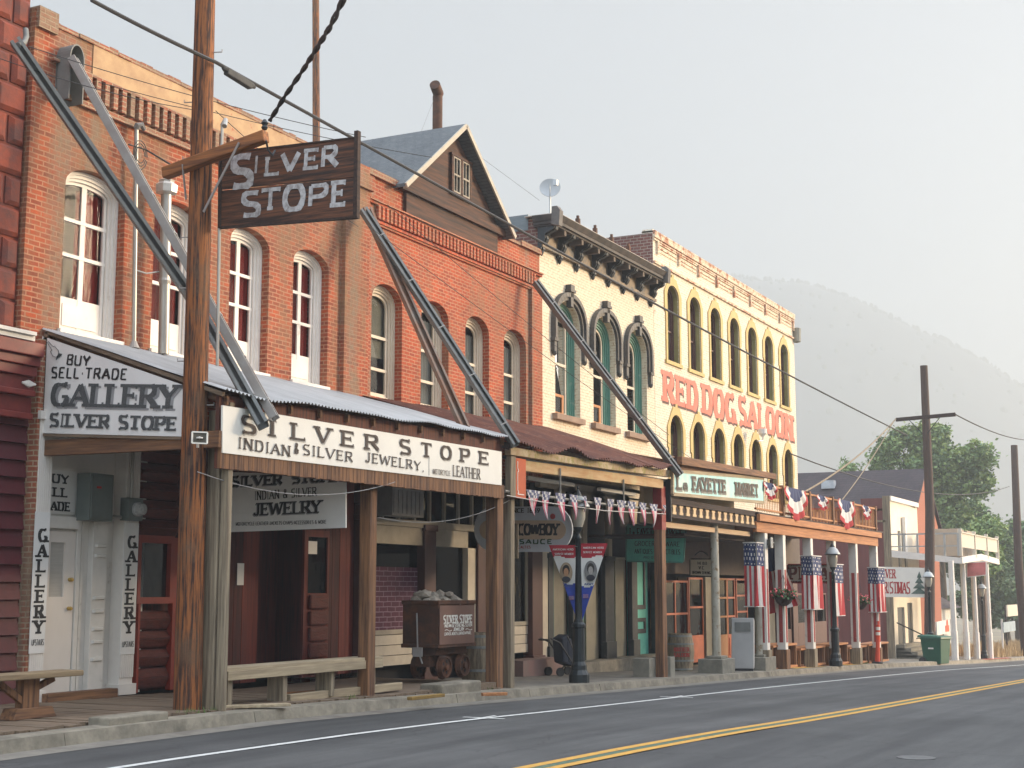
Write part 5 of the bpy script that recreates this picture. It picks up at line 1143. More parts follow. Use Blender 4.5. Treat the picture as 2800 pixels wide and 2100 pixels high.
# flags: a printed banner of stars over upright stripes
def flag_mesh(w_, h, seed, curl=.04):
    mb = MB()
    def fn(u, v): return (w_ * (u - .5), curl * sin(u * 11 + seed + v * 2) * (.3 + v) * .5, -h * v + .01 * sin(u * 6))
    def mf(u, v):
        if v < .36:
            vv = v / .36 * 5; uu = (u * 4 + (.5 if int(vv) % 2 else 0)) % 1; vv %= 1
            return 1 if abs(uu - .5) < .14 and abs(vv - .5) < .2 else 2
        return 0 if int(u * 5) % 2 == 0 else 1
    mb.sheet(fn, 24, 44, mf); mb.box(-w_ / 2 - .02, w_ / 2 + .02, -.02, .02, -.01, .02); mb.box(-w_ / 2 - .02, w_ / 2 + .02, -.02, .02, -h - .02, -h + .005)
    for k in range(12): mb.m[-1 - k] = 1
    return mb
def flag(px, py, hpx, rz, label, y=11.9, wm=.85, dx=0):
    q = yv(px, py, y); d_ = (q - Vector((0, 0, EZ))).dot(FW); h = hpx * d_ / FPX
    t = thing("flag_banner", label, "flag", tuple(q + Vector((dx, 0, 0))), rz, "stars and stripes banners on the balcony posts")
    flag_mesh(wm, h, px * .1).build("cloth", [FRED, FWHITE, FBLUE], t, local=True)
def flag_pair(px, pyt, pyb, l1_, l2_, wl=.34, wr_=.95):
    ax = yv(px, pyt, 11.93); d_ = (ax - Vector((0, 0, EZ))).dot(FW); h = (pyb - pyt) * d_ / FPX; G_ = "stars and stripes banners on the balcony posts"
    if l1_: t = thing("flag_banner", l1_, "flag", (ax.x, ax.y + wl / 2 + .02, ax.z), radians(-88), G_); flag_mesh(wl, h, px * .1, .05).build("cloth", [FRED, FWHITE, FBLUE], t, local=True)
    t = thing("flag_banner", l2_, "flag", (ax.x + wr_ / 2 + .02, ax.y, ax.z), radians(-2), G_); flag_mesh(wr_, h, px * .2, .07).build("cloth", [FRED, FWHITE, FBLUE], t, local=True)
flag_pair(2068, 1484, 1656, "shaded stars and stripes banner just left of the second round white post", "stars and stripes banner just right of the second round white post", .34, .55)
flag_pair(2221, 1520, 1664, "shaded near half of the flag pair on the post right of the flower basket", "sunlit half of the flag pair on the post right of the flower basket")
flag_pair(2279, 1543, 1682, None, "single sunlit banner directly right of the lamp post in front of the saloon", .3, 1.15)
flag_pair(2401, 1552, 1672, "shaded near half of the flag pair on the last balcony post", "sunlit half of the flag pair on the last balcony post", .36, 1.0)
fa = xv(2100, 1500, 41.5); t = thing("hanging_flag", "draped stars and stripes flag hanging in the shade behind the second round post", "flag", tuple(fa)); mb = MB()
mb.sheet(lambda u, v: (.25 * sin(u * 9) * v, -.9 * u * (.3 + .7 * v), -1.9 * v * (1 - .15 * u)), 16, 14, lambda u, v: 2 if v < .34 else (0 if int(u * 8) % 2 == 0 else 1)); mb.build("cloth", [FRED, FWHITE, FBLUE], t, local=True)
# B4 storefront
zb = zs(46) + .2
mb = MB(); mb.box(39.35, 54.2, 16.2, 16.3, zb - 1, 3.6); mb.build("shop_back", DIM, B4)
mb = MB(); mb.box(39.35, 54.25, 15.2, 15.4, 2.2, 4.05); mb.build("fascia", M("dim_brown_fascia", (.12, .09, .07), (.09, .07, .06), 3), B4)
mb = MB(); mb.box(39.35, 54.25, 14.6, 15.6, -1.6, zb - .1); mb.build("plinth", CONC, B4)
ORR = M("orange_red_frame", (.46, .11, .04), (.34, .08, .03), 4, rough=.5, bump=.05)
LAMPY = M("warm_glaze", (.40, .22, .09), (.10, .06, .045), 2.5, rough=.3, bump=0)
def bay(px0, px1, mat, cols, rows, name="shop_window", zt=2.1, z0_=None, back=None, panel=.0, y=15.22):
    a, c = X(px0, 1650), X(px1, 1650); z0_ = zb if z0_ is None else z0_; hs = []
    zz = z0_ + panel
    for i in range(cols):
        for j in range(rows): hs.append(rect(a + .06 + (c - a - .06) * i / cols, a + (c - a - .06) * (i + 1) / cols, zz + .06 + (zt - zz - .06) * j / rows, zz + (zt - zz - .06) * (j + 1) / rows))
    f = MB(); wall(f, rect(a, c, z0_, zt), hs, y, .06)
    if panel: f.box(a + .1, c - .1, y - .02, y, z0_ + .08, zz - .05)
    o = f.build(name, mat, B4); g = MB(); g.box(a + .05, c - .05, y + .03, y + .035, zz + .05, zt - .05); g.build("pane", GLASS_D, o)
    g = MB(); g.box(a, c, y + .35, y + .37, z0_, zt); g.build("backing", back or DIM, o)
    return o
bay(1812, 1884, ORR, 2, 2, zt=2.0, z0_=zb + .5, back=LAMPY); bay(1886, 1925, ORR, 1, 2, "door", panel=.75, back=DARK)
for a_, b_ in ((1926, 1948), (2120, 2128), (2165, 2178)):
    mb = MB(); mb.box(X(a_, 1650), X(b_, 1650), 15.15, 15.4, zb, 2.3); mb.build("pilaster", BEIGE if a_ == 1926 else BROWNP, B4)
bay(1966, 1990, M("tan_frame", (.42, .22, .11), (.36, .18, .09), 4), 1, 3, "door", panel=.7, back=LAMPY); bay(1991, 2012, ORR, 1, 3, "door", panel=.7, back=DIM)
bay(2016, 2046, ORR, 1, 3, panel=.9, back=SIGNGR); bay(2088, 2120, BEIGE, 1, 1, "shutter", panel=1.6); bay(2130, 2164, BROWNP, 1, 2, "door", panel=.7, back=LAMPY); bay(2180, 2260, BROWNP, 3, 1, panel=.9, back=LAMPY, zt=1.6)
# ================================================================ POLES, WIRES, BRACES
UP_ = thing("utility_pole", "thick weathered brown utility pole in the foreground with a short wooden crossarm", "pole", (15.22, 12.42, zs(15.2)))
pb = Vector((15.2, 12.42, zs(15.2))); ptop = yv(561, -60, 12.42)
mb = MB(); nseg = 14; pts = [pb.lerp(Vector((ptop.x, 12.42, ptop.z + 1.2)), i / nseg) for i in range(nseg + 1)]
mb.tube(pts, [.185 - .055 * i / nseg for i in range(nseg + 1)], 20); mb.build("pole", POLEW, UP_, smooth=True)
def poleat(z): k = (z - pb.z) / (ptop.z + 1.2 - pb.z); return pb.lerp(Vector((ptop.x, 12.42, ptop.z + 1.2)), k)
ca = poleat(7.4) + Vector((-.2, 0, 0)); a_ = xv(450, 475, ca.x); b_ = xv(728, 372, ca.x)
mb = MB(); mb.bar(a_, b_, .14, .16); mb.build("crossarm", ARMW, UP_, bevel=.02)
mb = MB(); mb.bar(a_.lerp(b_, .22) + Vector((-.08, 0, 0)), poleat(6.95) + Vector((-.15, .12, 0)), .012, .035); mb.bar(a_.lerp(b_, .78) + Vector((-.09, 0, 0)), poleat(6.75) + Vector((-.12, -.16, 0)), .012, .04); mb.build("arm_brace", GALVL, UP_)
for z, s in ((9.05, 1), (8.35, -1), (6.45, -1), (4.75, -1), (5.75, -1), (4.15, 1), (7.55, -1)):
    k = 0; p = poleat(z); d = Vector((.35 * s, -.95 * s, 0)).normalized() if 1 else 0
    q = p + d * .13; e = q + d * .13; mb = MB(); mb.tube([q, e, e + Vector((0, 0, .035))], .009, 5); mb.build("step_peg", GALVL, UP_)
cx_ = poleat(6).x
mb = MB(); pA, pB = poleat(7.6) + Vector((.1, -.2, 0)), poleat(4.4) + Vector((.13, -.2, 0))
mb.tube([yv(608, 340, 12.2), yv(600, 620, 12.2), yv(594, 1000, 12.2)], .022, 8); mb.tube([yv(608, 345, 12.2), yv(609, 330, 12.2) + Vector((0, -.05, 0)), yv(614, 345, 12.1)], .035, 8); mb.build("conduit", PIPE, UP_, smooth=True)
def horn(name, label, p, dirv, s=1, mat=None):
    t = thing(name, label, "loudspeaker", tuple(p)); d = Vector(dirv).normalized(); side = d.cross(Vector((0, 0, 1))).normalized(); up = side.cross(d)
    mb = MB(); 
    def ringp(c, w_, h): return [c + side * (w_ * sx) + up * (h * sy) for sx, sy in ((-1, -1), (1, -1), (1, 1), (-1, 1))]
    r0, r1 = ringp(p, .035 * s, .03 * s), ringp(p + d * .12 * s, .115 * s, .085 * s)
    mb.hexa(r0 + r1); mb.build("horn", M("horn_inside", (.10, .09, .07), None, 4), t)
    mb = MB()
    for i in range(4): mb.bar(r1[i] + d * .005, r1[(i + 1) % 4] + d * .005, .02 * s, .02 * s)
    mb.build("rim", SIGNWH, t)
    mb = MB(); mb.lathe(p + d * .125 * s, [(.05 * s, -.01), (.05 * s, .006), (.02 * s, .01)], 12); mb.tube([p - d * .08 * s, p + d * .13 * s], [.05 * s, .02 * s], 10); mb.tube([p + up * -.05 * s, p - up * .14 * s], .022 * s, 8); mb.build("driver", WHITE_G, t)
hp_ = yv(541, 1199, 12.1); horn("horn_speaker", "small square cream horn loudspeaker on the thick brown pole", hp_, (-.62, -.78, 0), .85)
# rear pole
t = thing("utility_pole", "slim tall wooden pole rising behind the brick buildings", "pole", (41.5, 28.7, 0))
q0, q1 = yv(865, 420, 28.7), yv(863, -80, 28.7); mb = MB(); mb.tube([(q0.x, 28.7, -1), (q0.x, 28.7, q0.z), q1], [.15, .135, .12], 12); mb.build("pole", POLEW, t, smooth=True)
# pole down the street
t = thing("utility_pole", "utility pole with crossarm behind the green bin", "pole", (65.8, 12.75, zs(65.8)))
q1 = yv(2526, 1000, 12.75); mb = MB(); mb.tube([(65.7, 12.75, zs(65.7)), (q1.x + .05, 12.75, (q1.z + zs(65)) / 2), q1], [.24, .21, .17], 14); pl_ = mb.build("pole", FARW, t, smooth=True)
ca = yv(2530, 1142, 12.5); mb = MB(); mb.bar((ca.x - .2, 13.75, ca.z - .05), (ca.x - .2, 11.15, ca.z + .05), .14, .16); mb.build("crossarm", DARKW, t)
mb = MB()
for s in (-1, 1): mb.bar((ca.x - .3, 12.5 + s * .7, ca.z - .05), (ca.x - .25, 12.5 + s * .1, ca.z - .75), .03, .03)
mb.build("arm_brace", IRON, t)
ARM2 = Vector((ca.x - .2, 13.75, ca.z)); ARM2R = Vector((ca.x - .2, 11.15, ca.z + .05))
t = thing("utility_pole", "dark utility pole at the right edge in front of the trees", "pole", (92, 12.6, zs(92)))
x_ = X(2778, 1400, 12.4); q1 = yv(2773, 1218, 12.4); mb = MB(); mb.tube([(x_ + 1.2, 12.4, zs(92)), (x_, 12.4, 3), q1], [.27, .25, .2], 12); mb.build("pole", FARW, t, smooth=True)
def wire(pts, r=.012, name="cable", label="", sag=0, n=16, mat=None):
    P_ = [Vector(p) for p in pts]
    if len(P_) == 2: a, b = P_; P_ = [a.lerp(b, i / n) - Vector((0, 0, sag * 4 * (i / n) * (1 - i / n))) for i in range(n + 1)]
    mb = MB(); mb.tube(P_, r, 6); o = mb.build(name, mat or WIREM); tag(o, label, "cable"); return o
c0 = yv(590, 170, 12.2)
e1 = yv(2480, 1190, 12.6)
wire([c0, e1], .026, label="thick black cable running down the street from the foreground pole to the far crossarm pole", sag=.12, n=30)
wire([yv(250, 0, 12.25), c0], .026, label="thick black cable leaving the foreground pole at the top left", sag=.02)
a = yv(618, 190, 12.2); b = yv(685, 232, 12.2)
mb = MB(); mb.bar(a - Vector((0, 0, .02)), b - Vector((0, 0, .02)), .09, .10); mb.tube([a - (b - a) * .15, a], [.02, .05], 8); mb.tube([b, b + (b - a) * .2], [.05, .02], 8)
tag(mb.build("splice_box", M("grey_black_splice", (.07, .07, .065), (.04, .04, .04), 8, bump=.2), bevel=.015), "dark splice enclosure hanging on the thick cable right of the foreground pole", "cable box")
bend = Vector((b_.x, 11.14, 6.12))
pts = [bend, bend + Vector((-.15, -.3, .35))]
A_ = xv(738, 330, b_.x); B_ = yv(830, 190, 9.9); C_ = yv(905, 70, 8.3); D_ = yv(950, -25, 7.2)
tw = [A_, yv(780, 262, 10.6), B_, yv(868, 130, 9.1), C_, D_]
for k in range(2):
    P_ = []
    for (p, q) in zip(tw, tw[1:]):
        for i in range(8): f = i / 8; P_.append(p.lerp(q, f))
    P_ = [p + Vector((.02 * cos(i * .9 + k * pi), .02 * sin(i * .9 + k * pi), 0)) for i, p in enumerate(P_)]
    wire(P_, .018, label=("black service cable twisting up from the crossarm end to the top edge", "second strand twisted round the service cable above the crossarm end")[k])
mb = MB(); mb.lathe(b_ + Vector((0, .03, .09)), [(.03, 0), (.045, .03), (.03, .06), (.05, .09), (.02, .14)], 10); tag(mb.build("insulator", IRON), "small dark spool insulator on the end of the wooden crossarm", "insulator")
wire([yv(728, 385, 11.1), yv(733, 410, 11.15), yv(745, 425, 11.2), yv(752, 412, 11.25)], .014, label="short curled cable drooping from the crossarm end over the burnt sign")
# thin wires
TW = [((80, 128), (1000, 375), 14.9, 12.5, "thin wire from the stone building across the cornice to the burnt sign"), ((270, 225), (1180, 430), 15.0, 12.3, "thin wire along the brick parapet toward the gable"),
      ((0, 160), (560, 305), 14.9, 13.6, "thin wire from the left edge to behind the foreground pole"), ((590, 303), (980, 620), 13.2, 14.6, "thin drop wire sloping from the pole behind the burnt sign"),
      ((1060, 560), (1830, 1190), 13.8, 12.4, "upper thin wire sloping across the orange brick facade"), ((1010, 620), (1960, 1300), 13.6, 12.3, "lower thin wire sloping across the orange brick facade")]
for (a, b, y0, y1, lb) in TW: wire([yv(a[0], a[1], y0), yv(b[0], b[1], y1)], .006, label=lb, sag=.08)
wire([yv(1220, 360, 17), yv(1475, 548, 17)], .004, label="very fine guy wire from the gable peak to the dish roof")
wire([yv(1140, 420 - 30, 20), yv(1185, 275, 19.5)], .004, label="very fine guy wire left of the stovepipe", mat=GREYL)
wire([ARM2R, yv(2860, 1200, 13.5)], .03, label="dark cable leaving the far crossarm toward the right edge", sag=.5)
wire([yv(2160, 1240, 13), yv(2760, 1330, 14)], .022, label="dark cable low across the hazy hill behind the saloon", sag=.9)
wire([ARM2, yv(2200, 1345, 12.3)], .03, label="upper drop cable from the far crossarm to the saloon balcony", sag=.25, mat=GREYW)
wire([ARM2 + Vector((0, .1, -.1)), yv(2300, 1370, 12.4)], .02, label="lower drop cable from the far crossarm to the saloon balcony", sag=.15, mat=GREYW)
wire([yv(1035, 1415, 12.3), yv(1440, 1340, 12.1)], .006, label="thin wire sagging below the silver awning between the posts", sag=.28, mat=GREYL)
wire([yv(540, 1290, 12.1), yv(1080, 1318, 12.0)], .006, label="thin wire sagging along the brown valance from the pole", sag=.25, mat=GREYL)
# diagonal metal braces tying parapet to awning: open channels
def channel(name, label, a, b, w_, d_, mat, mat2=None, upv=(0, -1, .3), straps=0, twist=0):
    a, b = Vector(a), Vector(b); t = thing(name, label, "brace", tuple(b)); dd = (b - a).normalized(); n = Vector(upv); n = (n - dd * n.dot(dd)).normalized(); s = dd.cross(n)
    mb = MB()
    mb.hexa([a - s * w_ / 2 - n * .006, a + s * w_ / 2 - n * .006, a + s * w_ / 2 + n * .006, a - s * w_ / 2 + n * .006, b - s * w_ / 2 - n * .006, b + s * w_ / 2 - n * .006, b + s * w_ / 2 + n * .006, b - s * w_ / 2 + n * .006])
    for k in (-1, 1):
        o = s * k * (w_ / 2); mb.hexa([a + o - s * .006, a + o + s * .006, a + o + s * .006 + n * d_, a + o - s * .006 + n * d_, b + o - s * .006, b + o + s * .006, b + o + s * .006 + n * d_, b + o - s * .006 + n * d_])
        o2 = o - s * k * .02 + n * d_; mb.hexa([a + o2 - s * .02 - n * .004, a + o2 + s * .02 - n * .004, a + o2 + s * .02 + n * .004, a + o2 - s * .02 + n * .004, b + o2 - s * .02 - n * .004, b + o2 + s * .02 - n * .004, b + o2 + s * .02 + n * .004, b + o2 - s * .02 + n * .004])
    mb.build("channel", mat, t)
    for i in range(straps):
        c = a.lerp(b, (i + .6) / straps) + n * (d_ + .006); mb = MB(); mb.bar(c - s * w_ / 2, c + s * w_ / 2, .02, .012, up=n); mb.build("strap", mat2 or GALVL, t)
    return t
def channel2(label, a, m, b, *r, **k):
    t = channel("roof_brace", label, a, m, *r, **k); k.pop('straps', 0); st_ = 3 if r[-1] is GALV else 0
    t2 = channel("lower_channel", label, m, b, *r, straps=st_, **k)
    off = Vector(t2.location) - Vector(t.location)
    for ch in list(t2.children): ch.parent = t; ch.location = off; ch.name = "channel" if ch.name.startswith("channel") else "strap"
    bpy.data.objects.remove(t2)
channel2("long grey metal channel brace from the stone building corner down to the silver awning sign", yv(42, 118, 14.95), yv(545, 850, 13.0), yv(722, 1172, 11.75), .14, .17, GALVD, upv=(-.75, -.5, .2))
channel2("paler strapped metal channel brace from the arched hood behind the pole", yv(190, 165, 14.95), yv(545, 800, 13.0), yv(742, 1150, 11.85), .16, .11, GALVL, GALV, upv=(.35, -.9, .3), straps=6)
channel("roof_brace", "rusty metal brace falling steeply from the pier to the silver awning edge", yv(1000, 575, 14.95), yv(1268, 1175, 12.5), .17, .10, GALVR, upv=(-.5, -.8, .2))
channel("roof_brace", "grey metal brace from the pier to the near end of the rusty awning", yv(992, 580, 14.9), yv(1408, 1222, 11.85), .14, .15, GALVD, upv=(-.6, -.6, .2), straps=5)
channel("roof_brace", "grey metal brace from the second brick building to the market sign", yv(1460, 775, 14.95), yv(1856, 1303, 11.8), .13, .16, GALVD, upv=(-.5, -.7, .2), straps=5)
# arched vent hood on B1 parapet
q = yv(172, 200, 15.2); zc_ = Z(205, 160, 14.9)
t = thing("roof_vent_hood", "arched dark sheet metal hood opening on the brick parapet at the top left", "vent hood", (q.x, 15, zc_)); mb = MB()
x0_, x1_ = X(188, 180, 14.95), X(188, 180, 14.95) + .30
o1 = arch(x0_, x1_, zc_ - .62, zc_ + .02, zc_ + .25, 2, 14); o2 = arch(x0_ + .02, x1_ - .02, zc_ - .62, zc_ + .02, zc_ + .23, 2, 14)
wall(mb, o1, [o2[:]] if 0 else [], 15.17, .01)
n_ = len(o1)
for i in range(1, n_ - 0):
    a, b = o1[i], o1[(i + 1) % n_]; c, d = o2[i], o2[(i + 1) % n_]
    mb.face([(a[0], 14.93, a[1]), (b[0], 14.93, b[1]), (b[0], 15.2, b[1]), (a[0], 15.2, a[1])]); mb.face([(c[0], 14.93, c[1]), (d[0], 14.93, d[1]), (d[0], 15.2, d[1]), (c[0], 15.2, c[1])]); mb.face([(a[0], 14.93, a[1]), (b[0], 14.93, b[1]), (d[0], 14.93, d[1]), (c[0], 14.93, c[1])])
mb.build("hood", GALVD, t, smooth=False)
q = yv(62, 110, 14.9); mb = MB(); mb.tube([yv(70, 80, 14.95), yv(72, 100, 14.9), yv(66, 116, 14.85), yv(50, 124, 14.8)], .04, 10); tag(mb.build("drain_elbow", GALVD, smooth=True), "bent grey drain elbow at the corner where stone and brick buildings meet", "drain pipe")
# flue with cap, conduit with weatherhead
def pip(name, label, px, pt, pbm, r, y, cat="pipe"):
    a, b = yv(px[0], pt, y), yv(px[1], pbm, y); t = thing(name, label, cat, tuple(b)); mb = MB(); mb.tube([b, b.lerp(a, .5), a], r, 14); mb.build("pipe", PIPE, t, smooth=True); return t, a, b
t, a, b = pip("vent_flue", "silver vent flue with octagonal cap standing before the second window", (455, 447), 528, 968, .085, 14.9)
mb = MB(); mb.lathe(a, [(.09, -.03), (.17, 0), (.18, .12), (.12, .17), (.13, .2), (.04, .24)], 8); mb.build("cap", M("bright_cap", (.62, .60, .56), None, 4, metal=.5, rough=.4), t)
mb = MB(); mb.lathe(a.lerp(b, .55), [(.09, -.05), (.1, 0), (.09, .04)], 14); mb.build("collar", PIPE, t)
t, a, b = pip("electric_mast", "thin galvanised conduit mast with weatherhead between the first two windows", (373, 366), 352, 950, .035, 15.05)
mb = MB(); mb.tube([a, a + Vector((0, -.02, .05)), a + Vector((.06, -.05, .07)), a + Vector((.12, -.06, .0))], [.05, .055, .05, .03], 8); mb.build("weatherhead", M("dull_grey_cap", (.2, .19, .18), None, 4), t)
for k in range(3):
    mb = MB(); c = yv(384, 415, 14.95); mb.tube([c + Vector((.0 + (.10 + .03 * k) * cos(s_ * .5), 0, -.05 + (.13 + .05 * k) * sin(s_ * .5))) for s_ in range(13)], .008, 5); mb.build("wire_loop", WIREM, t)
wire([yv(352, 395, 14.95), yv(400, 410, 14.9), yv(470, 452, 13.6)], .014, label="black cable from the coiled mast wires to the crossarm")
mb = MB(); mb.tube([yv(368, 738, 15.05), yv(400, 748, 15.0), yv(440, 742, 14.95)], .012, 6); mb.build("bracket", PIPE, t)
mb = MB(); mb.lathe(b, [(.09, -.01), (.06, .05), (.04, .1)], 12); mb.build("flashing_boot", GALVL, t)
# satellite dish
q = yv(1504, 516, 15.45); t = thing("satellite_dish", "round grey satellite dish on the corner of the bracketed cornice", "satellite dish", tuple(q)); mb = MB()
nrm = Vector((-.88, -.40, .25)).normalized(); s_ = nrm.cross(Vector((0, 0, 1))).normalized(); u_ = s_.cross(nrm)
r_ = .27; b0 = len(mb.v)
mb.sheet(lambda u, v: q + (s_ * cos(2 * pi * u) + u_ * sin(2 * pi * u) * .98) * (r_ * v) + nrm * (.06 * v * v), 28, 5)
mb.sheet(lambda u, v: q + (s_ * cos(2 * pi * u) + u_ * sin(2 * pi * u) * .98) * (r_ * (1 - v * .0)) + nrm * (.06 - .015 * v), 28, 1)
mb.build("reflector", M("dish_grey", (.40, .42, .43), (.36, .38, .39), 3, rough=.5), t, smooth=True)
mb = MB(); mb.tube([q - u_ * .26, q - u_ * .12 + nrm * .22, q + nrm * .26], .012, 6); mb.box(q.x - .2, q.x - .1, q.y - .28, q.y - .18, q.z + .02, q.z + .16); mb.build("feed_arm", GALV, t)
mb = MB(); mb.tube([q - nrm * .02, q + Vector((0, 0, -.25)), q + Vector((.0, 0, -.75))], .025, 8); mb.build("mast", GALV, t)
# big hanging burnt-wood sign over the kerb
HX = poleat(5).x + .12
cc = [xv(601, 620, HX), xv(969, 592, HX), xv(972, 376, HX), xv(603, 420, HX)]
S = thing("hanging_sign", "large burnt brown plank sign with faded SILVER STOPE lettering hanging off the pole", "sign", tuple((cc[0] + cc[2]) / 2))
n = Vector((-1, 0, 0)); mid0, mid1 = cc[0].lerp(cc[3], .49), cc[1].lerp(cc[2], .49)
mb = MB(); mb.poly([cc[0], cc[1], mid1, mid0], (.04, 0, 0)); mb.poly([mid0 + Vector((0, 0, .022)), mid1 + Vector((0, 0, .012)), cc[2], cc[3]], (.04, 0, 0)); mb.build("planks", SIGNW, S)
mb = MB(); mb.bar(cc[1] + Vector((0, -.03, -.03)), cc[2] + Vector((0, -.03, .08)), .06, .07); mb.bar(cc[0] + Vector((0, .0, -.02)), cc[3] + Vector((0, 0, .02)), .05, .03); mb.bar(cc[0] + Vector((.02, 0, -.01)), cc[1] + Vector((.02, 0, -.01)), .06, .03); mb.bar(cc[3] + Vector((.02, 0, .0)), cc[2] + Vector((.02, 0, .0)), .06, .02); mb.build("frame", DARKW, S)
def bp(px, py): return xv(px, py, HX - .004)
mb = MB()
BL = [("S", 627, 690, 520, 424), ("I", 690, 708, 478, 424), ("L", 722, 762, 483, 430), ("V", 768, 816, 474, 417), ("E", 829, 870, 466, 408), ("R", 876, 924, 462, 400),
      ("S", 657, 712, 597, 525), ("T", 712, 764, 577, 516), ("O", 772, 832, 581, 507), ("P", 840, 895, 570, 505), ("E", 905, 944, 568, 495)]
for ch, a, b, yb, yt in BL:
    A_, B_ = bp(a, yb), bp(b, yb - (b - a) * .09); T_ = bp(a, yt); text(mb, ch, A_, B_, (T_ - A_).length, n, tv=.20, th=.17, serif=.25 if ch in 'LTE' else 0)
mb.build("lettering", CHALK, S)
# electric panel and meter on the gallery front
a, c, z0, z1 = X(228, 1360, 15.1), X(293, 1360, 15.1), Z(260, 1425, 15.1), Z(260, 1296, 15.1)
t = thing("electrical_panel", "grey green electrical panel box mounted above the white door jamb", "electrical panel", (a, 15.2, z0)); mb = MB(); mb.box(a, c, 14.98, 15.24, z0, z1); mb.build("box", PANELG, t, bevel=.008)
mb = MB(); mb.box(a + .03, c - .03, 14.968, 14.98, z0 + .03, z1 - .03); mb.build("door", PANELG, t, bevel=.004); mb = MB(); mb.box(a + .13, a + .22, 14.962, 14.968, z1 - .22, z1 - .19); mb.build("warning_label", REDL2, t)
mb = MB(); mb.tube([(c, 15.1, z0 + .08), (X(345, 1410, 15.1), 15.1, z0 + .08)], .03, 8); mb.build("conduit", PIPE, t)
a, c, z0, z1 = X(338, 1390, 15.05), X(378, 1390, 15.05), Z(355, 1424, 15.05), Z(355, 1362, 15.05)
t = thing("electric_meter", "round glass electric meter on a grey box with conduit above", "meter", (a, 15.1, z0)); mb = MB(); mb.box(a, c, 14.95, 15.12, z0, z1); mb.build("box", PANELG, t, bevel=.008)
mb = MB(); mb.tube([((a + c) / 2, 15.05, z1), ((a + c) / 2, 15.05, 4.1)], .025, 8); mb.build("conduit", PIPE, t)
mb = MB(); m_ = (a + c) / 2 + .02; zz = (z0 + z1) / 2; mb.lathe((m_, 14.95, zz), [(.11, 0), (.11, -.04), (.09, -.06), (.085, -.13), (.06, -.15), (.01, -.155)], 18, 'y'); mb.build("dial", M("meter_glass", (.30, .31, .31), (.5, .5, .48), 30, rough=.15), t, smooth=True)
# ================================================================ STREET FURNITURE
def lamp(x, y, label):
    t = thing("street_lamp", label, "street lamp", (x, y, zs(x)), 0, "old style black street lamps along the kerb")
    mb = MB(); mb.lathe((0, 0, 0), [(.21, 0), (.21, .16), (.19, .2), (.165, .25), (.16, .34), (.125, .42), (.12, 1.08), (.145, 1.10), (.145, 1.16), (.10, 1.2), (.09, 1.26)], 12); mb.build("base", IRON, t, local=True)
    mb = MB(); mb.lathe((0, 0, 0), [(.075, 1.26), (.055, 2.86), (.07, 2.88), (.07, 2.92), (.045, 2.95), (.045, 3.02), (.09, 3.08), (.11, 3.12)], 14); mb.tube([(-.2, 0, 2.72), (.2, 0, 2.72)], .012, 6); mb.build("pole", IRON, t, local=True, smooth=True)
    mb = MB(); mb.lathe((0, 0, 0), [(.09, 3.12), (.15, 3.3), (.155, 3.5), (.14, 3.54)], 16); mb.build("lantern_glass", M("frosted_lamp_glass", (.38, .35, .28), (.32, .30, .25), 5, rough=.25, bump=0), t, local=True, smooth=True)
    mb = MB(); mb.lathe((0, 0, 0), [(.24, 3.53), (.24, 3.56), (.21, 3.6), (.16, 3.70), (.08, 3.76)], 20); mb.build("shade", M("pale_enamel_shade", (.42, .45, .44), (.38, .4, .4), 5, rough=.35), t, local=True, smooth=True)
    mb = MB(); mb.lathe((0, 0, 0), [(.25, 3.515), (.25, 3.535), (.2, 3.54)], 20); mb.lathe((0, 0, 0), [(.09, 3.76), (.05, 3.84), (.015, 3.90), (.03, 3.92), (.01, 3.96)], 10); mb.build("rim", IRON, t, local=True)
    return t
l1 = lamp(X(1583, 1800, 12.2) , 12.2, "black street lamp beside the triangular hero banners, nearest the camera")
L1P = Vector(l1.location)
for px, y, lb in ((2285, 11.93, "black street lamp in front of the saloon balcony"), (2547, 12.3, "black street lamp behind the green bin"), (2692, 12.3, "farthest black street lamp, among the white porch posts")):
    c_ = copy_tree(l1); x = X(px, 1790, y); c_.location = (x, y, zs(x)); c_['label'] = lb
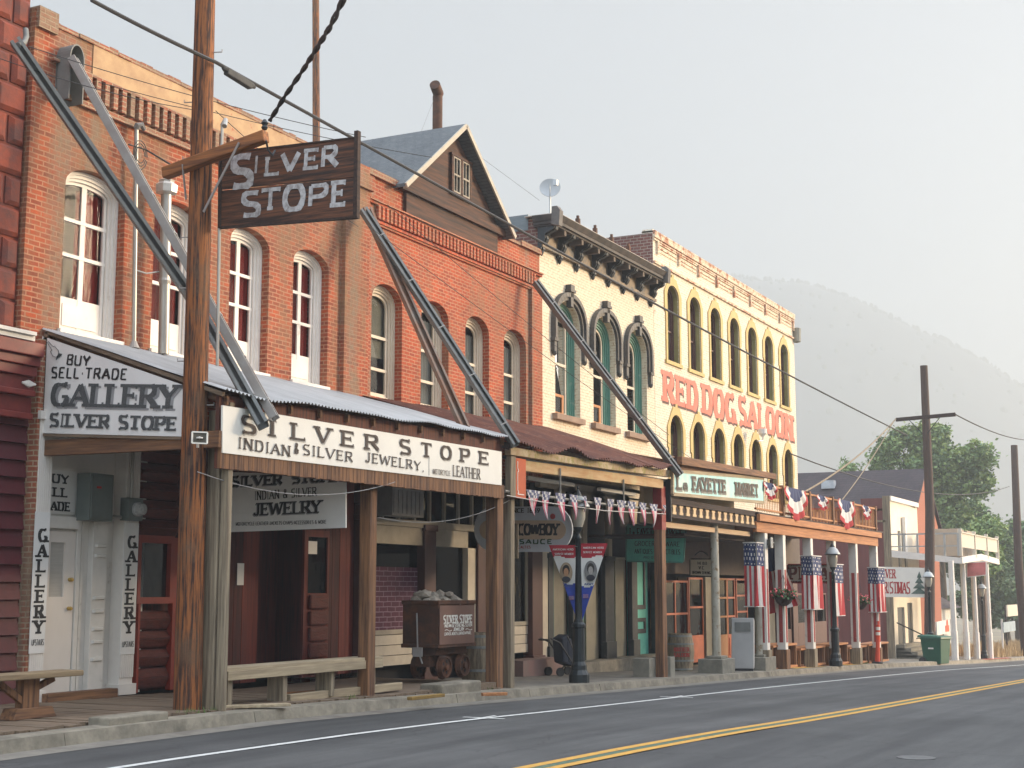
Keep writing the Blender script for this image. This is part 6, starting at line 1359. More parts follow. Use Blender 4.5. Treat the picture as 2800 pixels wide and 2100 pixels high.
# triangular banners on the near lamp
for k, (s, lb) in enumerate(((-1, "triangular red white and blue NAVY hero banner on the left of the near lamp"), (1, "triangular red white and blue ARMY hero banner on the right of the near lamp"))):
    lp = L1P; q0 = yv(1516 if s < 0 else 1583, 1486, 12.2)
    t = thing("hero_banner", lb, "banner", (lp.x, lp.y, q0.z), radians(-26) * 0, "triangular banners on the lamp post")
    d = Vector((.42, -.91, 0)).normalized() * s   # across the street direction
    W_, H_ = (.50, 1.55), None
    top_in, top_out, bot = .05, .60, 1.62 if s > 0 else 1.45
    mb = MB()
    def fn(u, v, d=d, s=s):
        w_ = (top_out - top_in) * (1 - v) + .0
        return Vector((0, 0, -bot * v)) + d * (top_in + w_ * u) + Vector((-.9, -.42, 0)) * (.02 * sin(v * 6 + u * 3))
    def mf(u, v): return 0 if v < .17 + .02 * sin(u * 6) else (1 if v < .55 - .03 * (2 * u - 1) ** 2 else 2)
    mb.sheet(fn, 20, 60, mf); mb.build("cloth", [M("banner_red", (.42, .015, .03), None, 4, bump=0), M("banner_white", (.66, .66, .62), (.6, .6, .57), 4, bump=0), M("banner_blue", (.02, .05, .32), (.015, .04, .26), 4, bump=0)], t, local=True)
    nn = Vector((-.9, -.42, 0)).normalized(); u = Vector((.42, -.91, 0)).normalized(); off = nn * .035
    def pt(a, z): return u * (s * a) + Vector((0, 0, z)) + off
    mb = MB(); ctr = pt(.25, -.56); ov = [ctr + u * (.13 * cos(2 * pi * i / 24)) + Vector((0, 0, .21 * sin(2 * pi * i / 24))) for i in range(24)]
    mb.poly(ov, nn * .004); o = mb.build("portrait", M("portrait_oval", (.35, .27, .17) if s < 0 else (.2, .2, .19), (.2, .15, .1) if s < 0 else (.12, .12, .12), 6, bump=0), t, local=True)
    mb = MB()
    def ell(c, rx, rz, dd): return [c + nn * dd + u * (rx * cos(2 * pi * i / 16)) + Vector((0, 0, rz * sin(2 * pi * i / 16))) for i in range(16)]
    mb.cm = 0; mb.poly(ell(ctr + Vector((0, 0, .05)), .075, .11, .006), nn * .002)
    mb.cm = 1; mb.poly(ell(ctr + Vector((0, 0, .01)), .05, .085, .010), nn * .002)
    mb.cm = 2; mb.poly(ell(ctr + Vector((0, 0, -.135)), .085, .06, .012), nn * .002)
    mb.build("figure", [M("hair_dark", (.02, .015, .012), None, 4, bump=0), M("face_tone", (.42, .22, .11) if s < 0 else (.36, .34, .31), None, 9, bump=0), M("uniform_dark", (.02, .02, .03), None, 4, bump=0)], o, local=True)
    mb = MB(); x0, x1 = ((.13, .50) if s > 0 else (.52, .10))
    for s_, z, h, w0, w1 in (("AMERICAN HERO", -.11, .04, .10, .52), ("SERVICE MEMBER", -.20, .04, .10, .48)):
        a_, b2 = (pt(w0, z), pt(w1, z)) if s > 0 else (pt(w1, z), pt(w0, z)); text(mb, s_, a_, b2, h, nn, tv=.2, th=.15, serif=0, gap=.12)
    mb.build("white_lettering", FWHITE, t, local=True)
    mb = MB(); s_ = "NAVY" if s < 0 else "ARMY"; a_, b2 = (pt(.12, -.85), pt(.3, -.85)) if s > 0 else (pt(.3, -.85), pt(.12, -.85)); text(mb, s_, a_, b2, .05, nn, tv=.22, th=.15, serif=0); mb.build("blue_lettering", M("banner_ink", (.05, .08, .2), None, 4, bump=0), t, local=True)
    mb = MB(); z = -1.03
    for kk in range(7): c_ = pt(.09, z - .012 * kk); mb.cm = kk % 2; mb.bar(c_, c_ + u * (s * .11), .004, .012, up=nn)
    mb.build("flag_mark", [FRED, FWHITE], t, local=True)
# green wheeled bin
q = zv(2556, 1818, zr(63) + .02); bx = Vector((X(2560, 1800, 11.9), 11.9, 0)); bx.z = zr(bx.x) + .02
t = thing("wheeled_bin", "dark green wheeled rubbish bin standing at the kerb", "bin", tuple(bx), radians(-18)); k_ = 1.3
GB = M("bin_green", (.012, .095, .055), (.010, .08, .047), 3, rough=.45, bump=.05)
mb = MB(); mb.hexa([(-.27 * k_, -.3 * k_, .06), (.27 * k_, -.3 * k_, .06), (.27 * k_, .3 * k_, .06), (-.27 * k_, .3 * k_, .06), (-.34 * k_, -.36 * k_, 1.12), (.34 * k_, -.36 * k_, 1.12), (.34 * k_, .36 * k_, 1.12), (-.34 * k_, .36 * k_, 1.12)]); mb.box(-.36 * k_, .36 * k_, -.38 * k_, .38 * k_, 1.05, 1.12); mb.build("body", GB, t, local=True, bevel=.03)
mb = MB(); mb.hexa([(-.37 * k_, -.40 * k_, 1.12), (.37 * k_, -.40 * k_, 1.12), (.37 * k_, .46 * k_, 1.12), (-.37 * k_, .46 * k_, 1.12), (-.34 * k_, -.36 * k_, 1.19), (.34 * k_, -.36 * k_, 1.19), (.34 * k_, .44 * k_, 1.23), (-.34 * k_, .44 * k_, 1.23)]); mb.build("lid", GB, t, local=True, bevel=.02)
for s in (-1, 1): mb = MB(); mb.lathe((s * .36 * k_, .28 * k_, .16), [(.05, -.04), (.16, -.04), (.16, .04), (.05, .04)], 18, 'x'); mb.build("wheel", RUBBER, t, local=True)
mb = MB(); mb.tube([(-.3 * k_, .50 * k_, 1.08), (.3 * k_, .50 * k_, 1.08)], .02, 8); mb.build("handle", RUBBER, t, local=True)
mb = MB(); mb.box(-.355 * k_, -.35 * k_, -.14, .1, .66, .72); mb.build("sticker", SIGNWH, t, local=True)
# traffic tube post (orange delineator)
x = X(2399, 1800, 11.95); t = thing("traffic_post", "orange tubular delineator post with two white bands", "traffic post", (x, 11.95, zs(x)))
ORG_ = M("safety_orange", (.68, .07, .02), (.6, .06, .02), 4, rough=.5, bump=0); pts = [(0, 0, .04), (.03, -.02, .5), (.08, -.05, 1.35)]
mb = MB(); mb.tube(pts, [.10, .075, .07], 14); mb.tube([(.08, -.05, 1.35), (.085, -.055, 1.48)], [.03, .045], 10); mb.build("tube", ORG_, t, local=True, smooth=True)
for z in (.98, 1.16): mb = MB(); f = (z - .5) / .85; mb.tube([(.03 + .05 * f, -.02 - .03 * f, z), (.035 + .05 * f, -.022 - .03 * f, z + .11)], .078, 14); mb.build("reflective_band", SIGNWH, t, local=True)
mb = MB(); mb.lathe((0, 0, 0), [(.2, 0), (.2, .04), (.11, .07)], 16); mb.build("foot", RUBBER, t, local=True)
# barrel
def barrel(px, py, label, hh=.98, words=None):
    q = zv(px, py, zs(33)); x = X(px, 1750, 13.6); t = thing("barrel", label, "barrel", (x, 13.6, zs(x))); mb = MB()
    mb.lathe((0, 0, 0), [(.30, 0), (.345, hh * .25), (.37, hh * .5), (.345, hh * .75), (.30, hh), (.27, hh), (.27, hh - .04), (.01, hh - .04)], 24); mb.build("staves", GREYW, t, local=True, smooth=True)
    for z, r in ((.05, .318), (hh * .28, .358), (hh * .72, .358), (hh * .93, .32)): mb = MB(); mb.lathe((0, 0, z), [(r - .01, -.025), (r, -.025), (r, .025), (r - .01, .025)], 24); mb.build("hoop", M("pale_hoop", (.26, .28, .26), (.2, .21, .2), 4, metal=.3, rough=.6), t, local=True)
    return t
bt = barrel(1860, 1800, "old grey barrel with red stencilled lettering beside the red topped post")
mb = MB(); u = Vector((.42, -.91, 0)); nn = Vector((-.91, -.42, 0))
for s_, z in (("ROOTBEER", .52), ("SALOON", .38)): text(mb, s_, nn * .38 - u * .2 + Vector((0, 0, z)), nn * .38 + u * .2 + Vector((0, 0, z)), .1, nn, tv=.25, th=.15, serif=.5)
mb.build("lettering", REDL2, bt, local=True)
b2_ = copy_tree(bt); xq = X(1308, 1800, 13.3); b2_.location = (xq, 13.3, zs(xq)); b2_['label'] = 'plain grey barrel half hidden behind the ore cart and paired posts'
for ch in list(b2_.children):
    if ch.name.startswith('lettering'): bpy.data.objects.remove(ch)
# benches
def bench_long():
    x0, x1, y = 15.78, 19.72, 12.36; z = Z(1030, 1815, 12.3); zt = z + .0
    t = thing("bench", "long grey plank bench between the foreground pole and the brown awning post", "bench", (17.7, 12.45, zs(17.7)))
    z0_, z1_ = Z(600, 1842, 12.26) + .06, Z(1030, 1806, 12.26) ; zt = .60
    zt = (yv(600, 1822, 12.26).z + yv(1025, 1808, 12.26).z) / 2 + .02
    mb = MB(); mb.box(x0, x1, 12.26, 12.64, zt - .045, zt); mb.build("seat", GREYWX, t, bevel=.006)
    mb = MB(); mb.box(x0 + .02, x1 - .02, 12.24, 12.28, zt - .17, zt - .045); mb.build("apron", GREYWX, t, bevel=.006)
    for xx in (x0 + .1, x0 + 1.35, x0 + 2.55, x1 - .25): mb = MB(); mb.box(xx, xx + .1, 12.30, 12.58, zs(17) + .02, zt - .05); mb.build("leg", GREYW, t, bevel=.006)
bench_long()
q = zv(85, 1965, zs(13.0) + .02)
t = thing("bench", "heavy plank bench with trestle leg cut off by the left edge", "bench", (q.x, q.y, zs(13) + .02)); zt = Z(100, 1838, q.y)
mb = MB(); xr = X(190, 1838, q.y + .1)
mb.box(xr - 3.0, xr, q.y - .14, q.y + .24, zt - .07, zt); mb.build("seat", wood("bench_top", (.30, .22, .12), (.2, .14, .08), 'x', .8), t, bevel=.012)
mb = MB(); zb_ = zs(13) + .02; xl = X(75, 1900, q.y); mb.box(xl - .06, xl + .2, q.y - .0, q.y + .14, zb_ + .1, zt - .07); mb.build("leg", BRNW, t, bevel=.01)
mb = MB(); mb.hexa([(xl - .25, q.y - .05, zb_), (xl + .45, q.y - .05, zb_), (xl + .45, q.y + .2, zb_), (xl - .25, q.y + .2, zb_), (xl - .18, q.y - .04, zb_ + .13), (xl + .38, q.y - .04, zb_ + .13), (xl + .38, q.y + .2, zb_ + .13), (xl - .18, q.y + .2, zb_ + .13)]); mb.build("foot", BRNWX, t, bevel=.01)
mb = MB(); mb.bar((xl - .02, q.y + .05, zb_ + .2), (xl - .45, q.y + .05, zt - .08), .06, .07); mb.bar((xl + .16, q.y + .05, zb_ + .35), (xl + .46, q.y + .05, zt - .09), .06, .07); mb.build("brace", BRNW, t)
# lumber on the ground
def lumber(px0, py0, px1, py1, z, w_, h, mat, label, y=None):
    a, b = zv(px0, py0, z), zv(px1, py1, z); mb = MB(); mb.bar(a + Vector((0, 0, h / 2)), b + Vector((0, 0, h / 2)), w_, h); tag(mb.build("timber", mat, bevel=.008), label, "timber")
lumber(785, 1922, 1092, 1886, zs(19) + .03, .12, .12, GREYWX, "loose square timber with a fresh orange end lying before the long bench")
lumber(600, 1938, 790, 1930, zs(17) + .03, .16, .04, GREYWX, "flat grey board on the walk edge under the bench")

lumber(755, 1905, 900, 1893, zs(18) + .05, .08, .05, ORWX, "pale strip of wood behind the loose square timber")
lumber(1120, 1915, 1210, 1905, zs(21) + .03, .10, .05, M("mustard_strip", (.28, .17, .04), None, 5), "mustard edged strip lying before the ore cart block")
lumber(1318, 1903, 1385, 1901, zs(23) + .0, .10, .05, ORWX, "short orange plank at the foot of the paired posts")
# low concrete box and cart block
q = zv(310, 1975, zs(13)); mb = MB(); mb.box(q.x - .3, q.x + .75, q.y - .2, q.y + .12, zs(13) - .1, zs(13) + .08); tag(mb.build("utility_box_cover", CONC, bevel=.02), "flat concrete utility box cover set in the kerb edge by the boardwalk", "utility cover")
q = zv(1262, 1893, zs(22)); mb = MB(); mb.box(q.x - .75, q.x + .62, q.y - .05, q.y + .38, zs(22) - .1, zs(22) + .17); tag(mb.build("concrete_block", CONC, bevel=.03), "rough concrete block under the ore cart at the kerb", "block")
ROCKL = M('pale_ore', (.46, .41, .33), (.25, .21, .17), 5, rough=.9, bump=.6)
# ---------------- ore cart
cz = zs(22.4) + .17; kx, ky = X(1198, 1700, 12.75), 12.75
C_ = thing("ore_cart", "rusty mine ore cart full of rocks with white SILVER STOPE lettering", "ore cart", (kx + .4, ky + .45, cz))
zt_, zb_ = Z(1198, 1645, ky), Z(1198, 1768, ky)
xr = X(1298, 1700, ky); yl = xv(1101, 1700, kx).y
mb = MB(); t_ = .03
mb.hexa([(kx, ky, zb_), (xr, ky, zb_), (xr, yl, zb_), (kx, yl, zb_), (kx, ky, zt_), (xr, ky, zt_), (xr, yl, zt_), (kx, yl, zt_)])
for z in (zt_, zb_ + .02): mb.box(kx - .02, xr + .02, ky - .02, yl + .02, z - .05, z + .02)
mb.build("body", RUST, C_, bevel=.008)
mb = MB(); mb.box(kx + .01, xr - .06, ky - .028, ky - .021, zb_ + .03, zt_ - .07); plc = mb.build("name_panel", M("brown_panel", (.20, .105, .075), (.16, .085, .062), 3, rough=.6, bump=.1), C_)
mb = MB()
def cp_(u, v): return Vector((kx + (xr - kx) * u, ky - .03, zb_ + (zt_ - zb_) * v))
for s_, u0, u1_, v_, h, sf_ in (("SILVER STOPE", .10, .88, .50, .13, .6), ("INDIAN & STERLING SILVER", .12, .88, .415, .055, .3), ("JEWELRY", .36, .66, .325, .055, .4), ("LEATHER JACKETS-LEATHER APPAREL", .12, .86, .235, .05, 0)): text(mb, s_, cp_(u0, v_), cp_(u1_, v_), h * 1.15, (0, -1, 0), tv=.34, th=.22, serif=sf_, gap=.1)
for (a_, b2) in ((.14, .32), (.70, .88)): mb.tube([cp_(a_ + (b2 - a_) * i / 8, .35 + .018 * sin(i * .8)) for i in range(9)], .007, 5)
mb.build("lettering", SIGNWH, plc)
mb = MB(); mb.box(kx + .12, xr - .12, ky + .1, yl - .12, zb_ - .16, zb_ - .03); mb.box(kx + .05, xr - .05, ky + .2, yl - .2, zb_ - .36, zb_ - .16); mb.build("chassis", RUST, C_, bevel=.01)
wr = .20
for ix, xx in enumerate((kx + (xr - kx) * .28, kx + (xr - kx) * .78)):
    for iy, yy_ in enumerate((ky + .08, yl - .12)):
        mb = MB(); mb.lathe((xx, yy_, cz + wr), [(wr + .02, .05), (wr + .02, .035), (wr, .03), (wr - .01, -.05), (wr - .04, -.05), (wr - .05, -.02), (.06, -.02), (.055, -.07), (.01, -.075)], 22, 'y'); wh = mb.build("wheel", RUST, C_)
        mb = MB()
        for k in range(5): t = 2 * pi * k / 5; mb.lathe((xx + .1 * cos(t), yy_ - .022, cz + wr + .1 * sin(t)), [(.028, 0), (.028, -.004)], 10, 'y')
        mb.build("wheel_hole", DARK, wh)
mb = MB(); mb.tube([(kx - .04, (ky + yl) / 2 + .05, zt_ - .2), (kx - .05, (ky + yl) / 2 + .02, zb_ - .05), (kx - .02, (ky + yl) / 2 - .06, zb_ - .3)], .016, 6); mb.box(kx - .06, kx - .02, (ky + yl) / 2 - .07, (ky + yl) / 2 + .12, zb_ - .18, zb_ - .02); mb.build("chain_lever", GALVL, C_)
for i in range(26):
    s = R.uniform(.08, .17); c = Vector((R.uniform(kx + .1, xr - .1), R.uniform(ky + .1, yl - .1), zt_ + R.uniform(-.02, .06) + (.07 if i % 5 == 0 else 0)))
    bm = bmesh.new(); bmesh.ops.create_icosphere(bm, subdivisions=1, radius=s)
    for v in bm.verts: v.co = Vector((v.co.x * R.uniform(.8, 1.3), v.co.y * R.uniform(.8, 1.2), v.co.z * R.uniform(.5, .9)))
    mb = MB(); mb.v = [tuple(v.co + c) for v in bm.verts]; mb.f = [tuple(v.index for v in f.verts) for f in bm.faces]; mb.m = [0] * len(mb.f); bm.free()
    o = mb.build("rock", ROCKL, C_)
# stroller
q = Vector((X(1537, 1800, 14.2), 14.2, 0)); q.z = zs(q.x)
t = thing("stroller", "folded black stroller standing behind the near lamp post", "stroller", tuple(q), radians(-30))
mb = MB(); 
for s in (-.2, .2): mb.tube([(-.45, s, .85), (-.2, s, .75), (.25, s, .15)], .018, 6); mb.tube([(.0, s, .9), (.32, s, .3), (.1, s, .12)], .018, 6)
mb.tube([(-.5, -.2, .82), (-.5, .2, .82)], .025, 6); mb.build("frame", RUBBER, t, local=True)
mb = MB(); mb.hexa([(-.1, -.2, .3), (.2, -.2, .2), (.2, .2, .2), (-.1, .2, .3), (-.15, -.2, .85), (.05, -.2, .95), (.05, .2, .95), (-.15, .2, .85)]); mb.hexa([(.02, -.21, .3), (.3, -.21, .2), (.3, .21, .2), (.02, .21, .3), (-.02, -.21, .8), (.12, -.21, .86), (.12, .21, .86), (-.02, .21, .8)]); mb.build("seat_cloth", M("navy_cloth", (.025, .03, .045), (.035, .04, .055), 6, rough=.85), t, local=True, bevel=.04)
for a_, b2 in ((-.22, -.24), (-.22, .24), (.3, -.2), (.3, .2)): mb = MB(); mb.lathe((a_, b2, .1), [(.03, -.02), (.10, -.025), (.10, .025), (.03, .02)], 16, 'y'); mb.build("wheel", RUBBER, t, local=True)
# leaning grey board/cabinet
a = zv(1815, 1, 0) if 0 else None
xg = X(2030, 1750, 12.45); t = thing("metal_cabinet", "tall grey metal newspaper cabinet leaning beside the round white post", "cabinet", (xg, 12.45, zs(xg)), radians(-75)); mb = MB()
mb.hexa([(-.30, -.25, .06), (.30, -.25, .06), (.30, .25, .06), (-.30, .25, .06), (-.27, -.27, 1.42), (.33, -.27, 1.42), (.33, .23, 1.36), (-.27, .23, 1.36)]); mb.build("body", M("grey_cabinet", (.46, .46, .45), (.40, .40, .40), 2, rough=.5, bump=.08), t, local=True, bevel=.02)
mb = MB(); mb.box(-.28, .28, -.24, .24, 0, .06); mb.build("base", RUBBER, t, local=True); mb = MB(); mb.box(-.18, .24, -.285, -.27, 1.05, 1.3); mb.build("window", GALVD, t, local=True)
# crates / planters at the balcony posts
for i, (p0, p1) in enumerate(((2092, 2158), (2168, 2236), (2246, 2300), (2304, 2352), (2358, 2412))):
    a, c = X(p0, 1780, 12.5), X(p1, 1780, 12.5); z = zs(a) - .02
    lb = ["open wooden street bench box nearest the market end of the saloon walk", "low wooden street box second along under the saloon balcony", "wooden street box behind the second street lamp", "wooden street box between lamp and orange traffic post", "wooden street box at the far end beside the orange traffic post"][i]
    t = thing("kerb_bench", lb, "bench", (a, 12.5, z), 0, "wooden box benches between the balcony posts"); h = .62 if i % 2 == 0 else .52
    mb = MB(); mb.box(a, c, 12.25, 12.85, z + h, z + h + .06); mb.build("seat", ORWX, t)
    for xx in (a, (a + c) / 2, c - .07): mb = MB(); mb.box(xx, xx + .07, 12.28, 12.8, z + .04, z + h); mb.build("leg", BRNW, t)
    mb = MB(); mb.box(a, c, 12.25, 12.85, z - .02, z + .04); mb.build("base_board", ORWX, t)
# painted yellow kerb ramp patches + red kerb marks
mb = MB()
for p0, p1 in ((2178, 2262), (2312, 2370)):
    a, c = X(p0, 1822, 11.95), X(p1, 1822, 11.95); mb.face([(a, 11.95, zr(a) + .172), (c, 11.95, zr(c) + .172), (c - .4, 12.5, zs(c) + .004), (a + .4, 12.5, zs(a) + .004)])
mb.build("yellow_ramp_paint", M("yellow_kerb_paint", (.55, .33, .06), (.42, .25, .05), 6, bump=0))['kind'] = 'structure'
mb = MB(); a, c = X(2695, 1805, 11.8), X(2765, 1800, 11.8); mb.face([(a, 11.76, zr(a) + .16), (c, 11.76, zr(c) + .16), (c, 12.05, zr(c) + .175), (a, 12.05, zr(a) + .175)]); mb.build("red_kerb_paint", M("red_kerb", (.5, .1, .06), (.35, .08, .05), 4, bump=0))['kind'] = 'structure'
# hanging flower baskets
def basket(px, py, label, y=12.0, wpx=60):
    q = yv(px, py, y); t = thing("flower_basket", label, "flower basket", tuple(q)); r_ = .28
    mb = MB(); mb.lathe((0, 0, -.28), [(.08, 0), (.2, .08), (.27, .22), (.28, .26)], 14); mb.build("pot", DARKW, t, local=True)
    mb = MB()
    for i in range(240): a = R.uniform(0, 2 * pi); rr = r_ * sqrt(R.random()) * 1.3; c = Vector((rr * cos(a), rr * sin(a), R.uniform(-.08, .18) * (1.2 - rr))); s = .045; u_ = Vector((R.uniform(-1, 1), R.uniform(-1, 1), R.uniform(-1, 1))).normalized() * s; v_ = u_.orthogonal().normalized() * s; mb.face([c - u_, c + v_, c + u_, c - v_])
    mb.build("foliage", M("basket_green", (.05, .12, .03), (.03, .08, .02), 8, bump=0), t, local=True)
    mb = MB()
    for i in range(110): a = R.uniform(0, 2 * pi); rr = r_ * sqrt(R.random()) * 1.5; c = Vector((rr * cos(a), rr * sin(a), R.uniform(.06, .28) - rr * .2)); s = .035; u_ = Vector((R.uniform(-1, 1), R.uniform(-1, 1), R.uniform(-1, 1))).normalized() * s; v_ = u_.orthogonal().normalized() * s; mb.face([c - u_, c + v_, c + u_, c - v_])
    mb.build("flowers", M("pink_petals", (.62, .14, .16), (.55, .10, .10), 8, bump=0), t, local=True)
    mb = MB()
    for k in range(3): a = 2 * pi * k / 3; mb.tube([(.27 * cos(a), .27 * sin(a), 0), (0, 0, .6)], .006, 4)
    mb.build("chain", IRON, t, local=True)
basket(2143, 1630, "pink flower basket hanging by the second balcony post", 12.0)
basket(2352, 1645, "pink flower basket hanging by the far balcony post", 12.3)
# small hanging signs under the saloon balcony
S, c, n = board("brown_dining_sign", "small cream hanging OLD V.C. sign between the two round white posts", [xv(1888, 1573, 41), xv(1948, 1575, 41), xv(1948, 1530, 41), xv(1888, 1530, 41)], .04, M("cream_small_sign", (.80, .78, .68), (.74, .72, .62), 3), IRON, trimw=.02)
mb = MB(); put(mb, c, n, "THE OLD", .3, .75, .68, .86, tv=.2, th=.12, serif=0); put(mb, c, n, "V.C.", .38, .66, .38, .6, tv=.2, th=.12, serif=0); put(mb, c, n, "BROWN DINING", .08, .92, .1, .28, tv=.2, th=.12, serif=0); mb.build("lettering", BLACK, S)
mb = MB(); m_ = c[3].lerp(c[2], .5); mb.tube([c[3].lerp(c[2], .2 + .06 * i) + Vector((0, 0, .12 + .12 * sin(pi * i / 10))) for i in range(11)], .02, 6); mb.build("scroll", IRON, S)
S, c, n = board("pizza_sign", "PIZZA sign under the saloon balcony, partly hidden by a flag", [xv(2154, 1592, 52), xv(2270, 1592, 52), xv(2270, 1545, 52), xv(2154, 1545, 52)], .06, SIGNGR, REDL2, trimw=.06)
mb = MB(); put(mb, c, n, "PIZZA", .04, .96, .15, .88, tv=.24, th=.14, serif=.6, gap=.12); mb.build("lettering", M("dull_red_letters", (.20, .04, .04), None, 4, bump=0), S)
horn("horn_speaker", "grey horn loudspeaker on the second round white post", yv(2092, 1484, 12.1), (.2, -.95, 0), 1.5, GREYL)
# spot lamp on rail over saloon wall
q = yv(2085, 1190, 14.7); t = thing("flood_lamp", "small pale flood lamp above the lower saloon windows", "flood lamp", tuple(q)); mb = MB(); mb.tube([q + Vector((-.5, 0, -.25)), q + Vector((0, 0, -.2)), q], .03, 6); mb.lathe(q, [(.05, -.05), (.14, .05), (.16, .22)], 12); mb.build("lamp", SIGNGR, t)
# ================================================================ FAR END OF THE STREET
WB = thing("white_false_front", "white false front shop with maroon clad side wall and corner porch", "building", (70, 15.2, zs(70)))
zb = zr(72) - .3
XW = 70.0
mb = MB(); wall(mb, [(XW, zb), (76.6, zb), (76.6, 6.0), (76.2, 6.0), (76.1, 5.9), (XW + .1, 6.15), (XW, 6.15)], [rect(71.7, 72.35, 2.7, 4.6), rect(73.1, 73.8, 2.7, 4.9), rect(71.0, 72.6, -1.0, .9), rect(73.3, 74.5, -1.4, 1.1)], 15.2, .25); mb.build("wall", M("cream_white_paint", (.74, .67, .54), (.68, .6, .48), 2, bump=.05), WB)
mb = MB(); mb.box(XW, 76.6, 15.1, 15.46, 5.98, 6.2); mb.build("coping", WHITE, WB)
mb = MB(); mb.box(71.7, 72.35, 15.3, 15.34, 2.7, 4.6); mb.box(73.1, 73.8, 15.3, 15.34, 2.7, 4.9); mb.box(71.0, 72.6, 15.3, 15.34, -1.0, .9); mb.box(73.3, 74.5, 15.3, 15.34, -1.4, 1.1); mb.build("window_glass", GREEN_DK, WB)
MARO = M("maroon_cladding", (.17, .055, .05), (.135, .045, .04), 1.4, (6, 6, .5), .8, bump=.15)
mb = MB(); mb.box(XW, XW + .2, 15.25, 16.55, zb, 6.1); mb.box(XW, XW + .2, 16.55, 26, zb, 5.6); mb.box(76.4, 76.6, 15.46, 26, zb, 5.6); mb.box(XW + .2, 76.4, 25.8, 26, zb, 5.6); mb.build("side_wall", MARO, WB)
mb = MB(); mb.box(XW - .06, XW - .005, 15.4, 16.6, 4.95, 5.05); mb.box(XW - .06, XW, 15.15, 15.5, zb, 6.2); mb.build("grey_trim", GREYW, WB)
mb = MB(); mb.box(XW - .05, XW - .0, 16.6, 26, 5.62, 5.70); mb.build("red_trim", M("bright_red_trim", (.5, .06, .05), None, 3), WB)
mb = MB(); mb.box(XW, 76.6, 15.5, 26, 5.5, 5.6); mb.build("roof", DARKW, WB)
# porch
PO = thing("corner_porch", "white two storey porch with deck railings and low gabled front at the far corner", "porch", (75, 13.6, zs(75)))
mb = MB(); mb.hexa([(XW - .05, 12.0, 2.95), (XW + .05, 12.0, 2.95), (XW + .05, 15.2, 3.28), (XW - .05, 15.2, 3.28), (XW - .05, 12.0, 3.22), (XW + .05, 12.0, 3.22), (XW + .05, 15.2, 3.62), (XW - .05, 15.2, 3.62)])
mb.poly([(XW, 11.9, 2.95), (75.6, 11.9, 3.2), (81.3, 11.9, 3.08), (81.3, 11.9, 3.36), (75.6, 11.9, 3.52), (XW, 11.9, 3.24)], (0, .1, 0)); mb.build("fascia", WHITE, PO)
mb = MB(); mb.hexa([(XW, 12, 3.1), (81.3, 12, 3.1), (81.3, 15.1, 3.4), (XW, 15.1, 3.4), (XW, 12, 3.2), (81.3, 12, 3.2), (81.3, 15.1, 3.5), (XW, 15.1, 3.5)]); mb.build("deck", WHITE_G, PO)
mb = MB(); mb.box(XW - .02, XW + .05, 12.0, 15.2, 4.32, 4.39); mb.box(XW - .02, XW + .05, 12.0, 15.2, 3.75, 3.8)
for i in range(5): y = 12.02 + i * .62; mb.box(XW - .04, XW + .06, y, y + .09, 3.3, 4.36)
mb.build("side_railing", M("grey_rail", (.42, .42, .40), None, 4), PO)
mb = MB(); mb.box(XW, 81.3, 11.95, 12.02, 3.72, 4.38)
for x in (XW + .02, 73.9, 77.6, 81.2): mb.box(x - .05, x + .12, 11.9, 12.06, 3.3, 4.58)
mb.box(XW, 81.3, 11.9, 12.06, 4.38, 4.44); mb.build("board_railing", M("pale_board_rail", (.62, .56, .46), (.52, .47, .38), 3, (.5, 4, 9), .7, bump=.2), PO)
for px, y in ((2608, 12.1), (2640, 12.3), (2668, 12.5), (2704, 12.1)):
    x = X(px, 1700, y); mb = MB(); mb.tube([(x, y, zs(x)), (x, y, zs(x) + 1.3)], .16, 8); mb.tube([(x, y, zs(x) + 1.3), (x - .1, y, 3.05)], .13, 8); mb.build("post", WHITE, PO)
mb = MB(); mb.box(72.6, 72.9, 15.0, 15.15, 3.4, 5.3); mb.build("upper_post", WHITE, PO)
for a, c in ((74.2, 76.0), (77.0, 78.6)): mb = MB(); mb.box(a, c, 12.8, 14.2, 3.4, 4.75); mb.build("deck_cabinet", M("tan_cabinet", (.38, .30, .22), (.32, .26, .2), 3), PO)
S, c, n = board("christmas_sign", "white hanging sign reading FOREVER CHRISTMAS with a painted tree beside the last flags", [xv(2392, 1632, 66.5), xv(2539, 1634, 66.5), xv(2539, 1553, 66.5), xv(2392, 1549, 66.5)], .06, SIGNWH)
mb = MB(); put(mb, c, n, "FOREVER", -.06 + .02, .39, .62, .92, tv=.3, th=.14, serif=.4, gap=.08); put(mb, c, n, "CHRISTMAS", .02, .66, .12, .50, tv=.3, th=.14, serif=.4, gap=.08); mb.build("lettering", REDL2, S)
mb = MB()
for k in range(4): a, b, d = lay(c, .68 + .035 * k, .12 + .18 * k), lay(c, .98 - .035 * k, .12 + .18 * k), lay(c, .83, .34 + .18 * k); mb.poly([a + n * .01, b + n * .01, d + n * .01], n * .004)
mb.build("painted_tree", M("tree_sign_green", (.05, .11, .08), (.12, .16, .14), 6, bump=0), S)
S, c, n = board("small_red_sign", "small red hanging sign under the far white porch", [xv(2645, 1577, 73), xv(2695, 1571, 73), xv(2695, 1537, 73), xv(2645, 1540, 73)], .06, M("faded_red_sign", (.62, .20, .19), None, 3), WHITE_G, trimw=.05)
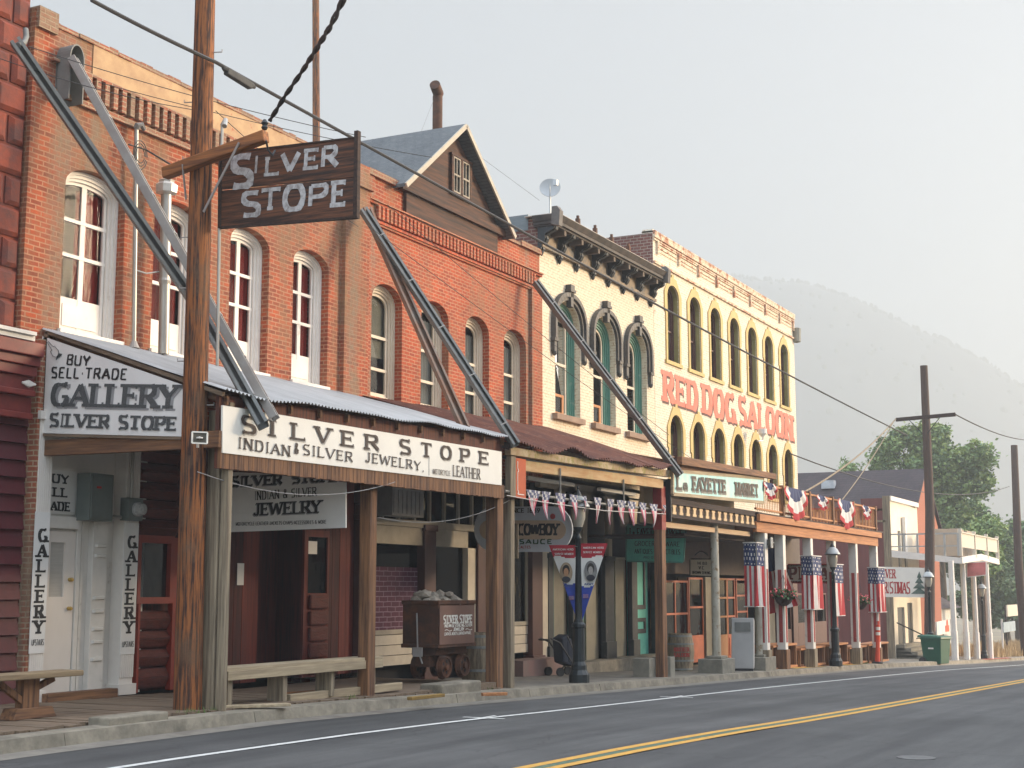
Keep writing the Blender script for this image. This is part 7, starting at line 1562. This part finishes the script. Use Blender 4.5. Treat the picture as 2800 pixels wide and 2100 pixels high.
# gabled brick building behind
GB_ = thing("gabled_brick_house", "brick house with brown shingled gable roof beyond the white false front", "building", (80, 15.4, zs(80)))
a_, m_, c_x = 77.2, 80.8, 84.6; yb_ = 15.6; za = 8.25
mb = MB(); mb.poly([(a_, yb_, -2), (c_x - .3, yb_, -2), (c_x - .3, yb_, 5.3), (m_, yb_, za - .15), (a_, yb_, 5.0)], (0, 14, 0)); mb.build("wall", M("orange_brick_far", (.36, .115, .065), (.28, .09, .05), 6, (1, 1, 4)), GB_)
mb = MB()
for e in (-1, 1):
    ex, ez = m_ + e * 4.2, 4.9; y0, y1 = yb_ - .15, 44
    mb.hexa([(m_, y0, za - .05), (ex, y0, ez), (ex, y1, ez), (m_, y1, za - .05), (m_, y0, za + .08), (ex, y0, ez + .12), (ex, y1, ez + .12), (m_, y1, za + .08)])
mb.build("roof", SHINGLE_B, GB_)
mb = MB(); mb.box(73.9, 80, 30, 44, -2, 5.3); mb.build("rear_wall", MARO, GB_)
q = yv(2480, 1298, 20); mb = MB(); mb.box(79.3, 79.8, 20.2, 20.9, 7.3, 7.75); mb.build("skylight", M("skylight", (.55, .58, .6), None, 3), GB_)
# items beyond
S = thing("notice_board", "pale notice board on posts at the far right beyond the porch", "sign", (88, 14.4, zs(88))); q0, q1 = yv(2756, 1686, 14.4), yv(2794, 1652, 14.4); mb = MB(); mb.box(q0.x, q1.x, 14.4, 14.5, q0.z, q1.z); mb.build("board", CREAMP, S)
mb = MB()
for x in (q0.x, q1.x - .1): mb.box(x, x + .1, 14.5, 14.6, zs(88), q1.z)
mb.build("post", DARKW, S)
S = thing("info_sign", "small blue and white sign board on a white post beside the dry grass", "sign", (84, 13.8, zs(84))); q0, q1 = yv(2745, 1730, 13.8), yv(2776, 1698, 13.8); mb = MB(); mb.box(q0.x, q1.x, 13.8, 13.86, q0.z, q1.z); mb.build("board", M("pale_blue_sign", (.35, .42, .45), None, 2), S); mb = MB(); mb.box(q0.x, q0.x + .12, 13.86, 13.96, zs(84), q1.z + .2); mb.build("post", WHITE_G, S)
# real-estate style board with orange figure
q = yv(2590, 1700, 12.9); S = thing("menu_board", "tilted white board with an orange painted shape beside the porch posts", "sign", tuple(q)); q0, q1 = yv(2563, 1738, 12.9), yv(2615, 1690, 12.9); mb = MB(); mb.hexa([(q0.x, 12.9, q0.z), (q1.x, 12.9, q0.z + .1), (q1.x, 12.97, q0.z + .1), (q0.x, 12.97, q0.z), (q0.x, 12.9, q1.z - .1), (q1.x, 12.9, q1.z), (q1.x, 12.97, q1.z), (q0.x, 12.97, q1.z - .1)]); mb.build("board", WHITE_G, S)
xm = (q0.x + q1.x) / 2; mb = MB(); mb.box(xm - .5, xm + .4, 12.88, 12.895, q0.z + .12, q1.z - .3); mb.lathe((xm, 12.885, q1.z - .22), [(.2, -.004), (.2, .004)], 12, 'y'); mb.build("painted_shape", ORG_, S)
mb = MB()
for x in (q0.x + .1, q1.x - .2): mb.box(x, x + .1, 12.98, 13.06, zs(70), q0.z + .2)
mb.build("leg", GREYW, S)
t = thing("entrance_stairs", "grey concrete stairs up to the white shop door behind the bin", "stairs", (71, 14.6, zs(71)))
mb = MB()
for i in range(5): mb.box(XW + .4, 74.8, 13.6 + i * .3, 15.2, zs(72) - .1 + i * .16 - .1, zs(72) + (i + 1) * .16 - .1)
mb.build("steps", CONC2, t); mb = MB(); mb.tube([(XW + .3, 13.5, zs(71)), (XW + .3, 13.5, zs(71) + .95), (XW + .3, 15.1, zs(71) + 1.7)], .03, 6); mb.build("handrail", IRON, t)
# far small house, fence, dry grass bank
t = thing("far_house", "small pale house far down the street behind the last posts", "house", (100, 20, -2)); mb = MB(); mb.box(98, 108, 19, 25, -3, .6); mb.build("wall", WHITE_G, t); mb = MB(); mb.hexa([(97.6, 18.6, .5), (108.4, 18.6, .5), (108.4, 25.4, .5), (97.6, 25.4, .5), (97.6, 21.9, 2.2), (108.4, 21.9, 2.2), (108.4, 22.1, 2.2), (97.6, 22.1, 2.2)]); mb.build("roof", SHINGLE_B, t)
mb = MB(); mb.box(99, 100, 18.95, 19, -1.6, -.4); mb.box(102, 103, 18.95, 19, -1.6, -.4); mb.build("window", GREEN_DK, t)
mb = MB()
for i in range(5200):
    x, y = R.uniform(84, 125), R.uniform(12.4, 17.5); z = zr(x) + .05 + (y - 12.5) * .05; h = R.uniform(.3, .75); a = R.uniform(0, pi); dx, dy = cos(a) * .05, sin(a) * .05; lx, ly = R.uniform(-.15, .15), R.uniform(-.15, .15)
    mb.face([(x - dx, y - dy, z), (x + dx, y + dy, z), (x + lx, y + ly, z + h)])
tag(mb.build("dry_grass", M("straw", (.48, .33, .16), (.38, .26, .13), 3, bump=0)), "dry straw coloured grass bank past the last lamp", "grass", kind="stuff")
# trees
BARK = M("bark", (.10, .075, .05), (.06, .045, .03), 4, (3, 3, .5), .9, bump=.4)
def leafm(n_, a, b):
    m = M(n_, a, b, 1.3, rough=.7, bump=0, lo=.4, hi=.6); return m
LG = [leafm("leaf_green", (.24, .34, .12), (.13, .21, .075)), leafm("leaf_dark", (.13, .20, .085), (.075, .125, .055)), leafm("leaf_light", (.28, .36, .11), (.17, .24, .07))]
def tree(name, label, base, H, lobes, n_, ls, mats, group=None):
    t = thing(name, label, "tree", tuple(base), 0, group); bx_, by, bz = base
    mb = MB(); mb.tube([(0, 0, 0), (.1, .1, H * .3), (0, .1, H * .55)], [.35, .28, .2], 10)
    for (lx, ly, lz, r_) in lobes[:7]: mb.tube([(0, .1, H * .35), (lx * .5, ly * .5, (H * .35 + lz) / 2), (lx, ly, lz)], [.18, .1, .04], 6)
    mb.build("trunk", BARK, t, local=True, smooth=True)
    mb = MB(); tot = sum(r_ ** 2 for *_, r_ in lobes)
    for (lx, ly, lz, r_) in lobes:
        ncl = max(6, int(n_ / 44 * r_ ** 2 / tot))
        for c in range(ncl):
            d = Vector((R.gauss(0, 1), R.gauss(0, 1), R.gauss(0, 1))).normalized(); rr = r_ * (R.uniform(.3, 1.0) if R.random() < .7 else R.uniform(.95, 1.3)); cc_ = Vector((lx, ly, lz)) + Vector((d.x * rr, d.y * rr, d.z * rr * .8)); cr = R.uniform(.25, .6)
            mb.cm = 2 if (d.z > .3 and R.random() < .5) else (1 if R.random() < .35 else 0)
            for k in range(44):
                p = cc_ + Vector((R.gauss(0, cr * .6), R.gauss(0, cr * .6), R.gauss(0, cr * .45))); s = ls * R.uniform(.6, 1.3); u_ = Vector((R.gauss(0, 1), R.gauss(0, 1), R.gauss(0, .6))).normalized() * s; v_ = Vector((R.gauss(0, 1), R.gauss(0, 1), R.gauss(0, 1))); v_ = (v_ - u_ * v_.dot(u_) / (s * s)).normalized() * s * .6
                mb.face([p - u_, p + v_, p + u_, p - v_])
    mb.build("crown", mats, t, local=True)
def lobes_px(D_, l):   # px, py, radius px at distance D_ along the view axis
    out = []
    for px, py, r_ in l:
        d = ray(px, py); k = D_ / FPX; p = Vector((0, 0, EZ)) + d * k; out.append((p + Vector((R.uniform(-.3, .3), R.uniform(-.2, .6), 0)) * 2 * 1.0, r_ * k * .98))
    return out
def tree_px(name, label, D_, basepx, l, n_, ls, mats, group=None):
    L = lobes_px(D_, l); b = ray(basepx, 1800); p = b * (D_ / FPX); base = Vector((p.x, p.y, zr(p.x) - .4)); H = max(q.z for q, _ in L) - base.z
    tree(name, label, base, H, [(q.x - base.x, q.y - base.y, q.z - base.z, r_) for q, r_ in L], n_, ls, mats, group)
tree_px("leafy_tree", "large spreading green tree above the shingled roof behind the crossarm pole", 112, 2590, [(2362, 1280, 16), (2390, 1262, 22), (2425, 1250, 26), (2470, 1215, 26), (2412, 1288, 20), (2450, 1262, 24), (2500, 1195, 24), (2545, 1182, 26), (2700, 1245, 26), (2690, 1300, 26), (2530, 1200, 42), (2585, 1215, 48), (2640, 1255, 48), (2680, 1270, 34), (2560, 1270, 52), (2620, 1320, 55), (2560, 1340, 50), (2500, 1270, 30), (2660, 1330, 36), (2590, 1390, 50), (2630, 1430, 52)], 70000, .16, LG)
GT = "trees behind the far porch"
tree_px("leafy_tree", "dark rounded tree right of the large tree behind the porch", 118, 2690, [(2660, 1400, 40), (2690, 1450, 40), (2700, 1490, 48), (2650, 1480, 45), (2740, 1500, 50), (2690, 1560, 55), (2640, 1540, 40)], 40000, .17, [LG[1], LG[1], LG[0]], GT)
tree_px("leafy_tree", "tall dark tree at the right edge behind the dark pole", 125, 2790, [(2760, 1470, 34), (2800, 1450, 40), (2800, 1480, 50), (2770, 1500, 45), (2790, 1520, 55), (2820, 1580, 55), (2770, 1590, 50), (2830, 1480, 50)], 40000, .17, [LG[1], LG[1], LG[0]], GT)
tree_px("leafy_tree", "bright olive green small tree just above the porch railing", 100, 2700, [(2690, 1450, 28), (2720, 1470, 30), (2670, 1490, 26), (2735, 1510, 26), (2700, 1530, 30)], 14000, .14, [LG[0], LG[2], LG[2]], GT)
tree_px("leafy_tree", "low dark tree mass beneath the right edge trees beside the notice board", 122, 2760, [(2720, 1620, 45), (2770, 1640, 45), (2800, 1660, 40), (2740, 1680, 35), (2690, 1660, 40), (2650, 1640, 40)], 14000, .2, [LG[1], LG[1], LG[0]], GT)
# unseen row added across the street, heights set to shade roadway and shop fronts
OPPW = M('pale_bounce_stucco', (.66, .60, .50), (.58, .52, .43), 2)  # walls kept pale to bounce fill light onto the facing fronts
for i, (x0, x1, h) in enumerate(((6, 24, 9.0), (24.5, 40, 10.2), (40.5, 54, 8.2), (54.5, 72, 5.0))):
    t = thing("unseen_shade_building", ["plain brick shop across the street, first of the row", "taller brick shop across the street", "third brick shop across the street", "low brick shop at the end of the row across the street"][i], "building", (x0, -5, zr(x0))); mb = MB(); hs = [rect(x0 + 1.2 + k * 2.6, x0 + 2.4 + k * 2.6, h - 3.6, h - 1.6) for k in range(int((x1 - x0 - 1) / 2.6))] if h > 6 else []
    o_ = [(x0, -3), (x1, -3), (x1, h), (x0, h)]; wall(mb, o_, hs, -5.3, .3); mb.box(x0, x1, -14, -13.7, -3, h); mb.box(x0, x0 + .3, -13.7, -5.3, -3, h); mb.box(x1 - .3, x1, -13.7, -5.3, -3, h); mb.box(x0, x1, -13.7, -5.3, h - .8, h - .7); mb.build("wall", OPPW, t)
    if hs: mb = MB(); [mb.box(q[0][0], q[1][0], -5.22, -5.18, q[0][1], q[2][1]) for q in hs]; mb.build("window_glass", GREEN_DK, t)
# ================================================================ SMOKE HAZE
mb = MB(); mb.box(-25, 1500, -22, 1300, -12, 205); hz = mb.build("haze", None) if 0 else None
me = bpy.data.meshes.new("haze"); mb = MB(); mb.box(-25, 2200, -22, 2200, zr(400) - 14, 430); me.from_pydata(mb.v, [], mb.f); hz = bpy.data.objects.new("haze", me); COL.objects.link(hz); hz['kind'] = 'stuff'; hz['label'] = "pale wildfire smoke haze hanging over the whole street and hill"; hz['category'] = 'haze'
m = bpy.data.materials.new("smoke_haze"); m.use_nodes = True; nt = m.node_tree; nt.nodes.clear(); o = _n(nt, "OutputMaterial"); v = _n(nt, "VolumePrincipled"); v.inputs["Color"].default_value = (.64, .68, .70, 1); v.inputs["Density"].default_value = .00125; v.inputs["Anisotropy"].default_value = .2
nt.links.new(v.outputs[0], o.inputs["Volume"]); me.materials.append(m)

mb = MB()
for (px, py, n_) in ((420, 1975, 60), (690, 1978, 30), (940, 1925, 40), (2150, 1822, 40), (2370, 1815, 50), (1430, 1880, 20)):
    q = zv(px, py, zr(16) + .05) if px < 1500 else Vector((X(px, 1800, 12.1), 12.1, 0)); y0 = 12.09
    for k in range(n_):
        x = (q.x if px < 1500 else q.x) + R.gauss(0, .12); y = y0 + abs(R.gauss(0, .04)); z = zs(x) - .01; h = R.uniform(.03, .10); a = R.uniform(0, pi); lx, ly = R.uniform(-.04, .04), R.uniform(-.04, .04)
        mb.face([(x - .008 * cos(a), y - .008 * sin(a), z), (x + .008 * cos(a), y + .008 * sin(a), z), (x + lx, y + ly, z + h)])
tag(mb.build("weeds", M("weed_green", (.10, .17, .04), (.16, .18, .06), 9, bump=0)), "small green weeds growing along the back of the kerb", "weeds", kind="stuff")
